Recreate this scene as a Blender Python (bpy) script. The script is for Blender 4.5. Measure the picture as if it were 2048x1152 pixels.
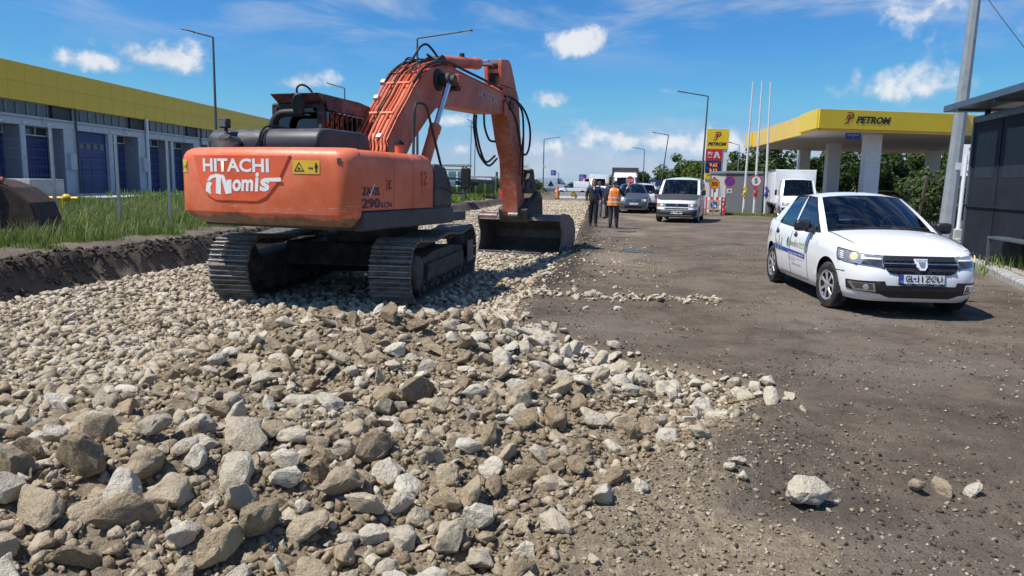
import bpy, bmesh, math, random
import numpy as np
from math import pi, sin, cos, radians, sqrt, atan2, tan
from mathutils import Vector, Matrix, noise as mnoise

for o in list(bpy.data.objects): bpy.data.objects.remove(o)
S = bpy.context.scene
COL = S.collection
random.seed(7); RNG = np.random.default_rng(7)

# ---------------------------------------------------------------- camera
cam = bpy.data.cameras.new('camera'); cam_o = bpy.data.objects.new('camera', cam); COL.objects.link(cam_o)
cam.sensor_width = 36; cam.lens = 26.0; cam.clip_end = 9000; cam.clip_start = .05
_p = math.atan(211/1479); _r = .018
_R0, _U0, _F = Vector((1,0,0)), Vector((0,sin(_p),cos(_p))), Vector((0,cos(_p),-sin(_p)))
_R = cos(_r)*_R0 + sin(_r)*_U0; _U = -sin(_r)*_R0 + cos(_r)*_U0
cam_o.matrix_world = Matrix(((_R.x,_U.x,-_F.x,0),(_R.y,_U.y,-_F.y,0),(_R.z,_U.z,-_F.z,1.6),(0,0,0,1)))
S.camera = cam_o

# ---------------------------------------------------------------- sun, sky, exposure
SUN_EL, SUN_AZ = radians(59), radians(250)          # azimuth clockwise from +Y (towards the sun)
sun_dir = Vector((sin(SUN_AZ)*cos(SUN_EL), cos(SUN_AZ)*cos(SUN_EL), sin(SUN_EL)))
sl = bpy.data.lights.new('sun', 'SUN'); sl.energy = 4.7; sl.angle = radians(.55); sl.color = (1.0, .955, .88)
so = bpy.data.objects.new('sun', sl); COL.objects.link(so); so.location = (0,0,30)
so.rotation_euler = sun_dir.to_track_quat('Z','Y').to_euler()
S.view_settings.view_transform = 'Standard'; S.view_settings.look = 'None'
S.view_settings.gamma = 1; S.view_settings.use_curve_mapping = False; S.view_settings.exposure = 0.30
S.render.engine = 'CYCLES'

def make_world():
    w = bpy.data.worlds.new('World'); S.world = w; w.use_nodes = True
    nt = w.node_tree; nt.nodes.clear(); N = nt.nodes.new; L = nt.links.new
    def math_(op, a, b=None, c=None, clamp=False):
        n = N('ShaderNodeMath'); n.operation = op; n.use_clamp = clamp
        for i, v in enumerate((a, b, c)):
            if v is None: continue
            if isinstance(v, (int, float)): n.inputs[i].default_value = v
            else: L(v, n.inputs[i])
        return n.outputs[0]
    def smooth(x, a, b):
        n = N('ShaderNodeMapRange'); n.interpolation_type = 'SMOOTHSTEP'
        L(x, n.inputs[0]); n.inputs[1].default_value = a; n.inputs[2].default_value = b
        return n.outputs[0]
    def mix(f, a, b):
        n = N('ShaderNodeMix'); n.data_type = 'RGBA'
        if isinstance(f, (int,float)): n.inputs[0].default_value = f
        else: L(f, n.inputs[0])
        for v, i in ((a,6),(b,7)):
            if isinstance(v, tuple): n.inputs[i].default_value = (*v, 1)
            else: L(v, n.inputs[i])
        return n.outputs[2]
    tc = N('ShaderNodeTexCoord'); D = tc.outputs['Generated']
    sky = N('ShaderNodeTexSky'); sky.sky_type = 'NISHITA'; sky.sun_disc = False
    sky.sun_elevation = SUN_EL; sky.sun_rotation = SUN_AZ
    sky.air_density = 1.0; sky.dust_density = .12; sky.ozone_density = 3.0; sky.altitude = 50
    hsv = N('ShaderNodeHueSaturation'); L(sky.outputs[0], hsv.inputs['Color'])
    hsv.inputs['Saturation'].default_value = 1.22; hsv.inputs['Value'].default_value = 1.0; hsv.inputs['Hue'].default_value = .498
    sep = N('ShaderNodeSeparateXYZ'); L(D, sep.inputs[0])
    X, Y, Z = sep.outputs
    az = math_('ARCTAN2', X, Y); el = math_('ARCSINE', Z)
    # cloud detail noise
    def noise(scale, detail, rough, vec, dist=0):
        n = N('ShaderNodeTexNoise'); n.inputs['Scale'].default_value = scale; n.inputs['Detail'].default_value = detail
        n.inputs['Roughness'].default_value = rough; n.inputs['Distortion'].default_value = dist; L(vec, n.inputs['Vector'])
        return n.outputs['Fac']
    n1 = noise(14, 7, .58, D, .3)
    n2 = noise(46, 5, .6, D)
    fine = math_('ADD', math_('MULTIPLY', n1, .72), math_('MULTIPLY', n2, .28))
    wn = N('ShaderNodeTexNoise'); wn.inputs['Scale'].default_value = 11; wn.inputs['Detail'].default_value = 4; L(D, wn.inputs['Vector'])
    ws = N('ShaderNodeSeparateColor'); L(wn.outputs['Color'], ws.inputs[0])
    azw = math_('ADD', az, math_('MULTIPLY', math_('SUBTRACT', ws.outputs[0], .5), .085)); elw = math_('ADD', el, math_('MULTIPLY', math_('SUBTRACT', ws.outputs[1], .5), .035))
    # single cumulus puffs: azimuth, elevation (degrees), half sizes, density
    blobs = [(4.7,10.0,3.0,1.5,1.3),(-25.0,7.9,4.6,1.9,1.45),(-28.6,7.2,3.6,1.0,1.2),(2.6,5.9,1.9,.95,1.1),(-16.2,6.9,2.6,.9,.95),(-29.8,15.5,3,.5,.5),(8.5,3.4,6.5,1.5,1.1),(15.5,3.2,6,1.3,.95),(3.5,2.6,5,1.2,.9),(-3.5,2.6,4,1.0,.8),(23,4.0,5,.9,.6),
             (35.5,9.6,6.5,2.2,1.05),(28.0,6.6,5,1.4,.8),(-4.5,4.7,3.4,.8,.9),(11.5,7.0,2.4,.6,.65),(19.5,13.4,2.4,1.0,.6),(30,11.5,5,1.5,.5),(-45,9,5,2,.9),(52,9,6,2,.8)]
    tot = None
    for a, e, wa, we, dn in blobs:
        dx = math_('MULTIPLY', math_('SUBTRACT', azw, radians(a)), 1/radians(wa))
        dy0 = math_('MULTIPLY', math_('SUBTRACT', elw, radians(e)), 1/radians(we))
        # flat bases: below the centre the falloff is quicker
        dy = math_('MULTIPLY', dy0, math_('SUBTRACT', 1.15, math_('MULTIPLY', math_('SIGN', dy0), .2)))
        r2 = math_('ADD', math_('MULTIPLY', dx, dx), math_('MULTIPLY', dy, dy))
        m = math_('MULTIPLY', math_('SUBTRACT', 1.0, math_('POWER', r2, .5)), dn)
        tot = m if tot is None else math_('MAXIMUM', tot, m)
    puff = smooth(math_('ADD', tot, math_('MULTIPLY', math_('SUBTRACT', fine, .5), 4.2)), .10, 1.05)
    # low banks of cloud all round the horizon
    sc = N('ShaderNodeCombineXYZ'); L(math_('MULTIPLY', az, 2.2), sc.inputs[0]); L(math_('MULTIPLY', el, 9.0), sc.inputs[1])
    nb = noise(3.2, 8, .6, sc.outputs[0], .2)
    band = math_('MULTIPLY', smooth(el, radians(7.2), radians(1.0)), 1.0)
    east = smooth(az, radians(-8), radians(3))
    bank = math_('MULTIPLY', smooth(math_('ADD', nb, math_('MULTIPLY', band, .24)), .50, .74), math_('MULTIPLY', band, math_('ADD', .45, math_('MULTIPLY', east, .5))))
    # thin high streaks
    sc2 = N('ShaderNodeCombineXYZ'); L(math_('ADD', math_('MULTIPLY', az, 2.0), math_('MULTIPLY', el, 1.8)), sc2.inputs[0]); L(math_('MULTIPLY', el, 8.0), sc2.inputs[1])
    nc = noise(2.6, 7, .62, sc2.outputs[0], .5)
    cir = math_('MULTIPLY', smooth(nc, .42, .74), math_('MULTIPLY', smooth(el, radians(7), radians(13)), .72))
    alpha = math_('MAXIMUM', math_('MAXIMUM', math_('MULTIPLY', puff, .92), math_('MULTIPLY', bank, .85)), cir, clamp=True)
    shade = smooth(math_('ADD', fine, math_('MULTIPLY', puff, .25)), .46, .86)
    ccol = mix(shade, (3.7, 4.3, 5.3), (6.3, 6.45, 6.7))
    tintn = N('ShaderNodeMix'); tintn.data_type='RGBA'; tintn.blend_type='MULTIPLY'; tintn.inputs[0].default_value=1; L(hsv.outputs[0],tintn.inputs[6]); tintn.inputs[7].default_value=(.40,.71,.95,1)
    dk = N('ShaderNodeMix'); dk.data_type='RGBA'; dk.blend_type='DARKEN'; dk.inputs[0].default_value=.85; L(tintn.outputs[2],dk.inputs[6]); dk.inputs[7].default_value=(2.1,3.65,5.6,1)
    out = mix(alpha, dk.outputs[2], ccol)
    bg = N('ShaderNodeBackground'); bg.inputs[1].default_value = .11; L(out, bg.inputs[0])
    o = N('ShaderNodeOutputWorld'); L(bg.outputs[0], o.inputs[0])
make_world()

# ---------------------------------------------------------------- helpers
def tag(o, label=None, cat=None, group=None, kind=None):
    if label: o['label'] = label
    if cat: o['category'] = cat
    if group: o['group'] = group
    if kind: o['kind'] = kind
    return o
def thing(name, label, cat, loc=(0,0,0), rz=0, group=None):
    o = bpy.data.objects.new(name, None); COL.objects.link(o); o.empty_display_size = .2
    o.location = loc; o.rotation_euler = (0,0,rz)
    return tag(o, label, cat, group)
def link(name, me, parent=None, mat=None):
    o = bpy.data.objects.new(name, me); COL.objects.link(o)
    if mat is not None:
        me.materials.clear()
        for m in (mat if isinstance(mat,(list,tuple)) else [mat]): me.materials.append(m)
    if parent is not None: o.parent = parent
    return o
KIDS = {}
def copy_tree(src, loc=None, rz=None, parent=None, label=None):
    c = src.copy(); COL.objects.link(c)
    if parent is not None: c.parent = parent
    if loc is not None: c.location = loc
    if rz is not None: c.rotation_euler = (0,0,rz)
    if label: c['label'] = label
    for ch in [o for o in list(bpy.data.objects) if o.parent == src]:
        copy_tree(ch, parent=c)
    return c

class MB:
    def __init__(s): s.v=[]; s.f=[]; s.m=[]; s.mi=0
    def add(s, V, F, T=None):
        b=len(s.v)
        for p in V:
            p=Vector(p); s.v.append(tuple(T@p) if T else tuple(p))
        for f in F: s.f.append([b+i for i in f]); s.m.append(s.mi)
        return s
    def box(s, c, d, R=None, T=None):
        x,y,z=[k/2 for k in d]
        V=[(-x,-y,-z),(x,-y,-z),(x,y,-z),(-x,y,-z),(-x,-y,z),(x,-y,z),(x,y,z),(-x,y,z)]
        M=Matrix.Translation(c)@(R.to_4x4() if R else Matrix())
        if T: M=T@M
        return s.add(V,[(3,2,1,0),(4,5,6,7),(0,1,5,4),(1,2,6,5),(2,3,7,6),(3,0,4,7)],M)
    def span(s,a,b):
        a,b=Vector(a),Vector(b); return s.box((a+b)/2,[abs(k) for k in (b-a)])
    def cyl(s,p0,p1,r0,r1=None,n=10,cap=True):
        p0,p1=Vector(p0),Vector(p1); r1=r0 if r1 is None else r1
        return s.tube([p0,p1],[r0,r1],n,cap)
    def tube(s,path,r,n=8,cap=True,closed=False):
        P=[Vector(p) for p in path]; k=len(P)
        R=r if isinstance(r,(list,tuple)) else [r]*k
        V=[];F=[]; up=None
        for i in range(k):
            d=(P[min(i+1,k-1)]-P[max(i-1,0)]).normalized()
            if up is None:
                up=d.orthogonal().normalized()
            else:
                up=(up-d*up.dot(d)); up=up.normalized() if up.length>1e-6 else d.orthogonal().normalized()
            b=d.cross(up)
            for j in range(n):
                t=2*pi*j/n; V.append(P[i]+(up*cos(t)+b*sin(t))*R[i])
        for i in range(k-1):
            for j in range(n):
                a=i*n+j; c=i*n+(j+1)%n; F.append((a,c,c+n,a+n))
        if cap: F.append(tuple(range(n))[::-1]); F.append(tuple((k-1)*n+j for j in range(n)))
        return s.add(V,F)
    def prism(s,poly,a,b,axis='x'):
        # polygon in the two other axes, extruded from a to b
        n=len(poly); V=[]
        for h in (a,b):
            for (u,w) in poly:
                V.append({'x':(h,u,w),'y':(u,h,w),'z':(u,w,h)}[axis])
        F=[tuple(range(n))[::-1],tuple(range(n,2*n))]+[(i,(i+1)%n,n+(i+1)%n,n+i) for i in range(n)]
        return s.add(V,F)
    def lathe(s,prof,n=20,axis='z',c=(0,0,0),cap=True):
        V=[];F=[];k=len(prof)
        for (r,h) in prof:
            for j in range(n):
                t=2*pi*j/n
                q={'z':(r*cos(t),r*sin(t),h),'x':(h,r*cos(t),r*sin(t)),'y':(r*sin(t),h,r*cos(t))}[axis]
                V.append(Vector(q)+Vector(c))
        for i in range(k-1):
            for j in range(n):
                a=i*n+j;b=i*n+(j+1)%n; F.append((a,b,b+n,a+n))
        shut=prof[0]==prof[-1] or not cap
        if prof[0][0]>1e-4 and not shut: F.append(tuple(range(n))[::-1])
        if prof[-1][0]>1e-4 and not shut: F.append(tuple((k-1)*n+j for j in range(n)))
        return s.add(V,F)
    def grid(s,fn,nu,nv):
        V=[fn(i/nu,j/nv) for j in range(nv+1) for i in range(nu+1)]
        F=[(j*(nu+1)+i,j*(nu+1)+i+1,(j+1)*(nu+1)+i+1,(j+1)*(nu+1)+i) for j in range(nv) for i in range(nu)]
        return s.add(V,F)
    def build(s,name,mat,parent=None,smooth=35,bevel=0,seg=2,fix=True,solid=0,loc=None,rz=None):
        me=bpy.data.meshes.new(name); me.from_pydata(s.v,[],s.f)
        if fix:
            bm=bmesh.new(); bm.from_mesh(me); bmesh.ops.recalc_face_normals(bm,faces=bm.faces); bm.to_mesh(me); bm.free()
        for m in (mat if isinstance(mat,(list,tuple)) else [mat]): me.materials.append(m)
        if isinstance(mat,(list,tuple)) and len(mat)>1: me.polygons.foreach_set('material_index',s.m)
        if smooth:
            me.shade_smooth(); me.set_sharp_from_angle(angle=radians(smooth))
        o=link(name,me,parent)
        if solid:
            md=o.modifiers.new('solid','SOLIDIFY'); md.thickness=solid; md.offset=-1
        if bevel:
            md=o.modifiers.new('bevel','BEVEL'); md.width=bevel; md.segments=seg; md.limit_method='ANGLE'; md.angle_limit=radians(30); md.harden_normals=False
        if loc is not None: o.location=loc
        if rz is not None: o.rotation_euler=(0,0,rz)
        return o

# ---------------------------------------------------------------- materials
MATS={}
def newmat(name):
    m=bpy.data.materials.new(name); m.use_nodes=True; nt=m.node_tree; nt.nodes.clear()
    o=nt.nodes.new('ShaderNodeOutputMaterial'); b=nt.nodes.new('ShaderNodeBsdfPrincipled'); nt.links.new(b.outputs[0],o.inputs[0])
    return m,nt,b
def nz(nt,scale,detail=4,rough=.55,vec=None,dist=0):
    n=nt.nodes.new('ShaderNodeTexNoise'); n.inputs['Scale'].default_value=scale; n.inputs['Detail'].default_value=detail
    n.inputs['Roughness'].default_value=rough; n.inputs['Distortion'].default_value=dist
    if vec is not None: nt.links.new(vec,n.inputs['Vector'])
    return n.outputs['Fac']
def coord(nt,kind='Object',scale=None):
    t=nt.nodes.new('ShaderNodeTexCoord').outputs[kind]
    if scale:
        mp=nt.nodes.new('ShaderNodeMapping'); mp.inputs['Scale'].default_value=scale; nt.links.new(t,mp.inputs[0]); t=mp.outputs[0]
    return t
def ramp(nt,x,a,b,smooth=True):
    n=nt.nodes.new('ShaderNodeMapRange'); n.interpolation_type='SMOOTHSTEP' if smooth else 'LINEAR'
    nt.links.new(x,n.inputs[0]); n.inputs[1].default_value=a; n.inputs[2].default_value=b; return n.outputs[0]
def mixc(nt,f,a,b,blend='MIX'):
    n=nt.nodes.new('ShaderNodeMix'); n.data_type='RGBA'; n.blend_type=blend
    if isinstance(f,(int,float)): n.inputs[0].default_value=f
    else: nt.links.new(f,n.inputs[0])
    for v,i in ((a,6),(b,7)):
        if isinstance(v,tuple): n.inputs[i].default_value=(*v[:3],1)
        else: nt.links.new(v,n.inputs[i])
    return n.outputs[2]
def mth(nt,op,a,b=None,clamp=False):
    n=nt.nodes.new('ShaderNodeMath'); n.operation=op; n.use_clamp=clamp
    for i,v in enumerate((a,b)):
        if v is None: continue
        if isinstance(v,(int,float)): n.inputs[i].default_value=v
        else: nt.links.new(v,n.inputs[i])
    return n.outputs[0]
def bump(nt,b,h,strength=.3,dist=.02):
    n=nt.nodes.new('ShaderNodeBump'); n.inputs['Strength'].default_value=strength; n.inputs['Distance'].default_value=dist
    nt.links.new(h,n.inputs['Height']); nt.links.new(n.outputs[0],b.inputs['Normal'])
def attr(nt,name,out='Fac'):
    n=nt.nodes.new('ShaderNodeAttribute'); n.attribute_name=name; return n.outputs[out]
def mat(name,col,rough=.6,metal=0,var=.12,scale=6,bmp=0,bscale=40,spec=.5,coat=0,dirt=None,dscale=3,damt=.5,emit=None,est=1):
    """plain surface with grain: colour wanders by var, dirt = second colour in patches"""
    if name in MATS: return MATS[name]
    m,nt,b=newmat(name); v=coord(nt)
    n=nz(nt,scale,5,.6,v)
    lo=tuple(c*(1-var) for c in col); hi=tuple(min(1,c*(1+var)) for c in col)
    c=mixc(nt,ramp(nt,n,.3,.7),lo,hi)
    if dirt:
        d=ramp(nt,nz(nt,dscale,7,.68,v),.62-damt*.35,.78-damt*.2); c=mixc(nt,d,c,dirt)
        r=mth(nt,'ADD',mth(nt,'MULTIPLY',d,.8-rough if rough<.8 else 0),rough); nt.links.new(r,b.inputs['Roughness'])
    else: b.inputs['Roughness'].default_value=rough
    nt.links.new(c,b.inputs['Base Color']); b.inputs['Metallic'].default_value=metal
    b.inputs['Specular IOR Level'].default_value=spec; b.inputs['Coat Weight'].default_value=coat; b.inputs['Coat Roughness'].default_value=.08
    if bmp: bump(nt,b,nz(nt,bscale,5,.6,v),bmp,.02)
    if emit: b.inputs['Emission Color'].default_value=(*emit,1); b.inputs['Emission Strength'].default_value=est
    MATS[name]=m; return m
def glassmat(name,tint,refl=1.0,alpha=.35):
    m=bpy.data.materials.new(name); m.use_nodes=True; nt=m.node_tree; nt.nodes.clear()
    o=nt.nodes.new('ShaderNodeOutputMaterial'); t=nt.nodes.new('ShaderNodeBsdfTransparent'); t.inputs[0].default_value=(*tint,1)
    g=nt.nodes.new('ShaderNodeBsdfGlossy'); g.inputs['Roughness'].default_value=.02; g.inputs[0].default_value=(.95,.97,1,1)
    f=nt.nodes.new('ShaderNodeFresnel'); f.inputs[0].default_value=1.5
    mx=nt.nodes.new('ShaderNodeMixShader')
    nt.links.new(mth(nt,'MULTIPLY',f.outputs[0],refl,True),mx.inputs[0]); nt.links.new(t.outputs[0],mx.inputs[1]); nt.links.new(g.outputs[0],mx.inputs[2]); nt.links.new(mx.outputs[0],o.inputs[0])
    MATS[name]=m; return m

FONTS={}
def text_mesh(body,size=1,shear=0,bold=0,align='LEFT',sx=1,space=1):
    cu=bpy.data.curves.new('t','FONT'); cu.body=body; cu.size=size; cu.shear=shear; cu.offset=bold; cu.align_x=align; cu.resolution_u=3; cu.space_character=space
    ob=bpy.data.objects.new('t',cu); COL.objects.link(ob)
    bpy.context.view_layer.update()
    dg=bpy.context.evaluated_depsgraph_get(); me=bpy.data.meshes.new_from_object(ob.evaluated_get(dg))
    bpy.data.objects.remove(ob); bpy.data.curves.remove(cu)
    if sx!=1:
        for v in me.vertices: v.co.x*=sx
    return me
def text_on(name,body,fn,mat_,parent,w=None,h=None,**k):
    """flat lettering laid on a surface: fn(u,v)->point; text is fitted to width w / height h, left bottom at 0,0"""
    me=text_mesh(body,**k); xs=[v.co.x for v in me.vertices]; ys=[v.co.y for v in me.vertices]
    x0,x1,y0,y1=min(xs),max(xs),min(ys),max(ys)
    sx=(w/(x1-x0)) if w else 1; sy=(h/(y1-y0)) if h else sx
    if not w: sx=sy
    # split long edges so the letters follow a curved surface
    for v in me.vertices: v.co=Vector(fn((v.co.x-x0)*sx,(v.co.y-y0)*sy))
    me.name=name
    return link(name,me,parent,mat_)
def planar(o,ux,uy):
    o,ux,uy=Vector(o),Vector(ux),Vector(uy)
    return lambda u,v:o+ux*u+uy*v
def flat_on(name,polys,fn,mat_,parent):
    """flat printed shape(s): polygons in (u,v) put through fn"""
    b=MB()
    for p in polys: b.add([fn(u,v) for u,v in p],[tuple(range(len(p)))])
    return b.build(name,mat_,parent,smooth=0,fix=False)
def circ(cx,cy,r,n=20,a0=0,a1=2*pi): return [(cx+r*cos(a0+(a1-a0)*i/n),cy+r*sin(a0+(a1-a0)*i/n)) for i in range(n)]
def ring_polys(cx,cy,r0,r1,n=24):
    return [[(cx+r0*cos(a),cy+r0*sin(a)),(cx+r1*cos(a),cy+r1*sin(a)),(cx+r1*cos(b),cy+r1*sin(b)),(cx+r0*cos(b),cy+r0*sin(b))] for a,b in ((2*pi*i/n,2*pi*(i+1)/n) for i in range(n))]
def lerp(a,b,t): return a+(b-a)*t
def interp(x,xs,ys): return float(np.interp(x,xs,ys))
def catmull(pts,n=6):
    P=[Vector(p) for p in pts]; out=[]
    for i in range(len(P)-1):
        a=P[max(i-1,0)];b=P[i];c=P[i+1];d=P[min(i+2,len(P)-1)]
        for k in range(n):
            t=k/n; out.append(.5*((2*b)+(c-a)*t+(2*a-5*b+4*c-d)*t*t+(3*b-a-3*c+d)*t**3))
    out.append(P[-1]); return out
A8=radians(8); C8,S8=cos(A8),sin(A8)
def sr2xy(s,r): return (s*C8+r*S8, -s*S8+r*C8)
# ================================================================ the ground
def _hash(ix,iy,seed):
    h=(ix*374761393+iy*668265263+seed*974634077)&0xffffffff
    h=((h^(h>>13))*1274126177)&0xffffffff
    return ((h^(h>>16))&0xffff)/65535.0
def vnoise(x,y,seed=0):
    ix=np.floor(x).astype(np.int64); iy=np.floor(y).astype(np.int64); fx=x-ix; fy=y-iy
    fx=fx*fx*(3-2*fx); fy=fy*fy*(3-2*fy)
    a=_hash(ix,iy,seed);b=_hash(ix+1,iy,seed);c=_hash(ix,iy+1,seed);d=_hash(ix+1,iy+1,seed)
    return (a*(1-fx)+b*fx)*(1-fy)+(c*(1-fx)+d*fx)*fy
def fbm(x,y,sc,oct=4,seed=0,g=.5):
    t=0;a=1;n=0
    for i in range(oct):
        t=t+a*(vnoise(x*sc,y*sc,seed+i)-.5); n+=a; a*=g; sc*=2.03
    return t/n*2          # about -1..1
def sstep(x,a,b):
    t=np.clip((x-a)/(b-a),0,1); return t*t*(3-2*t)
def right_edge(r):      # right limit of the stone bed (across), measured along the road
    return np.interp(r,[0,2.4,3.5,4.5,5.5,6.1,6.6,7.1,8.3,10,16,22,40,60,75],[-.55,-.3,.0,.55,1.1,1.15,.3,-.6,-1.15,-1.3,-1.15,-1.2,-1.7,-2.25,-2.6])
BED_L=-9.65; BED_END=70.
def fields(x,y):
    """height and surface weights at points (numpy arrays)"""
    s=x*C8-y*S8; r=x*S8+y*C8
    n1=fbm(x,y,.9,4,1); n2=fbm(x,y,3.1,4,11); n3=fbm(x,y,9,3,21)
    re=right_edge(r)+.22*n1+.10*n2
    le=BED_L+.18*n1+.10*n2+.30*fbm(x,y,.45,2,17)
    inb=sstep(s,le-.25,le+.18)*(1-sstep(s,re-.35,re+.12))*(1-sstep(r,BED_END-4,BED_END+2))
    # road and verge
    z=.018*n1+.010*n2
    verge=sstep(s,-10.2,-25.0)*0
    bank=np.where(s<-9.9,.06+.50*np.clip((-9.9-s)/15,0,1)**.8,0)*1.0
    z=z+bank*(1-inb)+ (s<-9.5)*.05*n2*(1-inb)
    # dark clods heaped along the left and right lip of the cut
    lipL=np.exp(-((s-(le-.35))/.35)**2); lipR=np.exp(-((s-(re+.25))/.28)**2)*sstep(r,9,12)*(1-sstep(r,50,60))
    z=z+lipL*(.07+.10*np.abs(n2)+.05*n3)+lipR*(.02+.07*np.abs(n2)+.03*n3)
    deep=-.20-.27*(1-sstep(s,-9.3,-8.3))+.03*n1
    ramp_=sstep(r,2,9.)
    deep=np.where(r<10.5, deep*lerp(.35,1,ramp_), deep)
    deep=deep+.11*sstep(r,22,50)+.045*n2+.035*fbm(x,y,1.6,3,87)
    # rubble heap in the foreground
    def bump2(cx,cy,sx,sy,rot=0):
        dx=x-cx;dy=y-cy;c_,s_=np.cos(rot),np.sin(rot); a=(dx*c_+dy*s_)/sx; b=(-dx*s_+dy*c_)/sy
        return np.exp(-(a*a+b*b))
    heap=.47*bump2(-1.35,6.25,1.45,1.2,.1)+.24*bump2(-.2,6.0,1.1,1.2)+.20*bump2(-1.3,3.9,2.2,1.1)+.10*bump2(.55,5.0,1.0,1.1)+.16*bump2(-2.3,3.2,1.3,.9)+.13*bump2(-.25,8.6,.9,1.0)
    hm=np.clip(heap*6,0,1)*(np.hypot(x,y)<12); heap=heap*(1+.25*n1)+.05*n2*hm+hm*(.030*np.maximum(0,fbm(x,y,12,3,81))+.018*np.maximum(0,fbm(x,y,27,2,83)))
    z=z*(1-inb)+deep*inb+heap
    # ripples of wheel tracks on the dirt road
    onroad=(1-inb)*sstep(s,re,re+.6)*(1-sstep(s,9,11))
    tr=0
    for c0,w in ((.15,.16),(1.15,.2),(2.35,.2),(3.9,.22),(5.3,.2)):
        cc=c0+.25*np.sin(r*.25+c0*3)+.0*r
        tr=tr+np.exp(-((s-cc)/w)**2)*(-.018+.008*np.sin(r*34+8*(s-cc)))
    tread=np.exp(-((s-(.30+(10.9-r)*.55))/.30)**4)*sstep(r,8.2,8.8)*(1-sstep(r,11,11.6))+np.exp(-((s-(2.0+.1*(r-9)))/.22)**4)*sstep(r,3,5)*(1-sstep(r,9,11))*.5
    z=z+onroad*(tr*(.6+.4*n1)+tread*(.020*np.sin(r*42+14*np.abs(s-(.30+(10.9-r)*.55)))+.02*n2))
    z=z+onroad*(.006*n3+(np.hypot(x,y)<14)*(.0075*fbm(x,y,21,3,97)+.005*np.maximum(0,fbm(x,y,48,2,99))))
    sand=np.clip(sstep(fbm(x,y,1.3,4,31)+1.15*bump2(.0,3.6,1.25,1.6)+.85*bump2(.9,4.9,1.0,1.0)-.4,0,.6),0,1)*(1-sstep(r,6.5,8.5))
    sand=np.maximum(sand,.9*inb*(1-sstep(r,9,10.5))*sstep(fbm(x,y,1.1,3,41),-.35,.2))
    far_sand=sstep(fbm(x,y*.5,.5,4,51),.15,.5)*onroad*sstep(r,12,16)*np.exp(-((s-.8)/1.6)**2)*.8
    grass=sstep(s+.9*n1+.3*n2,-11.0,-11.9)
    grass=np.maximum(grass,0)
    grey=sstep(s-.15*r,4.4,5.2)*sstep(r,8,10)*(1-sstep(r,22,28))*.7   # pale gravel by the kerb
    return z,dict(inb=inb,sand=np.clip(np.maximum(sand,far_sand),0,1),grass=grass,lip=np.clip(lipL+lipR,0,1),grey=grey),s,r
def ground_z(x,y):
    return float(fields(np.array([float(x)]),np.array([float(y)]))[0][0])

def build_ground():
    az=np.radians(np.concatenate([np.linspace(-178,-50,26)[:-1],np.linspace(-50,50,700),np.linspace(50,178,26)[1:]]))
    rad=np.concatenate([np.linspace(.4,2.2,6)[:-1],np.geomspace(2.2,13,330)[:-1],np.geomspace(13,70,200)[:-1],np.geomspace(70,5000,30)])
    A,Rr=np.meshgrid(az,rad); x=(Rr*np.sin(A)).ravel(); y=(Rr*np.cos(A)).ravel()
    z,f,s,r=fields(x,y)
    far=sstep(np.hypot(x,y),120,400); z=z*(1-far)+(-.05)*far*0+z*0*far+.3*far*(s<-9)
    na=len(az); nr=len(rad); idx=np.arange(na*nr).reshape(nr,na)
    q=np.stack([idx[:-1,:-1],idx[:-1,1:],idx[1:,1:],idx[1:,:-1]],-1).reshape(-1,4)
    cs=s[q].mean(1); cr=r[q].mean(1)
    re=right_edge(cr)
    inb=f['inb'][q].mean(1)
    heap_zone=(cr<9.5)&(cs>-9.9)&(cs<re+.2)
    bed=(inb>.5)|heap_zone
    road=(~bed)&(cs>-9.6)&(cs<11)&(cr<400)
    verge=(~bed)&(~road)
    co=np.stack([x,y,z],1)
    out=[]
    for name,mask,m in (('stone_bed',bed,ground_mat()),('dirt_road',road,ground_mat()),('ground',verge,ground_mat())):
        fq=q[mask]; u,inv=np.unique(fq,return_inverse=True); inv=inv.reshape(-1,4)
        me=bpy.data.meshes.new(name); me.vertices.add(len(u)); me.vertices.foreach_set('co',co[u].ravel())
        nf=len(inv); me.loops.add(nf*4); me.loops.foreach_set('vertex_index',inv.ravel().astype(np.int32))
        me.polygons.add(nf); me.polygons.foreach_set('loop_start',np.arange(nf,dtype=np.int32)*4)
        me.polygons.foreach_set('use_smooth',np.ones(nf,bool)); me.update(calc_edges=True)
        for k in ('inb','sand','grass','lip','grey'):
            a=me.attributes.new(k,'FLOAT','POINT'); a.data.foreach_set('value',f[k][u].astype(np.float32))
        o=link(name,me,None,m); tag(o,kind='structure')
        out.append(o)
    return out
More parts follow.
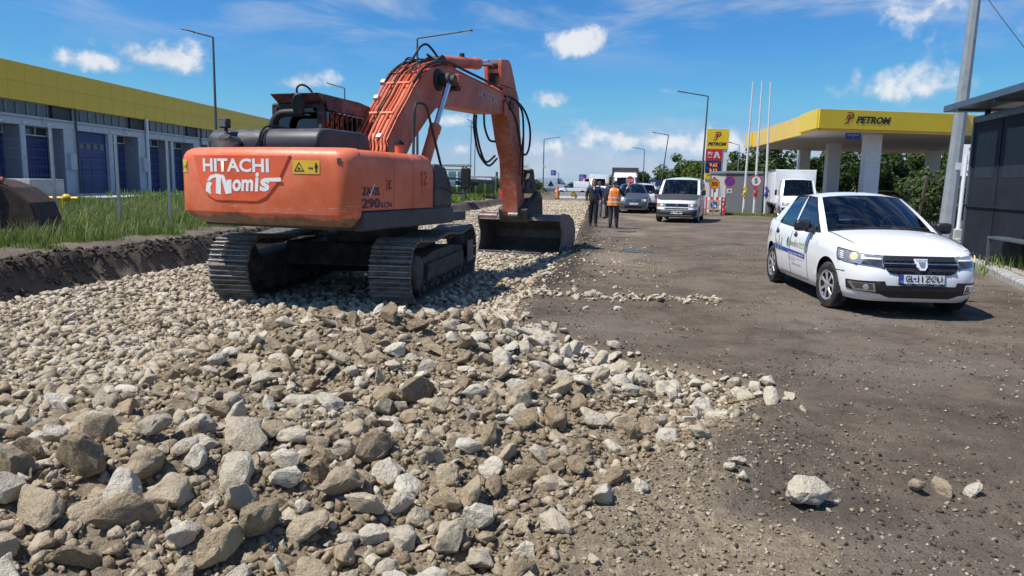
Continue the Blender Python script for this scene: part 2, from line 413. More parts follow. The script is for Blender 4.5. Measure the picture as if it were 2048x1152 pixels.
def ground_mat():
    if 'gr' in MATS: return MATS['gr']
    m,nt,b=newmat('dirt_and_gravel'); v=coord(nt)
    geo=nt.nodes.new('ShaderNodeNewGeometry'); pos=geo.outputs['Position']
    big=nz(nt,.35,6,.6,pos); mid=nz(nt,2.6,7,.66,pos); fin=nz(nt,16,7,.7,pos); gr=nz(nt,75,4,.7,pos)
    # compacted dark brown dirt
    c=mixc(nt,ramp(nt,mid,.3,.7),(.112,.084,.060),(.190,.150,.110))
    c=mixc(nt,ramp(nt,big,.42,.66),c,(.215,.175,.138))
    # small stones pressed into the dirt
    vo=nt.nodes.new('ShaderNodeTexVoronoi'); vo.inputs['Scale'].default_value=42; nt.links.new(pos,vo.inputs['Vector'])
    sepc=nt.nodes.new('ShaderNodeSeparateColor'); nt.links.new(vo.outputs['Color'],sepc.inputs[0])
    peb=mth(nt,'MULTIPLY',ramp(nt,vo.outputs['Distance'],.42,.30),ramp(nt,sepc.outputs[0],.80,.84))
    peb=mth(nt,'MULTIPLY',peb,ramp(nt,fin,.42,.6))
    pc=mixc(nt,sepc.outputs[1],(.12,.10,.085),(.34,.30,.25))
    c=mixc(nt,mth(nt,'MULTIPLY',peb,.85),c,pc)
    c=mixc(nt,mth(nt,'MULTIPLY',ramp(nt,gr,.52,.66),.75),c,(.026,.021,.017))
    c=mixc(nt,mth(nt,'MULTIPLY',ramp(nt,nz(nt,120,3,.7,pos),.58,.70),.65),c,(.30,.265,.225))
    dmp=ramp(nt,nz(nt,.9,6,.62,pos),.50,.64); c=mixc(nt,mth(nt,'MULTIPLY',dmp,.55),c,mixc(nt,ramp(nt,gr,.35,.65),(.040,.032,.025),(.095,.076,.060)))
    # pale sandy fines from the crushed limestone
    sc_=mixc(nt,ramp(nt,fin,.32,.68),(.25,.19,.122),(.43,.345,.235))
    sc_=mixc(nt,mth(nt,'MULTIPLY',ramp(nt,gr,.46,.7),.65),sc_,(.12,.095,.066))
    sa=mth(nt,'MULTIPLY',attr(nt,'sand'),ramp(nt,mth(nt,'ADD',fin,mth(nt,'MULTIPLY',mid,.6)),.55,.95),True)
    sa=mth(nt,'MAXIMUM',sa,mth(nt,'MULTIPLY',attr(nt,'sand'),mth(nt,'SUBTRACT',attr(nt,'sand'),.25)),True)
    c=mixc(nt,sa,c,sc_)
    # bed between the stones
    bc=mixc(nt,ramp(nt,fin,.3,.7),(.21,.165,.112),(.38,.31,.215))
    c=mixc(nt,mth(nt,'MULTIPLY',attr(nt,'inb'),.85),c,bc)
    c=mixc(nt,mth(nt,'MULTIPLY',attr(nt,'grey'),ramp(nt,fin,.3,.6)),c,(.34,.32,.29))
    # black topsoil at the lips of the cut
    c=mixc(nt,mth(nt,'MULTIPLY',attr(nt,'lip'),ramp(nt,fin,.2,.55)),c,mixc(nt,ramp(nt,gr,.35,.7),(.028,.022,.017),(.105,.083,.064)))
    # soil and thatch under the grass
    c=mixc(nt,attr(nt,'grass'),c,mixc(nt,ramp(nt,fin,.35,.65),(.035,.045,.016),(.075,.095,.030)))
    nt.links.new(c,b.inputs['Base Color']); b.inputs['Roughness'].default_value=.92; b.inputs['Specular IOR Level'].default_value=.25
    h=mth(nt,'ADD',mth(nt,'MULTIPLY',fin,.55),mth(nt,'ADD',mth(nt,'MULTIPLY',gr,.35),mth(nt,'MULTIPLY',peb,.25)))
    bump(nt,b,h,1.0,.05)
    MATS['gr']=m; return m
build_ground()

# sky-blue puddle on the road by the worker
pb=MB(); pts=[]
for i in range(26):
    a=2*pi*i/26; k=1+.22*sin(3*a+1)+.12*sin(5*a)
    pts.append((.36*cos(a)*k,.42*sin(a)*k,0))
pb.add(pts,[tuple(range(26))])
pm,pnt,pbs=newmat('wet_mud'); pbs.inputs['Base Color'].default_value=(.05,.045,.04,1); pbs.inputs['Roughness'].default_value=.26; pbs.inputs['Specular IOR Level'].default_value=.28; MATS['puddle']=pm
pu=pb.build('puddle',pm,None,smooth=0,fix=False,loc=(2.95,17.9,ground_z(2.95,17.9)+.012),rz=-.5); tag(pu,kind='structure')
pu2=link('puddle',pu.data); pu2.location=(3.95,25.4,ground_z(3.95,25.4)+.03); pu2.scale=(1.0,.8,1); pu2.rotation_euler=(0,0,.7); tag(pu2,kind='structure')

# ================================================================ rocks
def rock_mesh(seed,pts=16,flat=.7,detail=0,rough=.05):
    rs=np.random.default_rng(seed); bm=bmesh.new()
    for i in range(pts):
        v=rs.normal(size=3); v/=np.linalg.norm(v); v*=rs.uniform(.82,1.0)
        bm.verts.new((v[0]*.5,v[1]*.5*rs.uniform(.8,1),v[2]*.5*flat))
    r=bmesh.ops.convex_hull(bm,input=bm.verts)
    bmesh.ops.delete(bm,geom=list({g for g in list(r.get('geom_interior',[]))+list(r.get('geom_unused',[])) if isinstance(g,bmesh.types.BMVert)}),context='VERTS')
    if detail:
        bmesh.ops.dissolve_limit(bm,angle_limit=radians(14),verts=bm.verts,edges=bm.edges)
        bmesh.ops.bevel(bm,geom=bm.edges[:]+bm.verts[:],offset=.016+.03*rs.random(),segments=1,affect='EDGES',profile=.6,clamp_overlap=True)
        bmesh.ops.triangulate(bm,faces=bm.faces)
        for _ in range(detail):
            bmesh.ops.subdivide_edges(bm,edges=[e for e in bm.edges if e.calc_length()>.11/(_+1)],cuts=1,use_grid_fill=True)
            bmesh.ops.triangulate(bm,faces=bm.faces)
        off=Vector(rs.uniform(-50,50,3))
        bm.normal_update()
        for v in bm.verts:
            p=v.co*3.2+off
            d=mnoise.fractal(p,.9,2.1,5)*rough+(mnoise.noise(v.co*9+off))*rough*.45
            v.co+=v.normal*d
    bmesh.ops.triangulate(bm,faces=bm.faces)
    bmesh.ops.recalc_face_normals(bm,faces=bm.faces)
    V=np.array([v.co[:] for v in bm.verts]); bm.verts.index_update()
    F=np.array([[v.index for v in f.verts] for f in bm.faces]); bm.free()
    return V,F
def rand_rot(n,rs,tilt=.6):
    # random yaw, modest tilt
    a=rs.uniform(0,2*pi,n); b=rs.normal(0,tilt,n); c=rs.normal(0,tilt,n)
    ca,sa,cb,sb,cc,sc=np.cos(a),np.sin(a),np.cos(b),np.sin(b),np.cos(c),np.sin(c)
    z0=np.zeros(n);o=np.ones(n)
    Rz=np.stack([np.stack([ca,-sa,z0],-1),np.stack([sa,ca,z0],-1),np.stack([z0,z0,o],-1)],1)
    Rx=np.stack([np.stack([o,z0,z0],-1),np.stack([z0,cb,-sb],-1),np.stack([z0,sb,cb],-1)],1)
    Ry=np.stack([np.stack([cc,z0,sc],-1),np.stack([z0,o,z0],-1),np.stack([-sc,z0,cc],-1)],1)
    return Rz@Rx@Ry
def scatter_mesh(name,P,size,tint,dirt,variants,material,seed=1,tilt=.5,smooth_ang=0,label=None):
    rs=np.random.default_rng(seed); n=len(P)
    R=rand_rot(n,rs,tilt); scl=size[:,None]*np.stack([rs.uniform(.8,1.5,n),rs.uniform(.7,1.1,n),rs.uniform(.6,1.05,n)],-1)
    which=rs.integers(0,len(variants),n); VV=[];FF=[];TT=[];DD=[];b=0
    for k,(V,F) in enumerate(variants):
        sel=np.where(which==k)[0]
        if not len(sel): continue
        W=np.einsum('nij,nvj->nvi',R[sel],V[None]*scl[sel][:,None,:])+P[sel][:,None,:]
        nv=len(V); VV.append(W.reshape(-1,3)); FF.append((F[None]+(np.arange(len(sel))*nv)[:,None,None]+b).reshape(-1,3))
        TT.append(np.repeat(tint[sel],nv)); DD.append(np.repeat(dirt[sel],nv)); b+=nv*len(sel)
    V=np.concatenate(VV);F=np.concatenate(FF);T=np.concatenate(TT);D=np.concatenate(DD)
    me=bpy.data.meshes.new(name); me.vertices.add(len(V)); me.vertices.foreach_set('co',V.astype(np.float32).ravel())
    nf=len(F); me.loops.add(nf*3); me.loops.foreach_set('vertex_index',F.ravel().astype(np.int32))
    me.polygons.add(nf); me.polygons.foreach_set('loop_start',np.arange(nf,dtype=np.int32)*3); me.update(calc_edges=True)
    for k,a in (('tint',T),('dirt',D)):
        at=me.attributes.new(k,'FLOAT','POINT'); at.data.foreach_set('value',a.astype(np.float32))
    if smooth_ang: me.shade_smooth(); me.set_sharp_from_angle(angle=radians(smooth_ang))
    o=link(name,me,None,material); tag(o,label=label,kind='stuff'); return o
def rock_mat(name='limestone',objattr=False,bs=1.0,mudc=((.225,.170,.108),(.40,.31,.20))):
    m,nt,b=newmat(name)
    geo=nt.nodes.new('ShaderNodeNewGeometry'); pos=geo.outputs['Position']
    if objattr:
        def A(k):
            n=nt.nodes.new('ShaderNodeAttribute'); n.attribute_type='OBJECT'; n.attribute_name=k; return n.outputs['Fac']
    else: A=lambda k: attr(nt,k)
    t,d=A('tint'),A('dirt')
    n1=nz(nt,9,6,.65,pos); n2=nz(nt,55,5,.7,pos); n3=nz(nt,160,3,.7,pos)
    warm=mixc(nt,t,(.50,.385,.245),(.70,.635,.51))
    c=mixc(nt,ramp(nt,n1,.35,.65),mixc(nt,.35,warm,(.30,.24,.16)),warm)
    c=mixc(nt,mth(nt,'MULTIPLY',ramp(nt,n2,.52,.74),.6),c,(.27,.21,.14))
    # dried mud smeared over part of the stone
    msk=ramp(nt,mth(nt,'ADD',mth(nt,'MULTIPLY',n1,.9),d),.62,.92)
    mud=mixc(nt,ramp(nt,n2,.3,.7),*mudc)
    c=mixc(nt,msk,c,mud)
    nt.links.new(c,b.inputs['Base Color']); b.inputs['Roughness'].default_value=.9; b.inputs['Specular IOR Level'].default_value=.25
    h=mth(nt,'ADD',mth(nt,'MULTIPLY',nz(nt,23,4,.6,pos),.9),mth(nt,'ADD',mth(nt,'MULTIPLY',n2,.5),mth(nt,'MULTIPLY',n3,.25))); bump(nt,b,h,.9*bs,.035)
    MATS[name]=m; return m

def throw(cands,sizes,gap):
    """keep points that do not overlap the ones kept before (big ones first)"""
    cell=.25; H={}; keep=[]
    for i,(p,q) in enumerate(zip(cands,sizes)):
        cx,cy=int(math.floor(p[0]/cell)),int(math.floor(p[1]/cell)); ok=True; k=int(math.ceil((q*.5+.2)/cell)) if q>.2 else 1
        for a in range(cx-k,cx+k+1):
            for b in range(cy-k,cy+k+1):
                for j in H.get((a,b),()):
                    dd=(cands[j][0]-p[0])**2+(cands[j][1]-p[1])**2
                    if dd<((q+sizes[j])*.5*gap)**2: ok=False;break
                if not ok:break
            if not ok:break
        if ok: keep.append(i); H.setdefault((cx,cy),[]).append(i)
    return keep
def bed_points(n,r0,r1,rs,power=1.0,smin=None,smax=None):
    r=r0+(r1-r0)*rs.random(n)**power; re=right_edge(r); s=lerp(-9.2,re,rs.random(n))
    return np.stack([s*C8+r*S8,-s*S8+r*C8],1),s,r

def build_rocks():
    rs=np.random.default_rng(42)
    low=[rock_mesh(100+i,11+i%4,.72,0) for i in range(14)]
    midv=[rock_mesh(200+i,13+i%5,.7,1,.03) for i in range(14)]
    hi=[rock_mesh(300+i,13+i%6,.66+.03*(i%4),2,.045) for i in range(22)]
    m_st=rock_mat('limestone'); m_obj=rock_mat('limestone_rock',True,1.1)
    # ---- foreground: large rocks, countable ones become objects
    N=20000
    xy=np.stack([rs.uniform(-5.5,2.2,N),2.45+rs.random(N)**1.3*7.5],1)
    z,f,s,r=fields(xy[:,0],xy[:,1])
    sz=.052+.15*rs.random(N)**3.9
    # biggest stones lie low at the left front and along the crest, small ones on the flat bed behind
    flat_bed=((xy[:,1]>5.6)&(xy[:,0]<-2.9))|(xy[:,1]>8.3)
    sz=np.where(flat_bed,sz*.55,sz); left=np.exp(-((xy[:,0]+1.9)/1.0)**2-((xy[:,1]-3.2)/.9)**2); sz=sz*(1+.38*left)
    e=right_edge(r); inside=(s<e+.15*rs.normal(size=N))
    sparse=np.clip((s-(e-1.2))/1.2,0,1)*(r<5.2)          # thinning out to the right near the camera
    keep0=inside&(rs.random(N)>sparse*.65)
    sandy=f['sand']*(r<8); keep0&=rs.random(N)>sandy*.25
    xy=xy[keep0];sz=sz[keep0];z=z[keep0];r=r[keep0];s=s[keep0]
    # pieces that stand apart, measured on the photograph
    fixed=[(1.50,3.52,.30,.85,.10),(-2.0,3.32,.34,.35,.45),(-1.42,3.82,.31,.55,.2),(-.62,4.75,.33,.4,.6),(-2.0,4.35,.26,.1,.6),(-1.35,4.65,.26,.8,.1),(-.72,3.75,.25,.15,.62),(-1.7,3.1,.24,.95,0),(-2.15,3.0,.25,.85,0),
           (.28,4.35,.19,.3,.45),(.95,4.28,.17,.9,.1),(1.82,5.75,.16,1,0),(1.62,5.85,.17,.95,0),(1.5,5.5,.16,.9,0),(1.3,5.8,.18,.95,0),(1.05,5.95,.17,.8,.1),(.75,6.1,.2,.9,.05),(.55,6.35,.24,.95,0),(.32,6.6,.25,.9,0),(.1,6.95,.22,.85,0),(.2,6.25,.25,.7,.1),
           (.45,7.35,.19,.5,.2),(-.05,6.55,.26,.6,.25),(-1.9,6.95,.36,.7,.2),(-2.1,6.4,.34,.5,.45),(-1.6,6.55,.3,.3,.6),(-.75,5.9,.25,.3,.55),(-.35,5.6,.24,.5,.35),(-.05,5.05,.2,.6,.3),(.05,4.5,.22,.55,.35),(-1.0,6.0,.27,.2,.65),(1.36,9.4,.14,.95,0),(.95,9.35,.12,.8,.1),(1.25,3.85,.10,.9,0),(1.18,3.78,.09,.95,0),(1.22,3.7,.085,1,0),(2.45,3.72,.10,.9,.1),(2.3,3.72,.13,.4,.3),(2.15,3.72,.12,.4,.35)]
    fx=np.array(fixed); P=np.concatenate([fx[:,:2],xy]); Q=np.concatenate([fx[:,2],sz])
    order=np.concatenate([np.arange(len(fx)),len(fx)+np.argsort(-sz)])
    P=P[order];Q=Q[order]; kp=throw(P.tolist(),Q.tolist(),.74)
    P=P[kp];Q=Q[kp]; n=len(P); nf=len([k for k in kp if k<len(fx)])
    Z,f,s,r=fields(P[:,0],P[:,1])
    flatb=((P[:,1]>5.6)&(P[:,0]<-2.9))|(P[:,1]>8.3)
    tint=np.clip(rs.normal(.48,.30,n),0,1); dirt=np.clip(rs.normal(.20,.19,n),-.1,.7)
    white=rs.random(n)<.17; tint=np.where(white,1,tint); dirt=np.where(white,-.15,dirt)
    heapm=(np.hypot(P[:,0]+.9,P[:,1]-5.4)<2.2); dirt=np.where(heapm&~white,dirt+.08,dirt)
    dirt=np.where(flatb,dirt-.12,dirt); tint=np.where(flatb,tint+.1,tint)
    toe=(P[:,1]>5.2)&(P[:,0]>-.1)&(P[:,1]<8.2); tint=np.where(toe,np.clip(tint+.4,0,1),tint); dirt=np.where(toe,dirt-.22,dirt)
    fk=[k for k in kp if k<len(fx)]
    tint[:nf]=fx[fk,3]; dirt[:nf]=fx[fk,4]
    lift=np.where(flatb,.10,.22)*Q
    app=Q/np.hypot(P[:,0],P[:,1]); hero=np.zeros(n,bool); hero[:nf]=True
    rest=np.argsort(-np.where(hero,9,app)); hero[rest[:300]]=True
    meshes=[]
    for k,(V,F) in enumerate(hi):
        me=bpy.data.meshes.new('rock'); me.from_pydata(V.tolist(),[],F.tolist()); me.shade_smooth(); me.set_sharp_from_angle(angle=radians(26)); me.materials.append(m_obj); meshes.append(me)
    R=rand_rot(n,rs,.45)
    lab='pale limestone rock lying in the foreground rubble heap'
    kinds={0:'white limestone rock with clean faces lying in the foreground rubble',1:'beige limestone rock lying in the foreground rubble heap',2:'brown mud coated rock lying in the foreground rubble heap'}
    grp={0:'clean white rocks in the rubble',1:'beige rocks in the rubble',2:'mud coated rocks in the rubble'}
    for i in np.where(hero)[0]:
        o=bpy.data.objects.new('rock',meshes[(i*7)%len(meshes)] if i else meshes[3]); COL.objects.link(o)
        q=Q[i]; M=Matrix(R[i].tolist()).to_4x4()
        if i==0: M=Matrix.Rotation(.5,4,'Z')
        sc=Matrix.Diagonal((q*rs.uniform(1.0,1.4),q*rs.uniform(.8,1.1),q*rs.uniform(.8,1.05),1)) if i else Matrix.Diagonal((.30,.24,.215,1))
        o.matrix_world=Matrix.Translation((P[i,0],P[i,1],Z[i]+(lift[i] if i else .075)))@M@sc
        o['tint']=float(tint[i]); o['dirt']=float(dirt[i])
        if i==0: tag(o,'large white boulder lying alone on the dark soil at the lower right','rock')
        else:
            k=0 if (tint[i]>.8 and dirt[i]<.12) else (2 if dirt[i]>.38 else 1)
            big='big' if Q[i]>.20 else ('small' if Q[i]<.12 else 'mid sized')
            look={0:'clean white',1:'beige',2:'muddy brown'}[k]
            px,py=P[i,0],P[i,1]
            where=('on the crest of the heap, left half' if py>5.6 and px<-1.2 else 'on the crest of the heap, right half' if py>5.6 and px<.0 else 'in the row at the right toe of the heap' if py>5.0 and px>=.0
                   else 'on the sandy spill at the right foot of the heap' if px>.2 else 'at the very left front edge of the heap' if px<-1.9 and py<3.7 else 'in the left front corner of the heap' if px<-1.25 and py<4.3
                   else 'on the left shoulder of the heap' if px<-1.25 else 'at the near edge of the picture centre' if py<3.4 else 'low in the middle front of the heap' if py<4.3 else 'on the middle slope of the heap')
            tag(o,'%s %s rock %s'%(big,look,where),'rock','%s %s rocks %s'%(big,look,where))
    nh=~hero
    scatter_mesh('rubble',np.stack([P[nh,0],P[nh,1],Z[nh]+lift[nh]],1),Q[nh],tint[nh],dirt[nh],midv,m_st,5,.5,24,'smaller rubble stones packed between the larger rocks')
    # ---- second layer of small stones filling the gaps, near
    N=56000
    xy,s,r=bed_points(N,2.4,9.5,rs,1.15); sz=.022+.075*rs.random(N)**2.6
    z,f,s,r=fields(xy[:,0],xy[:,1]); k=(xy[:,0]>-.74*xy[:,1]-.5)&(rs.random(N)>f['sand']*.25)
    xy,sz,z=xy[k],sz[k],z[k]; n=len(xy)
    scatter_mesh('crushed_stone',np.stack([xy[:,0],xy[:,1],z+sz*.12],1),sz,np.clip(rs.normal(.42,.28,n),0,1),np.clip(rs.normal(.34,.22,n)+.25*(f['sand'][k]-.4),-.1,.8),low,m_st,6,.6,0,'small crushed stones filling the gaps of the foreground heap')
    # stones spilled from the bed across the road edge
    N=520; q=rs.random(N); A_=q<.42; r_=np.where(A_,10.55+.22*rs.normal(size=N),11.5+11*rs.random(N)**1.3); s_=np.where(A_,-1.5+3.0*rs.random(N)**1.5,-1.15+1.9*rs.random(N)**1.8)
    xy=np.stack([s_*C8+r_*S8,-s_*S8+r_*C8],1); z,f,s,r=fields(xy[:,0],xy[:,1]); sz=np.where(A_,.04+.10*rs.random(N)**1.6,.03+.07*rs.random(N)**2.5)
    scatter_mesh('spilled_stones',np.stack([xy[:,0],xy[:,1],z+sz*.2],1),sz,np.clip(rs.normal(.6,.25,N),0,1),np.clip(rs.normal(.12,.2,N),-.2,.6),midv,m_st,21,.5,24,'pale stones spilled from the bed over the edge of the dirt road')
    # ---- compacted bed round the excavator and off to the far end
    for (r0,r1,N,a,b_,nm,pw) in ((5.2,24,32000,.046,.13,'crushed_stone',1.15),(24,BED_END,17000,.09,.09,'crushed_stone',1.0)):
        xy,s,r=bed_points(N,r0,r1,rs,pw)
        z,f,s2,r2=fields(xy[:,0],xy[:,1])
        k=~((s>-3.6)&(r<8.0)&(r0<20)); xy,z=xy[k],z[k]; r=r[k]; n=len(xy)
        sz=a+b_*rs.random(n)**3.2
        tint=np.clip(rs.normal(.62,.28,n),0,1); dirt=np.clip(rs.normal(.10,.18,n)+.30*fbm(xy[:,0],xy[:,1],.8,3,95),-.2,.7)
        scatter_mesh(nm,np.stack([xy[:,0],xy[:,1],z+sz*.18],1),sz,tint,dirt,low,m_st,int(r0),.45,0,'bed of crushed pale stone laid in the dug out lane' if r0<20 else 'far end of the crushed stone bed')
    # ---- pebbles and clods on the dirt road
    N=42000
    rr=2.6+rs.random(N)**1.9*18; ss=lerp(right_edge(rr)-.3,7.0,rs.random(N)**1.5)
    xy=np.stack([ss*C8+rr*S8,-ss*S8+rr*C8],1); z,f,s,r=fields(xy[:,0],xy[:,1])
    cl=fbm(xy[:,0],xy[:,1],1.6,3,77); k=rs.random(N)<np.clip(.34+1.1*cl,0.05,1); xy,z=xy[k],z[k]; n=len(xy)
    sz=.010+.028*rs.random(n)**2.6
    dark=rs.random(n)<.62
    scatter_mesh('pebbles',np.stack([xy[:,0],xy[:,1],z+sz*.1],1),sz,np.where(dark,.0,np.clip(rs.normal(.5,.25,n),0,1)),np.where(dark,1.0,.25),low,rock_mat('road_pebble',mudc=((.050,.040,.031),(.125,.10,.078))),9,.4,0,'pebbles and clods scattered over the dirt road')
    # sandy gravel at the foot of the heap
    N=14000
    xy=np.stack([rs.normal(.25,1.0,N),rs.normal(4.1,1.15,N)],1); z,f,s,r=fields(xy[:,0],xy[:,1])
    k=(xy[:,1]>2.5)&(rs.random(N)<.25+.75*f['sand']); xy,z=xy[k],z[k]; n=len(xy); sz=.008+.03*rs.random(n)**2.5
    scatter_mesh('gravel',np.stack([xy[:,0],xy[:,1],z+sz*.15],1),sz,np.clip(rs.normal(.35,.25,n),0,1),np.clip(rs.normal(.35,.2,n),0,.7),low,m_st,12,.5,0,'sandy gravel spilled at the foot of the heap')
    # dark soil clods along both lips of the cut
    N=4600
    side=rs.random(N)<.84; rr=np.where(side,8+rs.random(N)**1.3*30,9+rs.random(N)**1.3*40); re=right_edge(rr)
    ss=np.where(side,BED_L-.25+.28*rs.normal(size=N),re+.35+.55*rs.normal(size=N))
    xy=np.stack([ss*C8+rr*S8,-ss*S8+rr*C8],1); z,f,s,r=fields(xy[:,0],xy[:,1]); sz=np.where(side,.03+.12*rs.random(N)**2.5,.02+.07*rs.random(N)**3)
    scatter_mesh('soil_clods',np.stack([xy[:,0],xy[:,1],z+sz*.1],1),sz,np.zeros(N),np.ones(N),low,mat('black_soil',(.050,.040,.031),.95,var=.4,scale=30,bmp=.6,bscale=60),14,.6,0,'clods of black soil along the edges of the cut')
build_rocks()
# ================================================================ excavator
def paint_mat(name,col,dirt=(.16,.115,.085),chip=(.60,.50,.42),rough=.42,low=None,amt=.5):
    """machine paint: faded patches, dusty film, small chips, rust specks"""
    if name in MATS: return MATS[name]
    m,nt,b=newmat(name); v=coord(nt)
    n1=nz(nt,1.6,6,.62,v); n2=nz(nt,9,7,.7,v); n3=nz(nt,38,5,.7,v)
    st=coord(nt,'Object',(2.2,2.2,26)); ns=nz(nt,2.4,6,.68,st)
    c=mixc(nt,ramp(nt,n1,.32,.68),tuple(k*.84 for k in col),tuple(min(1,k*1.10+.012) for k in col))
    c=mixc(nt,mth(nt,'MULTIPLY',ramp(nt,mth(nt,'ADD',mth(nt,'MULTIPLY',n2,.5),mth(nt,'MULTIPLY',n1,.5)),.46,.62),.42*amt),c,(.50,.27,.20))
    scr=mth(nt,'MULTIPLY',ramp(nt,ns,.555,.64),ramp(nt,n2,.42,.58))
    if low is not None:
        sp=nt.nodes.new('ShaderNodeSeparateXYZ'); nt.links.new(v,sp.inputs[0])
        zz=mth(nt,'ADD',sp.outputs[2],mth(nt,'MULTIPLY',mth(nt,'SUBTRACT',n1,.5),.22))
        lowm=ramp(nt,zz,low[1],low[0]); scr=mth(nt,'MULTIPLY',scr,mth(nt,'ADD',.12,lowm),True)
        c=mixc(nt,mth(nt,'MULTIPLY',scr,.85),c,chip)
        bare=ramp(nt,mth(nt,'ADD',zz,mth(nt,'MULTIPLY',mth(nt,'SUBTRACT',n2,.5),.10)),low[2]+.012,low[2]-.012)
        c=mixc(nt,bare,c,mixc(nt,ramp(nt,n2,.35,.65),(.17,.095,.06),(.30,.19,.125)))
    else:
        c=mixc(nt,mth(nt,'MULTIPLY',scr,.3*amt),c,chip)
    c=mixc(nt,mth(nt,'MULTIPLY',ramp(nt,n3,.66,.74),.6*amt),c,dirt)
    nt.links.new(c,b.inputs['Base Color'])
    r=mth(nt,'ADD',mth(nt,'MULTIPLY',n2,.3),rough-.12); nt.links.new(r,b.inputs['Roughness'])
    bump(nt,b,n2,.06,.02)
    MATS[name]=m; return m
def steel_mat(name,lo,hi,dirt,rough=.6,metal=.5,scale=7):
    if name in MATS: return MATS[name]
    m,nt,b=newmat(name); v=coord(nt)
    n1=nz(nt,scale,7,.68,v); n2=nz(nt,scale*7,5,.7,v)
    c=mixc(nt,ramp(nt,n1,.35,.62),lo,hi); c=mixc(nt,mth(nt,'MULTIPLY',ramp(nt,n2,.48,.66),.75),c,dirt)
    nt.links.new(c,b.inputs['Base Color']); b.inputs['Metallic'].default_value=metal
    nt.links.new(mth(nt,'ADD',mth(nt,'MULTIPLY',n2,.4),rough-.2),b.inputs['Roughness']); bump(nt,b,n2,.5,.02)
    MATS[name]=m; return m
ORANGE=(.70,.138,.048)
M_or=paint_mat('orange_paint',ORANGE)
M_cw=paint_mat('counterweight_paint',ORANGE,low=(1.36,1.60,1.31),amt=.6)
M_orf=paint_mat('fresh_orange_paint',(.72,.105,.032),low=(1.36,1.60,1.0),amt=.25)
M_bo=paint_mat('boom_paint',(.54,.110,.055),rough=.5,amt=1.0)
M_arm=paint_mat('worn_arm_paint',(.42,.085,.038),dirt=(.06,.045,.038),rough=.55,amt=1.5)
M_grey=mat('dark_grey_machine_paint',(.040,.044,.055),.5,var=.25,scale=4,bmp=.05,dirt=(.11,.10,.09),dscale=4,damt=.35)
M_frame=mat('black_machine_steel',(.022,.021,.022),.6,var=.4,scale=6,dirt=(.08,.068,.055),dscale=5,damt=.5,bmp=.2)
M_shoe=steel_mat('track_steel',(.085,.076,.068),(.21,.19,.17),(.05,.043,.036),.6,.2,9)
M_rib=steel_mat('polished_grouser_steel',(.26,.245,.225),(.46,.44,.41),(.12,.11,.10),.4,.4,14)
M_track=steel_mat('muddy_track_steel',(.050,.045,.040),(.115,.102,.088),(.03,.027,.024),.75,.3,6)
M_bucket=steel_mat('bucket_steel',(.085,.074,.068),(.16,.143,.132),(.23,.21,.185),.5,.2,4)
M_buckin=steel_mat('bucket_steel_inner',(.13,.12,.115),(.24,.225,.21),(.30,.275,.25),.5,.2,5)
M_chrome=mat('chrome_rod',(.75,.77,.80),.12,1.0,var=.05)
M_hose=mat('black_rubber',(.014,.014,.015),.55,var=.3,spec=.4)
M_white=mat('white_decal',(.78,.77,.76),.45,var=.06)
M_yel=mat('yellow_decal',(.72,.47,.035),.5,var=.08,dirt=(.4,.27,.08),damt=.3)
M_blk=mat('black_print',(.018,.018,.02),.5)
M_glass=glassmat('dark_glass',(.30,.36,.38),1.3)
M_brown=paint_mat('rusty_guard_paint',(.058,.030,.027),dirt=(.03,.024,.022),rough=.6,amt=.8)

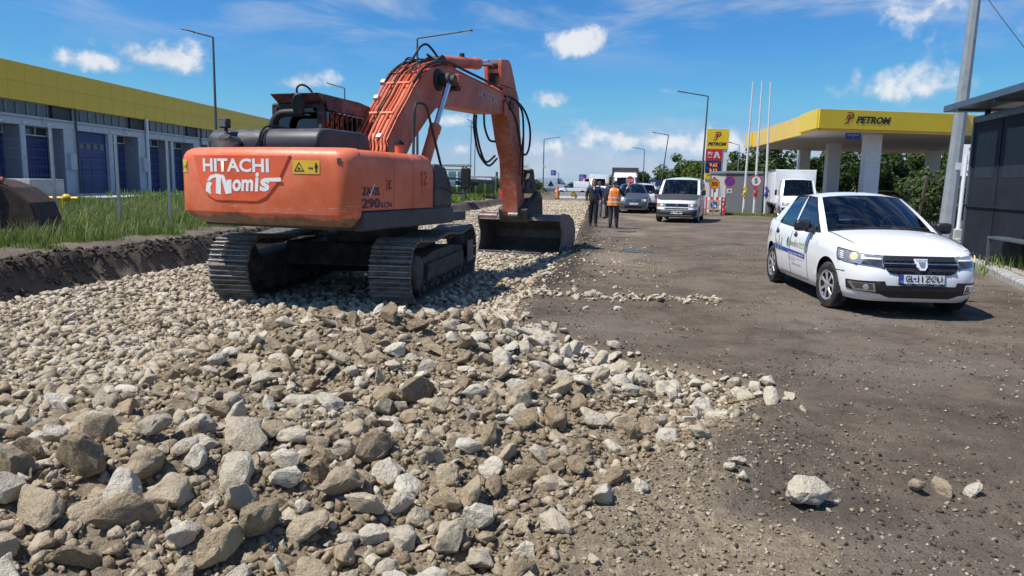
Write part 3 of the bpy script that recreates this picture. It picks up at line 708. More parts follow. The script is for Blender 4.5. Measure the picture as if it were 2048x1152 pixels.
def build_excavator():
    YAW=-radians(20.5)
    ex=thing('excavator','large orange tracked excavator with its wide bucket set down on the stone bed','excavator',(-2.28,12.48,-.20),YAW)
    # ---------- undercarriage (turned against the house)
    dY=radians(20.5-8.3); U=Matrix.Translation((-.30,.05,0))@Matrix.Rotation(dY,4,'Z')
    def place(o): o.matrix_local=U@o.matrix_local if False else U; return o
    HL=2.32; RAD=.445
    # closed loop of the chain seen from the side (y,z), with the sag of the upper run
    def loop():
        P=[]
        rc=RAD; zc=.49; yc=HL-rc
        for i in range(13):
            a=-pi/2-pi*i/12; P.append((-yc+rc*cos(a),zc+rc*sin(a)))
        for i in range(1,40):
            y=-yc+2*yc*i/40; sag=-.055*(1-cos(2*pi*i/40*2))*.5; P.append((y,zc+rc+sag))
        for i in range(13):
            a=pi/2-pi*i/12; P.append((yc+rc*cos(a),zc+rc*sin(a)))
        for i in range(1,40): P.append((yc-2*yc*i/40,.045))
        return P
    LP=loop(); seg=[]; tot=0
    for i in range(len(LP)):
        a=Vector(LP[i]);b=Vector(LP[(i+1)%len(LP)]); l=(b-a).length; seg.append((tot,l,a,b)); tot+=l
    NS=50
    def at(d):
        d%=tot
        for t0,l,a,b in seg:
            if t0<=d<=t0+l+1e-9: return a+(b-a)*((d-t0)/l),(b-a).normalized()
    pitch=tot/NS
    sb=MB(); w=.30; p=pitch*.5
    # one triple grouser shoe: plate with three ribs and two pairs of bolts
    prof=[(-p*.94,0),(-p*.94,.012),(-p*.80,.048),(-p*.68,.048),(-p*.52,.012),(-p*.12,.010),(-p*.05,.044),(p*.07,.044),(p*.16,.010),(p*.58,.012),(p*.71,.046),(p*.83,.046),(p*.97,.008),(p*1.04,0),(p*1.0,-.014),(-p*.9,-.014)]
    sb.prism(prof,-w,w,'x')
    for x in (-.13,-.055,.055,.13):
        for y in (-.32,.36): sb.cyl((x,p*y,.008),(x,p*y,.026),.016,.014,6)
    sb.box((0,-p*.2,.0125),(.07,.03,.006))
    proto=None
    for sx in (-1,1):
        cx=sx*1.195
        tr=MB()
        # side frame, rollers, sprocket and idler in dark muddy steel
        prof=[(-1.75,.28),(-1.62,.62),(-.6,.70),(.6,.70),(1.62,.62),(1.78,.28),(1.5,.24),(-1.5,.24)]
        tr.prism(prof,cx-.2,cx+.2,'x')
        tr.prism([(-1.3,.30),(-1.25,.55),(1.25,.55),(1.3,.30)],cx+sx*.2-.03,cx+sx*.2+.04*sx+.03,'x')
        trk=tr.build('track',M_track,ex,bevel=.012); place(trk)
        for y in np.linspace(-1.45,1.45,8):
            b=MB(); b.lathe([(.0,-.26),(.06,-.26),(.07,-.22),(.115,-.20),(.115,-.08),(.09,-.06),(.09,.06),(.115,.08),(.115,.20),(.07,.22),(.06,.26),(0,.26)],16,'x',(cx,y,.19))
            o=b.build('track_roller',M_track,trk)
        for y,n,nm in ((-1.87,'d','drive_sprocket'),(1.87,'i','idler_wheel')):
            b=MB(); b.lathe([(0,-.22),(.12,-.22),(.14,-.16),(.30,-.12),(.34,-.06),(.40,-.05),(.40,.05),(.34,.06),(.30,.12),(.14,.16),(.12,.22),(0,.22)],28,'x',(cx,y,.49))
            b.build(nm,M_track,trk)
        fin=MB(); fin.lathe([(0,0),(.21,0),(.24,-.02),(.26,-.06),(.26,-.12)],24,'x',(cx+sx*.30,-1.87,.49)) if sx>0 else fin.lathe([(0,0),(.21,0),(.24,.02),(.26,.06),(.26,.12)],24,'x',(cx+sx*.30,-1.87,.49))
        fin.build('final_drive',M_track,trk)
        # plate guards at the idler end
        gd=MB(); gd.box((cx+sx*.29,1.75,.50),(.03,.5,.40)); gd.build('idler_guard',M_shoe,trk,bevel=.01)
        ln=MB()
        for i in range(NS):
            q,d=at((i+.5)*pitch); nrm=Vector((d.y,-d.x))   # outward for this winding
            nrm=nrm if (q-Vector((0,.49))).dot(nrm)>0 else -nrm; c=q-nrm*.065
            ang=atan2(d.y,d.x); ln.box((cx,c.x,c.y),(.19,pitch*.8,.085),Matrix.Rotation(ang,3,'X'))
        ln.build('track_chain',M_track,trk,smooth=0)
        for i in range(NS):
            q,d=at((i+.5)*pitch+.03*sx)
            nrm=Vector((d.y,-d.x)); cen=Vector((0,sum(s_[2].x for s_ in seg)/len(seg),.49))
            if (q-Vector((0,.49))).dot(nrm)<0: nrm=-nrm
            T=Matrix(((1,0,0,cx),(0,d.x,nrm.x,q.x),(0,d.y,nrm.y,q.y),(0,0,0,1)))
            jit=RNG.normal(0,.006)
            if proto is None:
                o=sb.build('track_shoe',[M_shoe,M_rib],trk,smooth=30); proto=o
                for pf in o.data.polygons: pf.material_index=1 if (pf.center.z>.035 and abs(pf.normal.z)>.6) else 0
            else:
                o=link('track_shoe',proto.data,trk)
            o.matrix_local=T@Matrix.Rotation(jit,4,'X')
    b=MB(); b.prism([(-.95,.45),(-.75,.80),(.75,.80),(.95,.45),(.6,.32),(-.6,.32)],-1.05,1.05,'x'); b.cyl((0,0,.75),(0,0,.92),.62,.62,32)
    place(b.build('undercarriage_frame',M_frame,ex,bevel=.02))
    b=MB(); b.cyl((0,0,.9),(0,0,1.16),.66,.70,40); b.build('slew_ring',M_frame,ex)
    # ---------- upper structure
    b=MB()
    b.box((0,-.85,1.22),(2.40,3.6,.16)); b.box((1.305,-1.32,1.265),(.17,2.72,.25)); b.box((-1.305,-.9,1.265),(.15,2.9,.25)); b.box((.95,-.15,1.24),(.72,.38,.22))
    b.build('main_frame',M_grey,ex,bevel=.025)
    # counterweight : ring loft
    def outline(ins):
        W=1.375-ins; yr=-3.07+ins; P=[]
        rc=.24
        P.append((W,-2.70))
        for i in range(9):
            a=-(pi/2)*i/8; P.append((W-rc+rc*cos(a),yr+.10+rc+rc*sin(a)))
        for i in range(1,13):
            x=(W-rc)*(1-2*i/13); P.append((x,yr+.10*(abs(x)/(W-rc))**2.2))
        for i in range(9):
            a=-pi/2-(pi/2)*i/8; P.append((-(W-rc)+rc*cos(a),yr+.10+rc+rc*sin(a)))
        P.append((-W,-2.70)); return P
    rows=[(1.185,.24),(1.19,.16),(1.225,.10),(1.30,.035),(1.33,.008),(1.36,0),(1.75,0),(2.03,.0),(2.09,.012),(2.14,.035),(2.175,.075),(2.195,.13),(2.20,.20)]
    V=[];n=len(outline(0))
    for z,i in rows: V+= [(x,y,z) for x,y in outline(i)]
    F=[(r*n+j,r*n+j+1,(r+1)*n+j+1,(r+1)*n+j) for r in range(len(rows)-1) for j in range(n-1)]
    F+=[tuple(range(n))[::-1],tuple((len(rows)-1)*n+j for j in range(n))]
    F+=[tuple([r*n for r in range(len(rows))]+[r*n+n-1 for r in range(len(rows)-1,-1,-1)])]
    b=MB(); b.add(V,F); cw=b.build('counterweight',M_cw,ex,smooth=40)
    def rear(x,z,off=.004):
        # point on the rear face of the counterweight
        W=1.375; rc=.24; yr=-3.07; ax=abs(x)
        if ax<=W-rc: y=yr+.10*(ax/(W-rc))**2.2
        else: a=min(1,(ax-(W-rc))/rc); y=yr+.10+rc-rc*sqrt(max(0,1-a*a))
        return (x,y-off,z)
    # raised shield round the lettering, bevelled towards the face
    def shield(off,grow):
        P=[(-1.02-grow,2.085+grow*.3),(.56+grow,2.085+grow*.3),(.38+grow*.8,1.75-grow),(.20+grow*.7,1.56-grow),(.06,1.505-grow),(-.62,1.505-grow),(-.76-grow*.7,1.56-grow),(-.90-grow*.8,1.75-grow)]
        Q=[]
        for i in range(len(P)):
            p,q=P[i],P[(i+1)%len(P)]
            for t in np.linspace(0,1,9)[:-1]: Q.append((p[0]+(q[0]-p[0])*t,p[1]+(q[1]-p[1])*t))
        return [rear(x,z,off) for x,z in Q]
    A,B=shield(.0,.025),shield(.016,0); k=len(A); b=MB()
    # fan the front face in columns so that it follows the curve
    b.add(A+B,[(i,(i+1)%k,k+(i+1)%k,k+i) for i in range(k)])
    cols=40; lo=[];hi=[]
    import bisect
    xs=np.linspace(-1.02,.56,cols)
    def zlow(x): return interp(x,[-1.02,-.90,-.76,-.62,.06,.20,.38,.56],[2.085,1.75,1.56,1.505,1.505,1.56,1.75,2.085])
    base=len(b.v); vv=[];ff=[]
    for x in xs: vv+= [rear(x,zlow(x),.016),rear(x,2.085,.016)]
    for i in range(cols-1): ff.append((2*i,2*i+2,2*i+3,2*i+1))
    b.add(vv,ff); b.build('shield_panel',M_orf,cw,smooth=25)
    text_on('lettering','HITACHI',lambda u,v:rear(-.835+u,1.87+v,.020),M_white,cw,w=1.10,h=.175,bold=.028)
    # contractor's name: fat slanted script with a swoosh from the N and a long bar out of the s
    def nm(u,v): return rear(-.80+u,1.575+v,.020)
    text_on('lettering','om',lambda u,v:nm(.47+u+v*.10,.045+v+u*.02),M_white,cw,w=.34,h=.155,bold=.035)['kind']='stuff'
    text_on('lettering','i',lambda u,v:nm(.835+u+v*.10,.052+v),M_white,cw,w=.055,h=.245,bold=.035)
    text_on('lettering','s',lambda u,v:nm(.915+u+v*.10,.055+v),M_white,cw,w=.145,h=.165,bold=.035)
    sw=[[(.0,.04),(.02,.15),(.075,.165),(.125,.145),(.09,.09),(.10,.0)],
        [(.03,.175),(.09,.245),(.20,.272),(.33,.255),(.33,.21),(.20,.225),(.12,.205),(.085,.175)],
        [(.20,.235),(.29,.25),(.275,.0),(.185,.015)],
        [(.28,.255),(.345,.245),(.415,.085),(.40,.01),(.36,.01)],
        [(.385,.19),(.465,.20),(.46,.02),(.365,.012)],
        [(.985,.225),(1.24,.235),(1.24,.185),(1.03,.18)]]
    for pl_ in sw: flat_on('swoosh',[pl_],nm,M_white,cw)
    # warning plates
    for x0,x1,z0,z1 in ((.60,.97,1.86,2.03),(-1.33,-1.16,1.86,2.03)):
        cs=np.linspace(x0,x1,7); b=MB()
        for i in range(6): b.add([rear(cs[i],z0,.005),rear(cs[i+1],z0,.005),rear(cs[i+1],z1,.005),rear(cs[i],z1,.005)],[(0,1,2,3)])
        pl=b.build('warning_plate',M_yel,cw,smooth=40)
        w=x1-x0; f=lambda u,v:rear(x0+u*w/.37,z0+v,.008)
        tri=[(.02,.03),(.165,.03),(.0925,.15)]; ti=[(.04,.042),(.145,.042),(.0925,.13)]
        flat_on('warning_print',[[tri[i],tri[(i+1)%3],ti[(i+1)%3],ti[i]] for i in range(3)]+[[(.07,.055),(.115,.055),(.1,.08),(.085,.08)]]
            +[[(.22,.072),(.24,.092),(.24,.052)],[(.24,.067),(.265,.067),(.265,.077),(.24,.077)],[(.285,.072),(.265,.092),(.265,.052)]]
            +[circ(.325,.128,.012,10),[(.305,.112),(.345,.112),(.345,.07),(.335,.07),(.335,.022),(.327,.022),(.325,.06),(.323,.022),(.315,.022),(.315,.07),(.305,.07)]],f,M_blk,pl)
    flat_on('stencil',[[(0,0),(.05,0),(.05,.075),(0,.075)]],lambda u,v:rear(1.20+u,1.985+v,.006),mat('faded_print',(.10,.06,.05),.6),cw)
    # side doors (right) : prisms with a rounded shoulder
    sec=[(1.36,1.40),(1.368,1.9),(1.36,2.04),(1.335,2.11),(1.29,2.158),(1.22,2.185),(1.0,2.195),(.55,2.195),(.55,1.40)]
    def door(y0,y1,m,front_round=False,nm='side_door'):
        b=MB()
        if not front_round: b.prism([(x,z) for x,z in sec],y0,y1,'y')
        else:
            V=[];st=[(y0,0),(y1-.16,0),(y1-.09,.02),(y1-.04,.055),(y1-.01,.10),(y1,.17)]
            for y,d in st: V+=[(x-(d*.3 if x>.6 else 0),y,z-(d if z>2.0 else 0)) for x,z in sec]
            k=len(sec); F=[(i*k+j,i*k+(j+1)%k,(i+1)*k+(j+1)%k,(i+1)*k+j) for i in range(len(st)-1) for j in range(k)]+[tuple(range(k)),tuple((len(st)-1)*k+j for j in range(k))]
            b.add(V,F)
        return b.build(nm,m,ex,smooth=38,bevel=.006)
    d1=door(-2.69,-1.848,M_or); door(-1.838,-1.293,M_or); door(-1.283,-.585,M_or,True)
    b=MB(); b.box((1.372,-1.98,1.74),(.012,.14,.17)); lt=b.build('door_latch',M_or,d1,bevel=.004)
    b=MB(); b.box((1.379,-1.98,1.74),(.006,.085,.12)); b.build('latch_recess',M_blk,d1); b=MB(); b.box((1.382,-1.965,1.74),(.01,.05,.09)); b.build('latch_handle',M_or,d1,bevel=.004)
    sidef=lambda y,z,off=.004:(lambda u,v:(1.3675+off,y+u,z+v))
    text_on('lettering','ZAXIS',sidef(-2.66,1.60),M_blk,d1,w=.42,h=.105,bold=.02)
    flat_on('lettering',[[(.155,-.01),(.19,-.01),(.30,.155),(.265,.135)]],sidef(-2.66,1.60,.007),M_white,d1)
    text_on('lettering','290',sidef(-2.665,1.435),mat('navy_print',(.03,.03,.07),.5),d1,w=.44,h=.125,bold=.02)
    text_on('lettering','LCN',sidef(-2.19,1.435),MATS['navy_print'],d1,w=.27,h=.075,bold=.012)
    # sprayed number with drips
    b=[[(0,0),(.03,0),(.03,.20),(0,.20),(-.035,.15),(0,.16)],[(.07,.16),(.10,.20),(.15,.20),(.17,.16),(.16,.11),(.10,.035),(.175,.035),(.175,.0),(.065,.0),(.065,.03),(.13,.11),(.14,.155),(.125,.17),(.095,.145)],[(.01,0),(.022,0),(.018,-.16),(.013,-.16)],[(.09,0),(.10,0),(.097,-.10),(.093,-.10)]]
    flat_on('sprayed_number',b,lambda u,v:(1.3715,-1.05+u*1.05,1.74+v),mat('red_spray',(.50,.045,.03),.6),[o for o in bpy.data.objects if o.name=='side_door.002'][0])
    # dark tool box ahead of the doors
    b=MB(); b.prism([(-.575,1.40),(-.575,2.06),(-.50,2.065),(-.20,2.02),(-.02,1.80),(.03,1.72),(.05,1.40)],.62,1.355,'x'); tb=b.build('tool_box',M_grey,ex,bevel=.03,seg=3)
    b=MB(); b.tube([(1.365,-.57,1.70),(1.365,-.25,1.70),(1.365,-.0,1.62)],.006,5); b.build('panel_seam',M_blk,tb)
    # left side panels and cab base
    b=MB(); b.prism([(-x,z) for x,z in sec],-2.80,-1.15,'y'); b.build('side_door',M_or,ex,smooth=38,bevel=.006)
    # roof plates between
    b=MB(); b.box((0,-1.9,2.14),(1.3,1.9,.06)); b.build('deck_plate',M_or,ex,bevel=.01)
    # engine hood (dark plastic), two pieces with a gap
    for x0,x1 in ((-1.17,-.255),(-.235,.66)):
        b=MB(); b.prism([(-2.58,2.17),(-2.60,2.30),(-2.55,2.405),(-2.46,2.46),(-2.3,2.475),(-1.5,2.475),(-1.35,2.44),(-1.28,2.36),(-1.26,2.17)],x0,x1,'x')
        b.build('engine_hood',M_grey,ex,smooth=50,bevel=.07,seg=4)
    b=MB(); b.tube(catmull([(-.35,-2.62,2.215),(-.3,-2.66,2.22),(-.24,-2.645,2.30),(-.22,-2.60,2.43),(-.22,-2.45,2.50),(-.22,-2.0,2.50)],5),.014,6); b.build('cable',M_hose,ex)
    # rear camera on its stalk and its black dome
    b=MB(); b.box((-.82,-2.62,2.53),(.14,.09,.13)); cm=b.build('rear_camera',M_frame,ex,bevel=.015)
    b=MB(); b.box((-.82,-2.668,2.53),(.10,.006,.09)); b.build('lens',mat('camera_lens',(.12,.14,.14),.15),cm)
    b=MB(); b.cyl((-.81,-2.61,2.46),(-.78,-2.64,2.36),.025,.03); b.build('stalk',M_frame,cm)
    b=MB(); b.lathe([(.0,.10),(.07,.10),(.10,.06),(.19,.02),(.205,-.01),(.19,-.025),(0,-.025)],20,'z',(0,0,0)); o=b.build('horn_cover',M_frame,ex,smooth=50); o.location=(-.73,-2.70,2.26); o.rotation_euler=(.5,.15,0)
    # exhaust / air pipes at the right
    b=MB(); b.cyl((1.0,-1.05,2.17),(1.0,-1.05,2.32),.065,.065,14); b.build('filler_pipe',M_or,ex)
    b=MB(); b.cyl((1.0,-1.05,2.32),(1.0,-1.05,2.37),.075,.07,14); b.cyl((1.0,-1.05,2.37),(1.0,-1.05,2.395),.035,.03,10); b.build('filler_cap',M_hose,ex)
    # curved intake behind the cab
    b=MB(); b.tube(catmull([(-1.12,-1.25,2.42),(-1.11,-1.24,2.62),(-1.05,-1.22,2.74),(-.92,-1.2,2.80),(-.6,-1.18,2.80)],6),.06,12); b.build('air_intake',M_hose,ex)
    # grab rail on the right
    b=MB(); b.tube(catmull([(1.22,-1.02,2.17),(1.22,-1.0,2.55),(1.22,-.97,2.86),(1.22,-.88,2.94),(1.22,-.66,2.94),(1.22,-.56,2.86)],6)+[Vector((1.30,.04,1.52)),Vector((1.30,.06,1.30))],.022,8); b.build('grab_rail',M_frame,ex)
    # mirror
    b=MB(); b.tube([(1.32,.04,1.62),(1.45,.16,1.60),(1.50,.22,1.62),(1.50,.24,1.70)],.012,6); mr=b.build('mirror_arm',M_frame,ex)
    b=MB(); b.prism([(1.43,1.70),(1.43,2.0),(1.46,2.03),(1.57,2.02),(1.59,1.97),(1.59,1.73),(1.56,1.69),(1.46,1.675)],.20,.27,'y'); b.build('mirror',M_hose,mr,bevel=.015)
    # ---------- cab
    cab=MB(); X0,X1,Y0,Y1=-1.30,-.36,-1.02,.78
    cab.box(((X0+X1)/2,(Y0+Y1)/2,1.72),(X1-X0,Y1-Y0,.84))
    cabo=cab.build('cab',M_frame,ex,bevel=.03)
    for (x,y) in ((X0+.05,Y0+.05),(X1-.05,Y0+.05),(X1-.05,.02),(X0+.05,.02)):
        b=MB(); b.box((x,y,2.54),(.10,.10,.82)); b.build('pillar',M_brown if x>-.6 else M_frame,cabo,bevel=.015)
    for x in (X0+.05,X1-.05):
        b=MB(); b.tube([(x,Y1-.02,2.1),(x,Y1-.03,2.35),(x,Y1-.16,2.7),(x,Y1-.4,2.92)],.05,8); b.build('pillar',M_brown if x>-.6 else M_frame,cabo)
    b=MB(); b.box(((X0+X1)/2,-.18,2.93),(X1-X0,1.68,.09)); b.build('roof',M_frame,cabo,bevel=.03)
    b=MB(); b.box(((X0+X1)/2,Y0+.03,2.56),(X1-X0-.2,.012,.66)); b.build('rear_window',M_glass,cabo)
    b=MB(); b.box((X1-.03,-.45,2.53),(.012,.84,.72)); b.box((X1-.03,.38,2.48),(.012,.62,.66)); b.build('side_window',M_glass,cabo)
    b=MB(); b.box((X0+.03,-.15,2.5),(.012,1.5,.72)); b.build('side_window',M_glass,cabo)
    # seat inside
    b=MB(); b.box((-.83,-.32,1.85),(.5,.5,.14)); b.box((-.83,-.60,2.25),(.48,.12,.75)); b.box((-.83,-.62,2.7),(.26,.10,.2)); b.build('seat',M_hose,cabo,bevel=.03)
    # roof guard: slab flaring over the rear window, perforated side cheek
    b=MB(); b.prism([(-1.20,3.09),(-1.16,3.10),(.0,3.07),(.72,2.98),(1.0,2.80),(1.02,2.73),(.96,2.74),(.62,2.90),(-.90,2.955),(-.98,2.955)],-1.19,-.33,'x'); rg=b.build('roof_guard',M_brown,cabo,bevel=.008)
    b=MB(); b.prism([(-1.0,3.06),(0,3.04),(.72,2.95),(1.0,2.78),(1.08,2.58),(1.02,2.56),(.92,2.70),(.68,2.80),(-.2,2.85),(-.92,2.86)],-.335,-.315,'x'); b.build('guard_cheek',M_brown,cabo)
    for i in range(9):
        b=MB(); b.box((-.324,-.62+.13*i,2.835-.004*i),(.03,.085,.018)); b.build('guard_slot',mat('light_slot',(.55,.62,.66),.5),cabo,bevel=.004)
    # window guard bars on the right side
    for i in range(12):
        y=-.82+i*.135; b=MB(); b.cyl((-.31,y,2.12),(-.31,y+.02,2.84-.0*i),.012,.012,6); b.build('guard_bar',M_brown,cabo)
    b=MB(); b.tube([(-.31,-.88,2.42),(-.31,.95,2.36)],.012,6); b.tube([(-.31,-.88,2.14),(-.31,.95,2.10)],.014,6); b.build('guard_rail',M_brown,cabo)
    # round mirror on the cab's rear corner
    o=MB().lathe([(0,-.02),(.11,-.02),(.125,0),(.11,.03),(0,.06)],22,'y').build('cab_mirror',M_hose,cabo); o.location=(-.63,-1.24,2.92); o.rotation_euler=(.1,0,.5)
    o.scale=(.8,1,1.35)
    b=MB(); b.tube(catmull([(-.66,-1.2,3.02),(-.68,-1.2,3.16),(-.62,-1.16,3.22),(-.52,-1.1,3.16),(-.42,-1.02,2.95)],6),.016,6); b.build('mirror_arm',M_hose,cabo)
    # ---------- boom
    top=[(-.10,2.45),(.27,2.86),(.58,3.15),(.84,3.42),(1.08,3.62),(1.41,3.79),(1.87,3.91),(2.31,3.94),(2.89,3.90),(3.65,3.86),(4.34,3.82),(4.95,3.78),(5.30,3.72),(5.52,3.60),(5.56,3.47)]
    bot=[(5.42,3.36),(4.98,3.32),(4.5,3.29),(3.8,3.27),(2.9,3.25),(2.21,3.23),(1.82,3.18),(1.61,3.10),(1.33,2.92),(1.04,2.70),(.73,2.47),(.45,2.15),(.30,1.85),(.10,1.80),(-.12,2.0)]
    b=MB(); b.prism(top+bot,-.27,.27,'x'); bm_=b.build('boom',M_bo,ex,smooth=25,bevel=.012)
    # flanges: lips along upper and lower edge of each side plate
    for x in (-.275,.275):
        b=MB(); b.tube([(x*1.0,y,z+.005) for y,z in top[:12]],.014,5); b.build('weld_flange',M_bo,bm_)
    text_on('lettering','HITACHI',planar((.279,3.56,3.50),(0,1,-.035),(0,0,1)),mat('faded_white_print',(.50,.40,.38),.6),bm_,w=1.12,h=.21,bold=.008)
    # pin bosses and bracket box
    for sx in (-1,1):
        b=MB(); b.lathe([(0,0),(.10,0),(.125,.02),(.125,.20)] if sx<0 else [(0,.20),(.10,.20),(.125,.18),(.125,0)],18,'x',(sx*.27 if sx>0 else -.47,1.86,3.66)); b.build('pin_boss',M_track,bm_)
        b=MB(); b.lathe([(0,0),(.17,0),(.20,.01),(.2,.03)] if sx<0 else [(0,.03),(.17,.03),(.20,.02),(.2,0)],20,'x',(sx*.275 if sx>0 else -.305,1.72,3.64)); b.build('pin_plate',M_hose,bm_)
    b=MB(); b.box((.37,2.30,3.70),(.20,.22,.22)); b.build('work_light_bracket',M_bo,bm_,bevel=.01)
    b=MB(); b.box((.34,2.30,3.55),(.16,.18,.06)); b.build('work_light',M_track,bm_,bevel=.01)
    # arm-end plates of the boom
    b=MB(); b.cyl((-.36,5.34,3.54),(.36,5.34,3.54),.10,.10,18); b.build('arm_pin',M_track,bm_)
    b=MB(); b.box((.30,5.10,3.45),(.05,.22,.34)); b.build('hose_block',M_bo,bm_,bevel=.02)
    # steel pipes along the back of the boom and their black hoses
    def along(off,x,i0=0,i1=9,dx=0):
        P=[]
        for i in range(i0,i1):
            y,z=top[i]; a=Vector(top[max(i-1,0)]);c=Vector(top[i+1]); d=(c-a).normalized(); n=Vector((-d.y,d.x))
            P.append((x+dx*(i-i0)/(i1-i0),y+n.x*off,z+n.y*off))
        return P
    xs=[-.33,-.255,-.19,-.05,.02,.09,.17,.235]
    for j,x in enumerate(xs):
        b=MB(); p=along(.055+.015*(j%2),x,0,6+(j%3)); p=[(x+.1,-.35,2.24),(x+.04,-.22,2.34)]+p
        b.tube(catmull(p,3),.024 if j not in (1,4) else .018,8); b.build('hydraulic_pipe',M_or,bm_)
    for j,(x,m) in enumerate(((-.30,.10),(.26,.085))):
        b=MB(); p=along(m,x,3,12); b.tube(catmull(p,4),.026,8); b.build('hydraulic_hose',M_hose,bm_)
    for j in range(6):
        rs=np.random.default_rng(j); b=MB(); x=-.26+.09*j
        p=[(x,.95,3.62+.05),(x+.05*rs.normal(),1.15,3.80+.06*rs.random()),(x+.06*rs.normal(),1.35,3.93+.07*rs.random()),(x+.05*rs.normal(),1.62,3.97+.05*rs.random()),(x,1.9,3.99)]
        b.tube(catmull(p,5),.013,6); b.build('hydraulic_hose',M_hose,bm_)
    b=MB(); b.tube(catmull([(-.12,.3,2.98),(-.1,.62,3.27),(-.12,.95,3.60),(-.1,1.2,3.80)],4),.02,6); b.tube(catmull([(-.10,.0,2.62),(-.13,.35,3.02),(-.09,.7,3.38),(-.13,1.0,3.66)],4),.014,6); b.build('hydraulic_hose',M_hose,bm_)
    for i in (1,3,4):   # clamps across the pipes
        y,z=top[i]; a=Vector(top[i-1]);c=Vector(top[i+1]);d=(c-a).normalized()
        for x in (-.25,.06):
            b=MB(); b.box((x,y-d.y*.075,z+d.x*.075),(.26,.05,.04),Matrix.Rotation(atan2(d.y,d.x),3,'X')); b.build('pipe_clamp',M_or,bm_,bevel=.006)
    for x,y,z in ((-.30,.50,3.20),(.12,-.13,2.50),(-.34,.80,3.50)):
        b=MB(); b.box((x,y,z),(.10,.10,.08),Matrix.Rotation(.75,3,'X')); b.build('valve_block',mat('pale_metal',(.55,.53,.48),.4,.6),bm_,bevel=.012)
    # hose loop at the top of the boom
    b=MB(); b.tube(catmull([(-.1,1.30,3.88),(-.1,1.55,4.10),(-.08,1.72,4.26),(-.02,1.88,4.30),(.06,2.12,4.12),(.08,2.16,4.05),(.05,2.0,4.05),(.0,1.8,4.12)],7),.022,8); b.build('hydraulic_hose',M_hose,bm_)
    # arm cylinder bracket
    for x in (-.13,.13):
        b=MB(); b.prism([(1.62,3.86),(1.85,4.02),(2.16,4.17),(2.30,4.10),(2.42,3.92)],x-.02,x+.02,'x'); b.build('cylinder_bracket',M_track,bm_)
    def cylinder(a,c,r,rr,f,nm,mt,mp):
        a,c=Vector(a),Vector(c); d=(c-a); m=a+d*f
        b=MB(); b.tube([a,a+d*.03,m-d*.06,m-d*.05,m],[r*.75,r,r,r*1.12,r*1.12],18); o=b.build(nm,mt,ex,smooth=50)
        b=MB(); b.cyl(m,c,rr,rr,14); b.build('rod',M_chrome,o)
        b=MB(); ax=Vector((1,0,0)); b.cyl(a-ax*(r*1.2),a+ax*(r*1.2),r*.9,None,14); b.build('eye',mp,o)
        b=MB(); b.cyl(c-ax*(r*1.2),c+ax*(r*1.2),r*.85,None,14); b.build('eye',mp,o)
        return o
    for x in (-.43,.43): cylinder((x,.52,1.55),(x,1.86,3.66),.10,.05,.58,'boom_cylinder',M_or,M_track)
    ac=cylinder((0,2.22,4.06),(0,5.15,4.44),.115,.058,.66,'arm_cylinder',M_bo,M_track)
    b=MB(); b.cyl((0,3.35,4.33),(0,3.35,4.39),.06,.05,10); b.tube([(.05,2.9,4.12),(.1,2.8,4.02),(.1,2.6,3.96)],.02,6); b.build('cylinder_port',M_hose,ac)
    # ---------- arm
    armL=[(5.02,4.53),(5.02,4.30),(5.10,3.95),(5.40,3.42),(5.68,2.79),(5.98,2.34),(6.18,1.62),(6.28,1.08),(6.36,.98)]
    armR=[(6.62,.96),(6.74,1.10),(6.76,1.4),(6.62,2.17),(6.42,2.85),(6.20,3.8),(5.95,4.14),(5.62,4.50),(5.45,4.58)]
    for x0,x1 in ((-.215,-.125),(.125,.215)):
        b=MB(); b.prism([(5.02,4.53),(5.02,4.30),(5.08,3.98),(6.0,3.98),(5.62,4.50),(5.45,4.58)],x0,x1,'x'); b.build('arm_cheek',M_bo,ex,bevel=.01)
    b=MB(); b.prism([(5.08,3.975)]+armL[3:]+armR[:5]+[(6.20,3.8),(6.06,3.975)],-.20,.20,'x'); arm=b.build('arm',M_arm,ex,smooth=25,bevel=.014)
    b=MB(); b.box((.215,6.42,2.45),(.02,.10,.9),Matrix.Rotation(-.22,3,'X')); b.build('arm_rib',M_arm,arm,bevel=.01)
    for y,z in ((6.0,3.3),(6.25,2.7),(6.4,2.0)):
        b=MB(); b.cyl((.2,y,z),(.212,y,z),.022,None,8); b.build('bolt',M_blk,arm)
    # bucket cylinder on the far side
    cylinder((0,6.28,3.75),(0,7.0,2.05),.095,.048,.55,'bucket_cylinder',M_arm,M_track)
    # black block between the cheeks, stands in for shade where the arm cylinder enters
    b=MB(); b.box((0,5.30,4.10),(.24,.3,.30)); b.build('gap_shade_block',M_hose,arm)
    # hose loops round the arm joint
    H=[[(.30,5.0,3.62),(.33,5.25,3.50),(.36,5.6,3.25),(.36,5.85,2.85),(.37,6.0,2.55),(.36,6.35,2.48),(.36,6.6,2.72),(.35,6.62,3.15),(.33,6.3,3.5),(.30,5.85,3.68),(.28,5.5,3.72)],
       [(.30,5.05,3.72),(.33,5.5,3.72),(.34,6.05,3.5),(.33,6.22,3.05),(.30,6.30,2.5),(.28,6.35,2.1),(.26,6.38,1.75)],
       [(-.28,4.65,3.30),(-.31,4.70,3.02),(-.30,4.86,2.60),(-.26,5.02,2.35),(-.20,5.35,2.18),(-.16,5.75,2.36)],
       [(-.27,4.75,3.30),(-.29,4.78,3.0),(-.27,4.98,2.55),(-.22,5.22,2.26),(-.16,5.62,2.42)],
       [(-.20,5.02,3.34),(-.22,5.12,3.05),(-.20,5.35,2.78),(-.15,5.6,2.75)]]
    for p in H:
        b=MB(); b.tube(catmull(p,6),.026,8); b.build('hydraulic_hose',M_hose,arm)
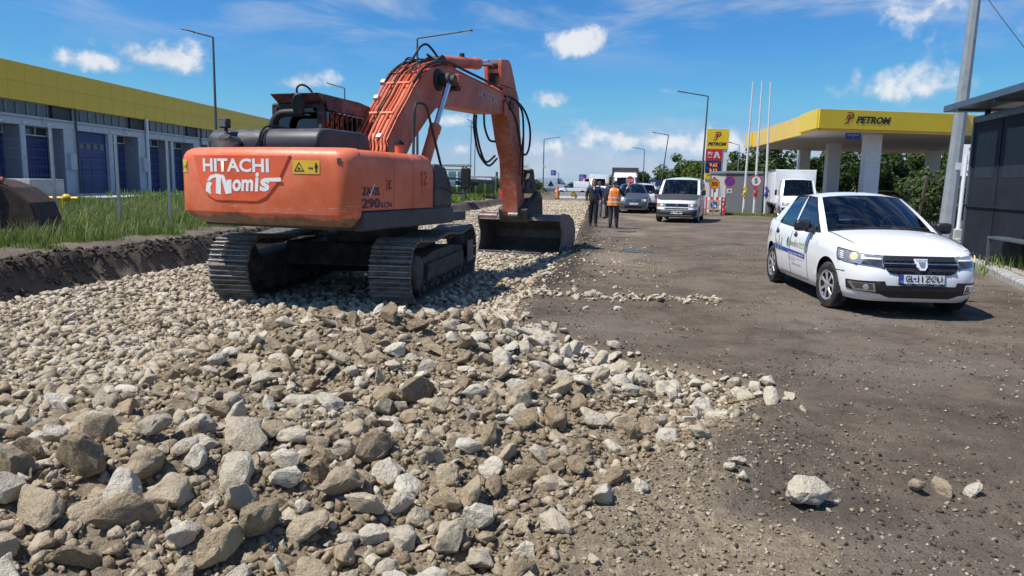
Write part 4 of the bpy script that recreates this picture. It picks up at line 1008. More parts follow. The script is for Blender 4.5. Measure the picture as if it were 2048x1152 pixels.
    for k in range(3):
        b=MB(); b.tube(catmull([(-.22,4.85,3.84+.02*k),(.0,4.98,3.87+.03*k),(.22,5.02,3.84+.02*k),(.30,5.1,3.74),(.31,5.2,3.62)],5),.02,6); b.build('hydraulic_pipe',M_or,arm)
    b=MB(); b.tube([(.21,6.42,2.6),(.22,6.52,2.1),(.22,6.62,1.6)],.022,6); b.build('hydraulic_pipe',M_arm,arm)
    # ---------- linkage and coupler
    for x in (-.24,.24):
        b=MB(); b.prism([(6.55,1.55),(6.63,1.72),(7.06,2.16),(7.20,2.06),(6.84,1.55)],x-.045,x+.045,'x'); b.build('link_arm',M_track,ex,bevel=.01)
    b=MB(); b.prism([(6.94,2.06),(7.14,2.14),(7.46,1.40),(7.16,1.25)],-.17,.30,'x'); b.build('link_bar',M_track,ex,bevel=.015)
    b=MB(); b.cyl((-.3,7.02,2.06),(.3,7.02,2.06),.06); b.cyl((-.3,6.64,1.62),(.3,6.64,1.62),.055); b.build('link_pin',M_track,ex)
    b=MB(); b.prism([(6.30,1.15),(6.36,.98),(6.45,.82),(7.2,.80),(7.55,1.0),(7.48,1.45),(7.2,1.6),(6.8,1.34)],-.34,.44,'x'); cp=b.build('quick_coupler',M_track,ex,bevel=.03)
    b=MB(); b.cyl((-.05,6.30,1.02),(.20,6.30,1.02),.05,None,12); b.build('coupler_pin',M_rib,cp)
    # ---------- wide ditching bucket, mouth towards the machine
    XB0,XB1=-.93,1.27
    outer=[(6.36,.08),(6.45,.03),(6.75,.0),(7.15,.02),(7.50,.13),(7.72,.36),(7.74,.62),(7.55,.86),(7.20,.99),(6.75,1.03),(6.52,1.02),(6.44,.96),(6.42,.88)]
    inner=[(6.48,.87),(6.55,.90),(6.80,.94),(7.15,.91),(7.45,.80),(7.63,.58),(7.63,.38),(7.45,.20),(7.13,.09),(6.75,.06),(6.42,.10)]
    shell=outer+inner; b=MB(); b.prism(shell,XB0+.03,XB1-.03,'x'); bk=b.build('bucket',M_bucket,ex,smooth=30)
    ns_=len(outer)
    for x0,x1 in ((XB0,XB0+.032),(XB1-.032,XB1)):
        b=MB(); b.prism([(6.36,.06),(6.75,-.01),(7.16,.01),(7.52,.12),(7.75,.36),(7.76,.63),(7.56,.88),(7.2,1.01),(6.72,1.06),(6.46,1.04),(6.40,.95),(6.44,.8),(6.56,.6),(6.54,.35)],x0,x1,'x'); b.build('side_plate',M_bucket,bk,bevel=.006)
    b=MB(); b.span((XB0+.04,6.22,.015),(XB1-.04,6.40,.055)); b.build('cutting_edge',M_buckin,bk,bevel=.01)
    b=MB(); b.prism([(6.44,.86),(6.42,.95),(6.46,1.02),(6.56,1.045),(6.70,1.04),(6.72,.93),(6.6,.88)],XB0+.035,-.42,'x'); b.build('top_roll',mat('scuffed_brown_steel',(.14,.085,.07),.45,.3,var=.3,bmp=.2),bk,smooth=50)
    for x in (-.26,.32):
        b=MB(); b.prism([(6.50,1.0),(6.55,1.25),(6.8,1.36),(7.2,1.30),(7.5,.90)],x-.025,x+.025,'x'); b.build('ear',M_bucket,bk,bevel=.008)
    return ex
EXC=build_excavator()
# ================================================================ vehicles
def carpaint(name,col,flake=0,rough=.28,dust=.25):
    if name in MATS: return MATS[name]
    m,nt,b=newmat(name); v=coord(nt); n=nz(nt,2.2,6,.6,v); n2=nz(nt,14,6,.7,v)
    geo=nt.nodes.new('ShaderNodeNewGeometry')
    sp=nt.nodes.new('ShaderNodeSeparateXYZ'); nt.links.new(v,sp.inputs[0])
    lowd=mth(nt,'MULTIPLY',ramp(nt,mth(nt,'ADD',sp.outputs[2],mth(nt,'MULTIPLY',n2,.25)),.75,.15),dust)
    c=mixc(nt,mth(nt,'MULTIPLY',ramp(nt,n,.35,.7),.06),col,tuple(k*.8 for k in col))
    c=mixc(nt,mth(nt,'MULTIPLY',lowd,ramp(nt,n2,.3,.6)),c,(.30,.26,.22))
    # trim colour on the inside of the shell
    c=mixc(nt,geo.outputs['Backfacing'],c,(.05,.05,.052))
    nt.links.new(c,b.inputs['Base Color']); b.inputs['Roughness'].default_value=rough; b.inputs['Metallic'].default_value=flake
    b.inputs['Coat Weight'].default_value=.6; b.inputs['Coat Roughness'].default_value=.06
    MATS[name]=m; return m
M_cwhite=carpaint('white_car_paint',(.80,.81,.83)); M_cgrey=carpaint('grey_car_paint',(.13,.13,.15),.6,.3); M_cdark=carpaint('dark_blue_car_paint',(.02,.028,.05),.3,.25)
M_csilver=carpaint('silver_car_paint',(.42,.44,.46),.7,.32); M_cblack=mat('black_plastic',(.016,.016,.018),.42,var=.2,dirt=(.07,.065,.06),dscale=7,damt=.2)
M_bonnet=carpaint('dark_bonnet_paint',(.045,.045,.05),.2,.35)
M_tyre=mat('tyre_rubber',(.016,.015,.015),.8,var=.3,dirt=(.10,.085,.07),dscale=9,damt=.45); M_rim=mat('silver_hubcap',(.52,.53,.55),.3,.6,var=.1)
M_lamp=mat('headlamp_lens',(.40,.43,.46),.06,.5,var=.15,scale=14,coat=1); M_lampin=mat('headlamp_dark',(.10,.10,.11),.12,.6,var=.4,scale=9,coat=1)
M_lit=mat('lit_headlamp',(.35,.28,.18),.2,emit=(1,.80,.50),est=.62); M_ind=mat('orange_indicator',(.75,.22,.02),.2,coat=1); M_red=mat('red_lamp',(.5,.012,.015),.15,coat=1)
M_plate=mat('plate_white',(.72,.73,.74),.4,var=.05); M_blue=mat('plate_blue',(.02,.06,.33),.4); M_cchr=mat('car_chrome',(.78,.79,.8),.14,1)
M_cglass=glassmat('car_glass',(.46,.52,.54),1.25); M_seat=mat('seat_cloth',(.022,.023,.026),.85,var=.3); M_under=mat('underbody',(.012,.012,.012),.9)
M_cloth_w=mat('white_box_panel',(.76,.77,.78),.42,var=.04,scale=2,dirt=(.55,.52,.48),dscale=1.5,damt=.2)

def superx(t,n): return max(0.0,1-min(1,abs(t))**n)**(1/n)
class Car:
    """lower body = rings round the car, greenhouse = strips between waist line and roof line. +y is forward."""
    def __init__(s,**k):
        d=dict(L=4.35,W=1.72,n=5.2,wb=2.63,fo=.82,wr=.305,ztop=None,roof=None,arch=.36,sill=.20,bump=.24,
               wf=[(0,.93),(.25,.985),(.5,1.0),(.8,.985),(1,.945)],ff=[(0,.07),(.15,.015),(.4,0),(.7,.02),(1,.12)],fr=[(0,.07),(.15,.015),(.45,0),(.8,.03),(1,.09)],crown=.05,hoodcrown=.035)
        d.update(k); s.__dict__.update(d); s.h=s.L/2; s.yf=s.h-s.fo; s.yr=s.yf-s.wb
        s.cols()
    def cols(s):
        q=2**(-1/s.n)
        xf=list(np.linspace(0,q,13)); ys=set(np.round(np.linspace(q,-q,26)*s.h,3))
        for yc in (s.yf,s.yr):
            for a in np.linspace(-1,1,17): ys.add(round(yc+s.arch*a,4))
            ys.add(round(yc+s.arch+.004,4)); ys.add(round(yc-s.arch-.004,4))
        ys=sorted([y for y in ys if -q*s.h+.02<y<q*s.h-.02],reverse=True)
        s.C=[('f',x) for x in xf]+[('s',y) for y in ys]+[('r',x) for x in reversed(xf)]
    def plan(s,c):
        k,v=c
        if k=='s': return superx(v/s.h,s.n)*s.W/2,v
        y=superx(v,s.n)*s.h
        return v*s.W/2,(y if k=='f' else -y)
    def top(s,y): return interp(-y,[-p[0] for p in s.ztop],[p[1] for p in s.ztop])
    def bot(s,c,x,y):
        z=interp(y,[-s.h,-s.h+.5,s.h-.55,s.h],[s.bump+.03,s.sill,s.sill,s.bump])
        if c[0]=='s':
            for yc in (s.yf,s.yr):
                if abs(y-yc)<=s.arch+1e-3: z=max(z,s.wr+.02+sqrt(max(0,s.arch**2-(y-yc)**2)))
        return z
    def tw(s,tab,f): return interp(f,[a for a,b in tab],[b for a,b in tab])
    def pt(s,c,f,sgn=1,zabs=None):
        x,y=s.plan(c); zb=s.bot(c,x,y); zt=s.top(y)
        if c[0]=='f': zt+=s.hoodcrown*(1-(abs(c[1])/.9)**2)
        if zabs is not None:
            # section position counted from the sill, so that arches do not distort it
            zb=interp(y,[-s.h,-s.h+.5,s.h-.55,s.h],[s.bump+.03,s.sill,s.sill,s.bump]); f=(zabs-zb)/(zt-zb)
        z=lerp(zb,zt,f)
        zb0=interp(y,[-s.h,-s.h+.5,s.h-.55,s.h],[s.bump+.03,s.sill,s.sill,s.bump]); g=min(1,max(0,(z-zb0)/(zt-zb0)))
        x*=s.tw(s.wf,g)
        t=y/s.h
        if t>0: y-=s.tw(s.ff,g)*min(1,t**6)
        else: y+=s.tw(s.fr,g)*min(1,(-t)**6)
        return Vector((sgn*x,y,z))
    def side(s,y,z,off=0,sgn=1):
        p=s.pt(('s',y),0,1,z); return Vector((sgn*(p.x+off),p.y,z))
    def front(s,x,z,off=0,rear=False):
        # front face at lateral x (metres) and height z
        u=abs(x)/(s.W/2); c=('r' if rear else 'f',min(u,.995))
        p=s.pt(c,0,1,z); p2=s.pt((c[0],min(u+.01,.999)),0,1,z); d=(p2-p); nrm=Vector((abs(d.y),d.x if d.x>0 else .01,0)).normalized()
        k=-1 if rear else 1
        return Vector(((p.x+nrm.x*off)*(1 if x>=0 else -1),p.y+k*nrm.y*off,z))
    def wrap(s,a,z,off=0,sgn=1,rear=False):
        """arc position: along x on the front face, then round the corner down the side"""
        q=2**(-1/s.n)*s.W/2
        if a<=q: p=s.front(a,z,off,rear); return Vector((sgn*p.x,p.y,p.z))
        y0=2**(-1/s.n)*s.h; y=y0-(a-q); y=-y if rear else y
        p=s.pt(('s',y),0,1,z); p2=s.pt(('s',y+(-.01 if not rear else .01)),0,1,z); d=p2-p; nrm=Vector((abs(d.y),abs(d.x),0)).normalized()
        return Vector((sgn*(p.x+nrm.x*off),p.y+(-1 if rear else 1)*nrm.y*off,z))
    def body(s,name,m,parent,rows=16):
        b=MB(); C=s.C; n=len(C); fs=[0,.03,.08]+list(np.linspace(.14,.92,rows-5))+[.965,1]
        V=[];F=[]
        for sg in (1,-1):
            base=len(V)
            for f in fs:
                for c in C: V.append(s.pt(c,f,sg))
            for r in range(len(fs)-1):
                for j in range(n-1):
                    q=(base+r*n+j,base+r*n+j+1,base+(r+1)*n+j+1,base+(r+1)*n+j)
                    F.append(q if sg<0 else q[::-1])
        b.add(V,F)
        return b,V,F
    def hood(s,ycowl,bow,rear=False,n=14,m=8,crown=None,rise=.0):
        """panel from the nose (or tail) back to the cowl line; side edges on the waist line"""
        q=2**(-1/s.n); cr=s.hoodcrown if crown is None else crown
        kind='r' if rear else 'f'; V=[];F=[]
        yc0=q*s.h*(-1 if rear else 1)
        e0=s.pt((kind,q),1)
        for i in range(m+1):
            t=i/m; yq=lerp(yc0,ycowl,t); e=s.pt(('s',yq),1) if i>0 else e0
            for j in range(n+1):
                c=-1+2*j/n; a=abs(c)
                y0=s.pt((kind,q*a),1).y; y1=ycowl+bow*(1-a*a)*(1)
                zt0=s.pt((kind,q*a),1).z; zt=e.z+cr*(1-a**2.2)*(1+rise*t)
                z=lerp(zt0,zt,min(1,t*3)) if not rear else e.z+cr*(1-a**2.2)*t
                V.append(Vector((c*e.x,lerp(y0,y1,t) if i>0 else y0,z)))
        for i in range(m):
            for j in range(n): F.append((i*(n+1)+j,i*(n+1)+j+1,(i+1)*(n+1)+j+1,(i+1)*(n+1)+j))
        return V,F
def strip(b0,b1,r0,r1,nu=6,nv=6,bulge=0.0):
    """surface between base edge b0->b1 and roof edge r0->r1 (points), bulging outwards"""
    cen=(Vector(b0)+Vector(b1)+Vector(r0)+Vector(r1))/4
    nrm=(Vector(b1)-Vector(b0)).cross(Vector(r0)-Vector(b0)).normalized()
    if nrm.dot(cen-Vector((0,0,cen.z)))<0: nrm=-nrm
    return lambda u,v:(Vector(b0).lerp(Vector(b1),u)).lerp(Vector(r0).lerp(Vector(r1),u),v)+nrm*bulge*(4*v*(1-v))
def wheel(parent,x,y,r,w,rimr,sgn,spokes=7,steer=0,hub=M_rim):
    b=MB(); h=w/2
    b.lathe([(rimr,-h*.9),(r*.86,-h),(r*.95,-h*.93),(r,-h*.72),(r,h*.72),(r*.95,h*.93),(r*.86,h),(rimr,h*.9),(rimr*.96,h*.5),(rimr*.96,-h*.5)],36,'x',cap=False)
    o=b.build('wheel',M_tyre,parent); o.location=(x,y,r); o.rotation_euler=(0,0,steer)
    b=MB(); d=sgn*h
    b.lathe([(0,d*.70),(rimr*.22,d*.74),(rimr*.24,d*.60),(rimr*.62,d*.55),(rimr*.84,d*.62),(rimr*.90,d*.88),(rimr,d*.92),(rimr*1.02,d*.8),(rimr*.98,-d*.6),(0,-d*.6)][::(1 if sgn>0 else -1)],36,'x')
    rim=b.build('rim',M_cblack if spokes else hub,o)
    if spokes:
        for i in range(spokes):
            a=2*pi*i/spokes; b=MB()
            p=[(rimr*.16,-.026),(rimr*.55,-.017),(rimr*.93,-.034),(rimr*.93,.034),(rimr*.55,.017),(rimr*.16,.026)]
            V=[]
            for dd in (d*.66,d*.84):
                for rr,ww in p: V.append((dd+ (sgn*.0),rr*cos(a)-ww*sin(a),rr*sin(a)+ww*cos(a)))
            b.add(V,[(0,1,2,3,4,5),(11,10,9,8,7,6)]+[(k,(k+1)%6,6+(k+1)%6,6+k) for k in range(6)])
            b.build('spoke',hub,o,bevel=.006)
        b=MB(); b.lathe([(0,d*.88),(rimr*.2,d*.86),(rimr*.24,d*.7)],20,'x'); b.build('hub_cap',hub,o)
        b=MB(); b.lathe([(rimr*.86,d*.86),(rimr*.98,d*.95),(rimr*1.02,d*.85),(rimr*.9,d*.7),(rimr*.86,d*.86)],36,'x'); b.build('rim_edge',hub,o)
    return o
def plate(parent,fn,w,h,txt,eu=True,size=None):
    """registration plate; fn(u,v,off) centred"""
    b=MB(); F=lambda u,v,o:fn(u-w/2,v-h/2,o)
    def quad(u0,v0,u1,v1,o,nm,m,par):
        b=MB(); k=8; us=np.linspace(u0,u1,k+1)
        for i in range(k): b.add([F(us[i],v0,o),F(us[i+1],v0,o),F(us[i+1],v1,o),F(us[i],v1,o)],[(0,1,2,3)])
        return b.build(nm,m,par,smooth=30)
    fr=quad(-.012,-.022,w+.012,h+.012,.012,'plate_holder',M_cblack,parent)
    quad(0,0,w,h,.016,'number_plate',M_plate,fr)
    if eu: quad(0,0,.042,h,.019,'country_band',M_blue,fr)
    if txt: text_on('registration',txt,lambda u,v:F((.06 if eu else .02)+u,.02+v,.021),M_blk,fr,w=w-.09,h=h-.042,bold=.008)
    return fr
def patch(name,m,parent,fn,P,nu=10,nv=6,off=.006,smooth=50):
    """quad patch in (a,z) coordinates: corners P bottom-in, bottom-out, top-out, top-in"""
    b=MB(); A,B,Cc,D=[Vector((*p,0)) for p in P]
    def g(u,v):
        q=A.lerp(B,u).lerp(D.lerp(Cc,u),v); return fn(q.x,q.y,off)
    b.grid(g,nu,nv); return b.build(name,m,parent,smooth=smooth)
def interior(parent,car,deckz,y0,y1,seats,hw):
    b=MB(); b.box((0,(y0+y1)/2,deckz-.10),(hw*2,y0-y1,.14)); dk=b.build('cabin_dark_deck',M_seat,parent)  # dark sheet added at waist height so the cabin looks dark inside
    for (x,y) in seats:
        b=MB(); b.prism([(y+.04,deckz-.1),(y-.08,deckz+.34),(y-.16,deckz+.34),(y-.12,deckz-.1)],x-.21,x+.21,'x'); o=b.build('seat',M_seat,parent,bevel=.04,seg=3)
        b=MB(); b.box((x,y-.13,deckz+.42),(.24,.10,.17)); b.build('headrest',M_seat,o,bevel=.04,seg=3)
def greenhouse(root,K,panes,m_body,m_glass,roofcrown=.05,roofname='roof',body=None,roofmat=None,nroof=12,frame=M_cblack,bulge=.02):
    """K: list of (base,roof) points for the right half going from windscreen centre to tail centre;
    panes: dict i -> name of pane between K[i] and K[i+1] (else painted pillar)"""
    pb=MB()
    for sg in (1,-1):
        for i in range(len(K)-1):
            b0,r0=K[i];b1,r1=K[i+1]
            mir=lambda p:(p[0]*sg,p[1],p[2])
            central=(abs(b0[0])<1e-6 or abs(b1[0])<1e-6)
            if i in panes:
                if central and sg<0: continue
                b=MB()
                if central:
                    o_,i_=(K[i+1],K[i]) if abs(b0[0])<1e-6 else (K[i],K[i+1])
                    bx,rx=o_[0],o_[1]; bc,rc=i_[0],i_[1]
                    def g(u,v,bx=bx,rx=rx,bc=bc,rc=rc):
                        c=-1+2*u; a=c*c
                        p=Vector((c*bx[0],lerp(bc[1],bx[1],a),lerp(bc[2],bx[2],a))); q=Vector((c*rx[0],lerp(rc[1],rx[1],a),lerp(rc[2],rx[2],a)))
                        r=p.lerp(q,v); r.z+=.015*sin(pi*v); return r
                    b.grid(g,16,8)
                else: b.grid(strip(mir(b0),mir(b1),mir(r0),mir(r1),bulge=bulge),8,8)
                b.build(panes[i],m_glass,root,smooth=60)
            else: pb.grid(strip(mir(b0),mir(b1),mir(r0),mir(r1),bulge=bulge*.8),4,8)
    pil=pb.build('window_pillars',m_body,root,smooth=50); pil['kind']='stuff'
    # roof
    side=[k[1] for k in K[1:-1]]; fc,fs_=K[0][1],K[1][1]; rc,rs_=K[-1][1],K[-2][1]
    def rf(u,v):
        c=-1+2*u; a=abs(c)
        # v from front to rear; side line interpolated through the roof points
        y_s=lerp(side[0][1],side[-1][1],v)
        ys=[p[1] for p in side][::-1]; xs=[p[0] for p in side][::-1]; zs=[p[2] for p in side][::-1]
        ex=float(np.interp(y_s,ys,xs)); ez=float(np.interp(y_s,ys,zs))
        yf=lerp(fc[1],fs_[1],c*c)-fs_[1]; yr=lerp(rc[1],rs_[1],c*c)-rs_[1]
        dz=lerp(fc[2]-fs_[2],rc[2]-rs_[2],v)
        cr=roofcrown*sin(pi*min(1,max(0,v)))**.6
        return Vector((c*(ex+.004),y_s+lerp(yf,yr,v),ez+.002+(1-a**2.6)*(dz+cr)))
    b=MB(); b.grid(rf,nroof,14); return b.build(roofname,roofmat or m_body,root,smooth=60)

def place_veh(name,label,cat,x,y,heading,z=None,group=None):
    """heading = direction the nose points to, degrees clockwise from +Y"""
    return thing(name,label,cat,(x,y,ground_z(x,y) if z is None else z),-radians(heading),group)

# ---------------------------------------------------------------- near white saloon
def build_saloon():
    root=place_veh('white_saloon_car','white four door saloon with company lettering on its doors, headlamps on','car',5.19,11.25,184.2,z=.0); root.scale=(1.02,1.03,1.0)
    c=Car(L=4.35,W=1.73,n=5.0,wb=2.63,fo=.83,wr=.31,arch=.365,sill=.21,bump=.21,
          ztop=[(2.2,.80),(1.9,.86),(1.3,.945),(.9,.985),(.3,1.0),(-.8,1.02),(-1.3,1.05),(-1.8,1.06),(-2.2,1.03)],
          wf=[(0,.90),(.10,.955),(.3,.985),(.55,1.0),(.8,.985),(.93,.955),(1,.915)],ff=[(0,.12),(.08,.05),(.22,.005),(.5,0),(.62,.02),(.75,.06),(.9,.13),(1,.22)],fr=[(0,.08),(.2,.0),(.5,.0),(.8,.03),(1,.10)],hoodcrown=.05)
    b,V,F=c.body('body',M_cwhite,root)
    # trunk lid and hood belong to the shell, hood built as its own panel
    Vt,Ft=c.hood(-1.55,.0,rear=True,crown=.04); b.add(Vt,Ft)
    body=b.build('body',M_cwhite,root,smooth=42)
    Vh,Fh=c.hood(.92,.16,crown=.075); h=MB(); h.add(Vh,Fh); h.build('bonnet',M_cwhite,root,smooth=50)
    wb=c.pt(('s',.92),1).x
    K=[((0,1.08,1.055),(0,.22,1.50)),((.70,.90,.985),(.545,.10,1.462)),((.785,.86,.985),(.60,.06,1.455)),
       ((.80,-.16,1.01),(.605,-.22,1.475)),((.80,-.26,1.01),(.603,-.32,1.475)),((.79,-1.02,1.035),(.59,-.86,1.452)),((.765,-1.45,1.06),(.575,-1.02,1.435)),((.68,-1.56,1.07),(.52,-1.05,1.43)),((0,-1.66,1.085),(0,-1.10,1.465))]
    greenhouse(root,K,{0:'windscreen',2:'front_side_window',4:'rear_side_window',7:'rear_window'},M_cwhite,M_cglass,.035)
    # black surrounds
    for sg in (1,-1):
        for i in (2,4):
            p=[K[i][0],K[i+1][0],K[i+1][1],K[i][1]]; pts=[Vector((q[0]*sg+sg*.006,q[1],q[2])) for q in p]
            t=MB(); t.tube(pts+[pts[0]],.014,5); t.build('window_trim',M_cblack,root)
    t=MB(); pts=[Vector((x,lerp(1.08,.90,(x/.70)**2)+.012,lerp(1.055,.985,(x/.7)**2)+.012)) for x in np.linspace(-.70,.70,15)]; t.tube(pts,.024,6); t.build('cowl_trim',M_cblack,root)
    for s0,s1 in ((-.55,.05),(.05,.62)):
        t=MB(); t.tube([(s0,1.03,1.075),(s1,.985,1.10)],.011,5); t.build('wiper',M_cblack,root)
    interior(root,c,.99,.72,-1.45,[(-.37,-.18),(.37,-.18)],.70)
    t=MB(); t.lathe([(.165,-.012),(.185,0),(.165,.012),(.15,0),(.165,-.012)],24,'y'); o=t.build('steering_wheel',M_seat,root); o.location=(-.37,.42,1.06); o.rotation_euler=(.45,0,0)
    # person at the wheel is only a dark shape: head and shoulders of the seat are shown instead
    # arches, underside
    t=MB(); t.box((0,0,.30),(1.30,3.3,.20)); t.build('underbody',M_under,root)
    for yc in (c.yf,c.yr):
        for sg in (1,-1):
            t=MB(); t.prism([((c.arch+.012)*cos(pi*i/16),max(-.08,(c.arch+.012)*sin(pi*i/16))) for i in range(17)]+[(-c.arch-.012,-.08),(c.arch+.012,-.08)],-.30,-.02,'x')
            o=t.build('wheel_well',M_under,root); o.location=(sg*.80 if sg>0 else -.50,yc,.33)
    fw=[]
    for yc,st in ((c.yf,radians(7)),(c.yr,0)):
        for sg in (1,-1): wheel(root,sg*.742,yc,.31,.185,.205,sg,7,st)
    # front: lamps, grille, bumper openings. car's right = viewer's left
    W=lambda a,z,off=0,sg=1:c.wrap(a,z,off,sg)
    for sg in (1,-1):
        hl=patch('headlamp',M_lamp,root,lambda a,z,o:W(a,z,o,sg),[(.43,.635),(.985,.70),(1.03,.84),(.43,.775)],16,8,.010)
        patch('lamp_inner',M_lampin,hl,lambda a,z,o:W(a,z,o,sg),[(.45,.645),(.66,.672),(.62,.762),(.45,.765)],10,6,.014)
        patch('daylight_strip',M_plate,hl,lambda a,z,o:W(a,z,o,sg),[(.66,.735),(.455,.735),(.455,.755),(.66,.757)],8,2,.017)
        t=MB(); p=W(.72,.752,.016,sg); d=(W(.72,.752,.05,sg)-p).normalized()
        t.lathe([(0,.012),(.042,.010),(.055,.0)],18,'y'); o=t.build('lamp_bulb',M_lit,hl); o.location=p; o.rotation_euler=(0,0,atan2(-d.x,d.y))
        for k in range(4): patch('lamp_slat',M_plate,hl,lambda a,z,o:W(a,z,o,sg),[(.85+.008*k,.712+.026*k),(.93+.006*k,.718+.026*k),(.93+.006*k,.732+.026*k),(.85+.008*k,.727+.026*k)],4,2,.014)
        fr=[W(.43,.635,.012,sg),W(.7,.667,.012,sg),W(.985,.70,.012,sg),W(1.01,.77,.012,sg),W(1.03,.84,.012,sg),W(.73,.81,.012,sg),W(.43,.775,.012,sg)]
        t=MB(); t.tube(fr+[fr[0]],.007,5); t.build('lamp_seal',M_cblack,hl)
        # fog lamp pod
        pod=patch('bumper_pod',M_cblack,root,lambda a,z,o:W(a,z,o,sg),[(.38,.30),(.80,.345),(.80,.46),(.42,.475)],12,6,.008)
        fg=patch('fog_surround',M_cchr,pod,lambda a,z,o:W(a,z,o,sg),[(.52,.335),(.72,.345),(.76,.44),(.53,.445)],8,5,.014)
        patch('fog_lamp',M_lampin,fg,lambda a,z,o:W(a,z,o,sg),[(.54,.352),(.70,.36),(.725,.425),(.55,.43)],8,5,.019)
        t=MB(); p=W(.61,.39,.022,sg); t.lathe([(0,.01),(.03,.008),(.038,0)],14,'y'); o=t.build('fog_bulb',M_lamp,fg); o.location=p; o.rotation_euler=(0,0,-.35*sg)
    FR=lambda x,z,o=0:c.front(x,z,o)
    def fpoly(name,pts,m,par,off):
        # horizontal strips through a symmetric outline (half widths at heights)
        b=MB(); zs=[p[1] for p in pts]; ws=[p[0] for p in pts]
        def g(u,v):
            z=lerp(zs[0],zs[-1],v); w=interp(z,zs,ws); return FR((-1+2*u)*w,z,off)
        b.grid(g,20,8); return b.build(name,m,par,smooth=60)
    gr=fpoly('grille',[(.33,.565),(.40,.60),(.445,.70),(.43,.785)],M_cblack,root,.012)
    for z,w in ((.625,.41),(.685,.44),(.745,.43)):
        for sg in (1,-1):
            for k in range(4):
                x0=.10+k*(w-.10)/4; x1=.10+(k+1)*(w-.10)/4-.012
                b=MB(); b.grid(lambda u,v:FR(sg*lerp(x0,x1,u),z-.018+.036*v,.030-.018*v),4,2); b.build('grille_slat',M_cblack,gr)
    for sg in (1,-1):
        b=MB(); b.tube([FR(sg*lerp(.07,.43,i/8),.695,.036) for i in range(9)],.009,6); b.build('chrome_bar',M_cchr,gr)
    # emblem: broad shield, chrome rim
    e=MB(); out=[(-.085,.755),(.085,.755),(.065,.66),(.03,.615),(-.03,.615),(-.065,.66)]
    e.add([FR(x,z,.030) for x,z in out]+[FR(x*.85,z*.9+.07,.046) for x,z in out],[(6,7,8,9,10,11)]+[(i,(i+1)%6,6+(i+1)%6,6+i) for i in range(6)]); em=e.build('emblem',mat('satin_silver',(.72,.73,.75),.35,.2,var=.05),root,smooth=20)
    e=MB(); inn=[(-.042,.722),(.042,.722),(.03,.672),(.012,.652),(-.012,.652),(-.03,.672)]; e.add([FR(x,z,.050) for x,z in inn],[tuple(range(6))]); e.build('emblem_inset',mat('emblem_blue',(.25,.32,.42),.3,.5),em,smooth=0)
    text_on('lettering','DACIA',lambda u,v:FR(.062-u,.73+v,.050),mat('navy_print',(.03,.03,.07),.5),em,w=.124,h=.020)
    fpoly('lower_grille',[(.36,.265),(.46,.30),(.50,.375),(.40,.425)],M_cblack,root,.010)
    PL=lambda u,v,o:FR(-u,.51+v,o+.006)
    pf=plate(root,PL,.52,.11,None)
    F2=lambda u,v,o:PL(u-.26,v-.055,o)
    text_on('registration','GL',lambda u,v:F2(.065+u,.022+v,.021),M_blk,pf,w=.095,h=.078,bold=.02)
    flat_on('plate_dot',[circ(.172,.062,.016,14)],lambda u,v:F2(u,v,.021),M_blue,pf)
    text_on('registration','11',lambda u,v:F2(.205+u,.022+v,.021),M_blk,pf,w=.06,h=.078,bold=.02)
    text_on('registration','ZCU',lambda u,v:F2(.29+u,.022+v,.021),M_blk,pf,w=.20,h=.078,bold=.02)
    text_on('country_code','RO',lambda u,v:F2(.008+u,.015+v,.022),M_plate,pf,w=.026,h=.022,bold=.01)
    text_on('holder_print','APAN        www.apan.ro        APAN',lambda u,v:F2(.07+u,-.018+v,.016),M_plate,pf,w=.40,h=.010)
    # mirrors, handles, aerial
    for sg in (1,-1):
        t=MB(); t.box((sg*.955,.60,1.06),(.22,.13,.155)); mr=t.build('door_mirror',M_cblack,root,bevel=.05,seg=4)
        t=MB(); t.prism([(.72,.97),(.56,.97),(.60,1.08)],sg*.79,sg*.90,'x'); t.build('mirror_foot',M_cblack,mr)
        t=MB(); t.box((sg*.955,.532,1.06),(.17,.004,.11)); t.build('mirror_glass',M_cchr,mr)
        for y in (-.02,-.96):
            p=c.side(y,.88,.0,sg); t=MB(); t.box((p.x,y,.885),(.03,.15,.045)); t.build('door_handle',M_cblack,root,bevel=.015)
            t=MB(); t.lathe([(0,-.004),(.055,-.004),(.06,.004),(0,.006)],16,'x',(p.x,y-.0,.885)); t.build('handle_cup',M_lampin,root)
        for y0,z0,z1 in ((.62,.30,.97),(-.21,.28,1.0),(-1.03,.66,1.02)):
            t=MB(); t.tube([c.side(y0-.03*sin(pi*i/10),lerp(z0,z1,i/10),.001,sg) for i in range(11)],.0045,4); t.build('door_gap',M_blk,root)
        t=MB(); t.tube([c.side(lerp(.62,-.75,i/12),.275,.001,sg) for i in range(13)],.0045,4); t.build('door_gap',M_blk,root)
        t=MB(); t.tube([c.wrap(lerp(.83,1.32,i/10),lerp(.56,.545,i/10),.001,sg) for i in range(11)],.004,4); t.build('bumper_gap',M_blk,root)
        t=MB(); t.tube([Vector((sg*(c.pt(('s',y),1).x-.09-.0*i),y,c.pt(('s',y),1).z+.028)) for i,y in enumerate(np.linspace(.9,1.72,10))],.004,4); t.build('bonnet_gap',M_blk,root)
    t=MB(); t.cyl((0,-.05,1.515),(-.02,-.18,1.60),.004,.002,5); t.cyl((0,-.05,1.50),(0,-.06,1.53),.02,.014,8); t.tube([(0,-.06,1.52),(.0,-.24,1.80)],.004,5); t.build('aerial',M_cblack,root)
    # company lettering on the car's right side (seen by the camera); u runs from the tail to the nose
    SD=lambda y0,z0,o=.004:(lambda u,v:c.side(y0+u,z0+v,o,1))
    us=np.linspace(-1.16,.50,14); b=MB()
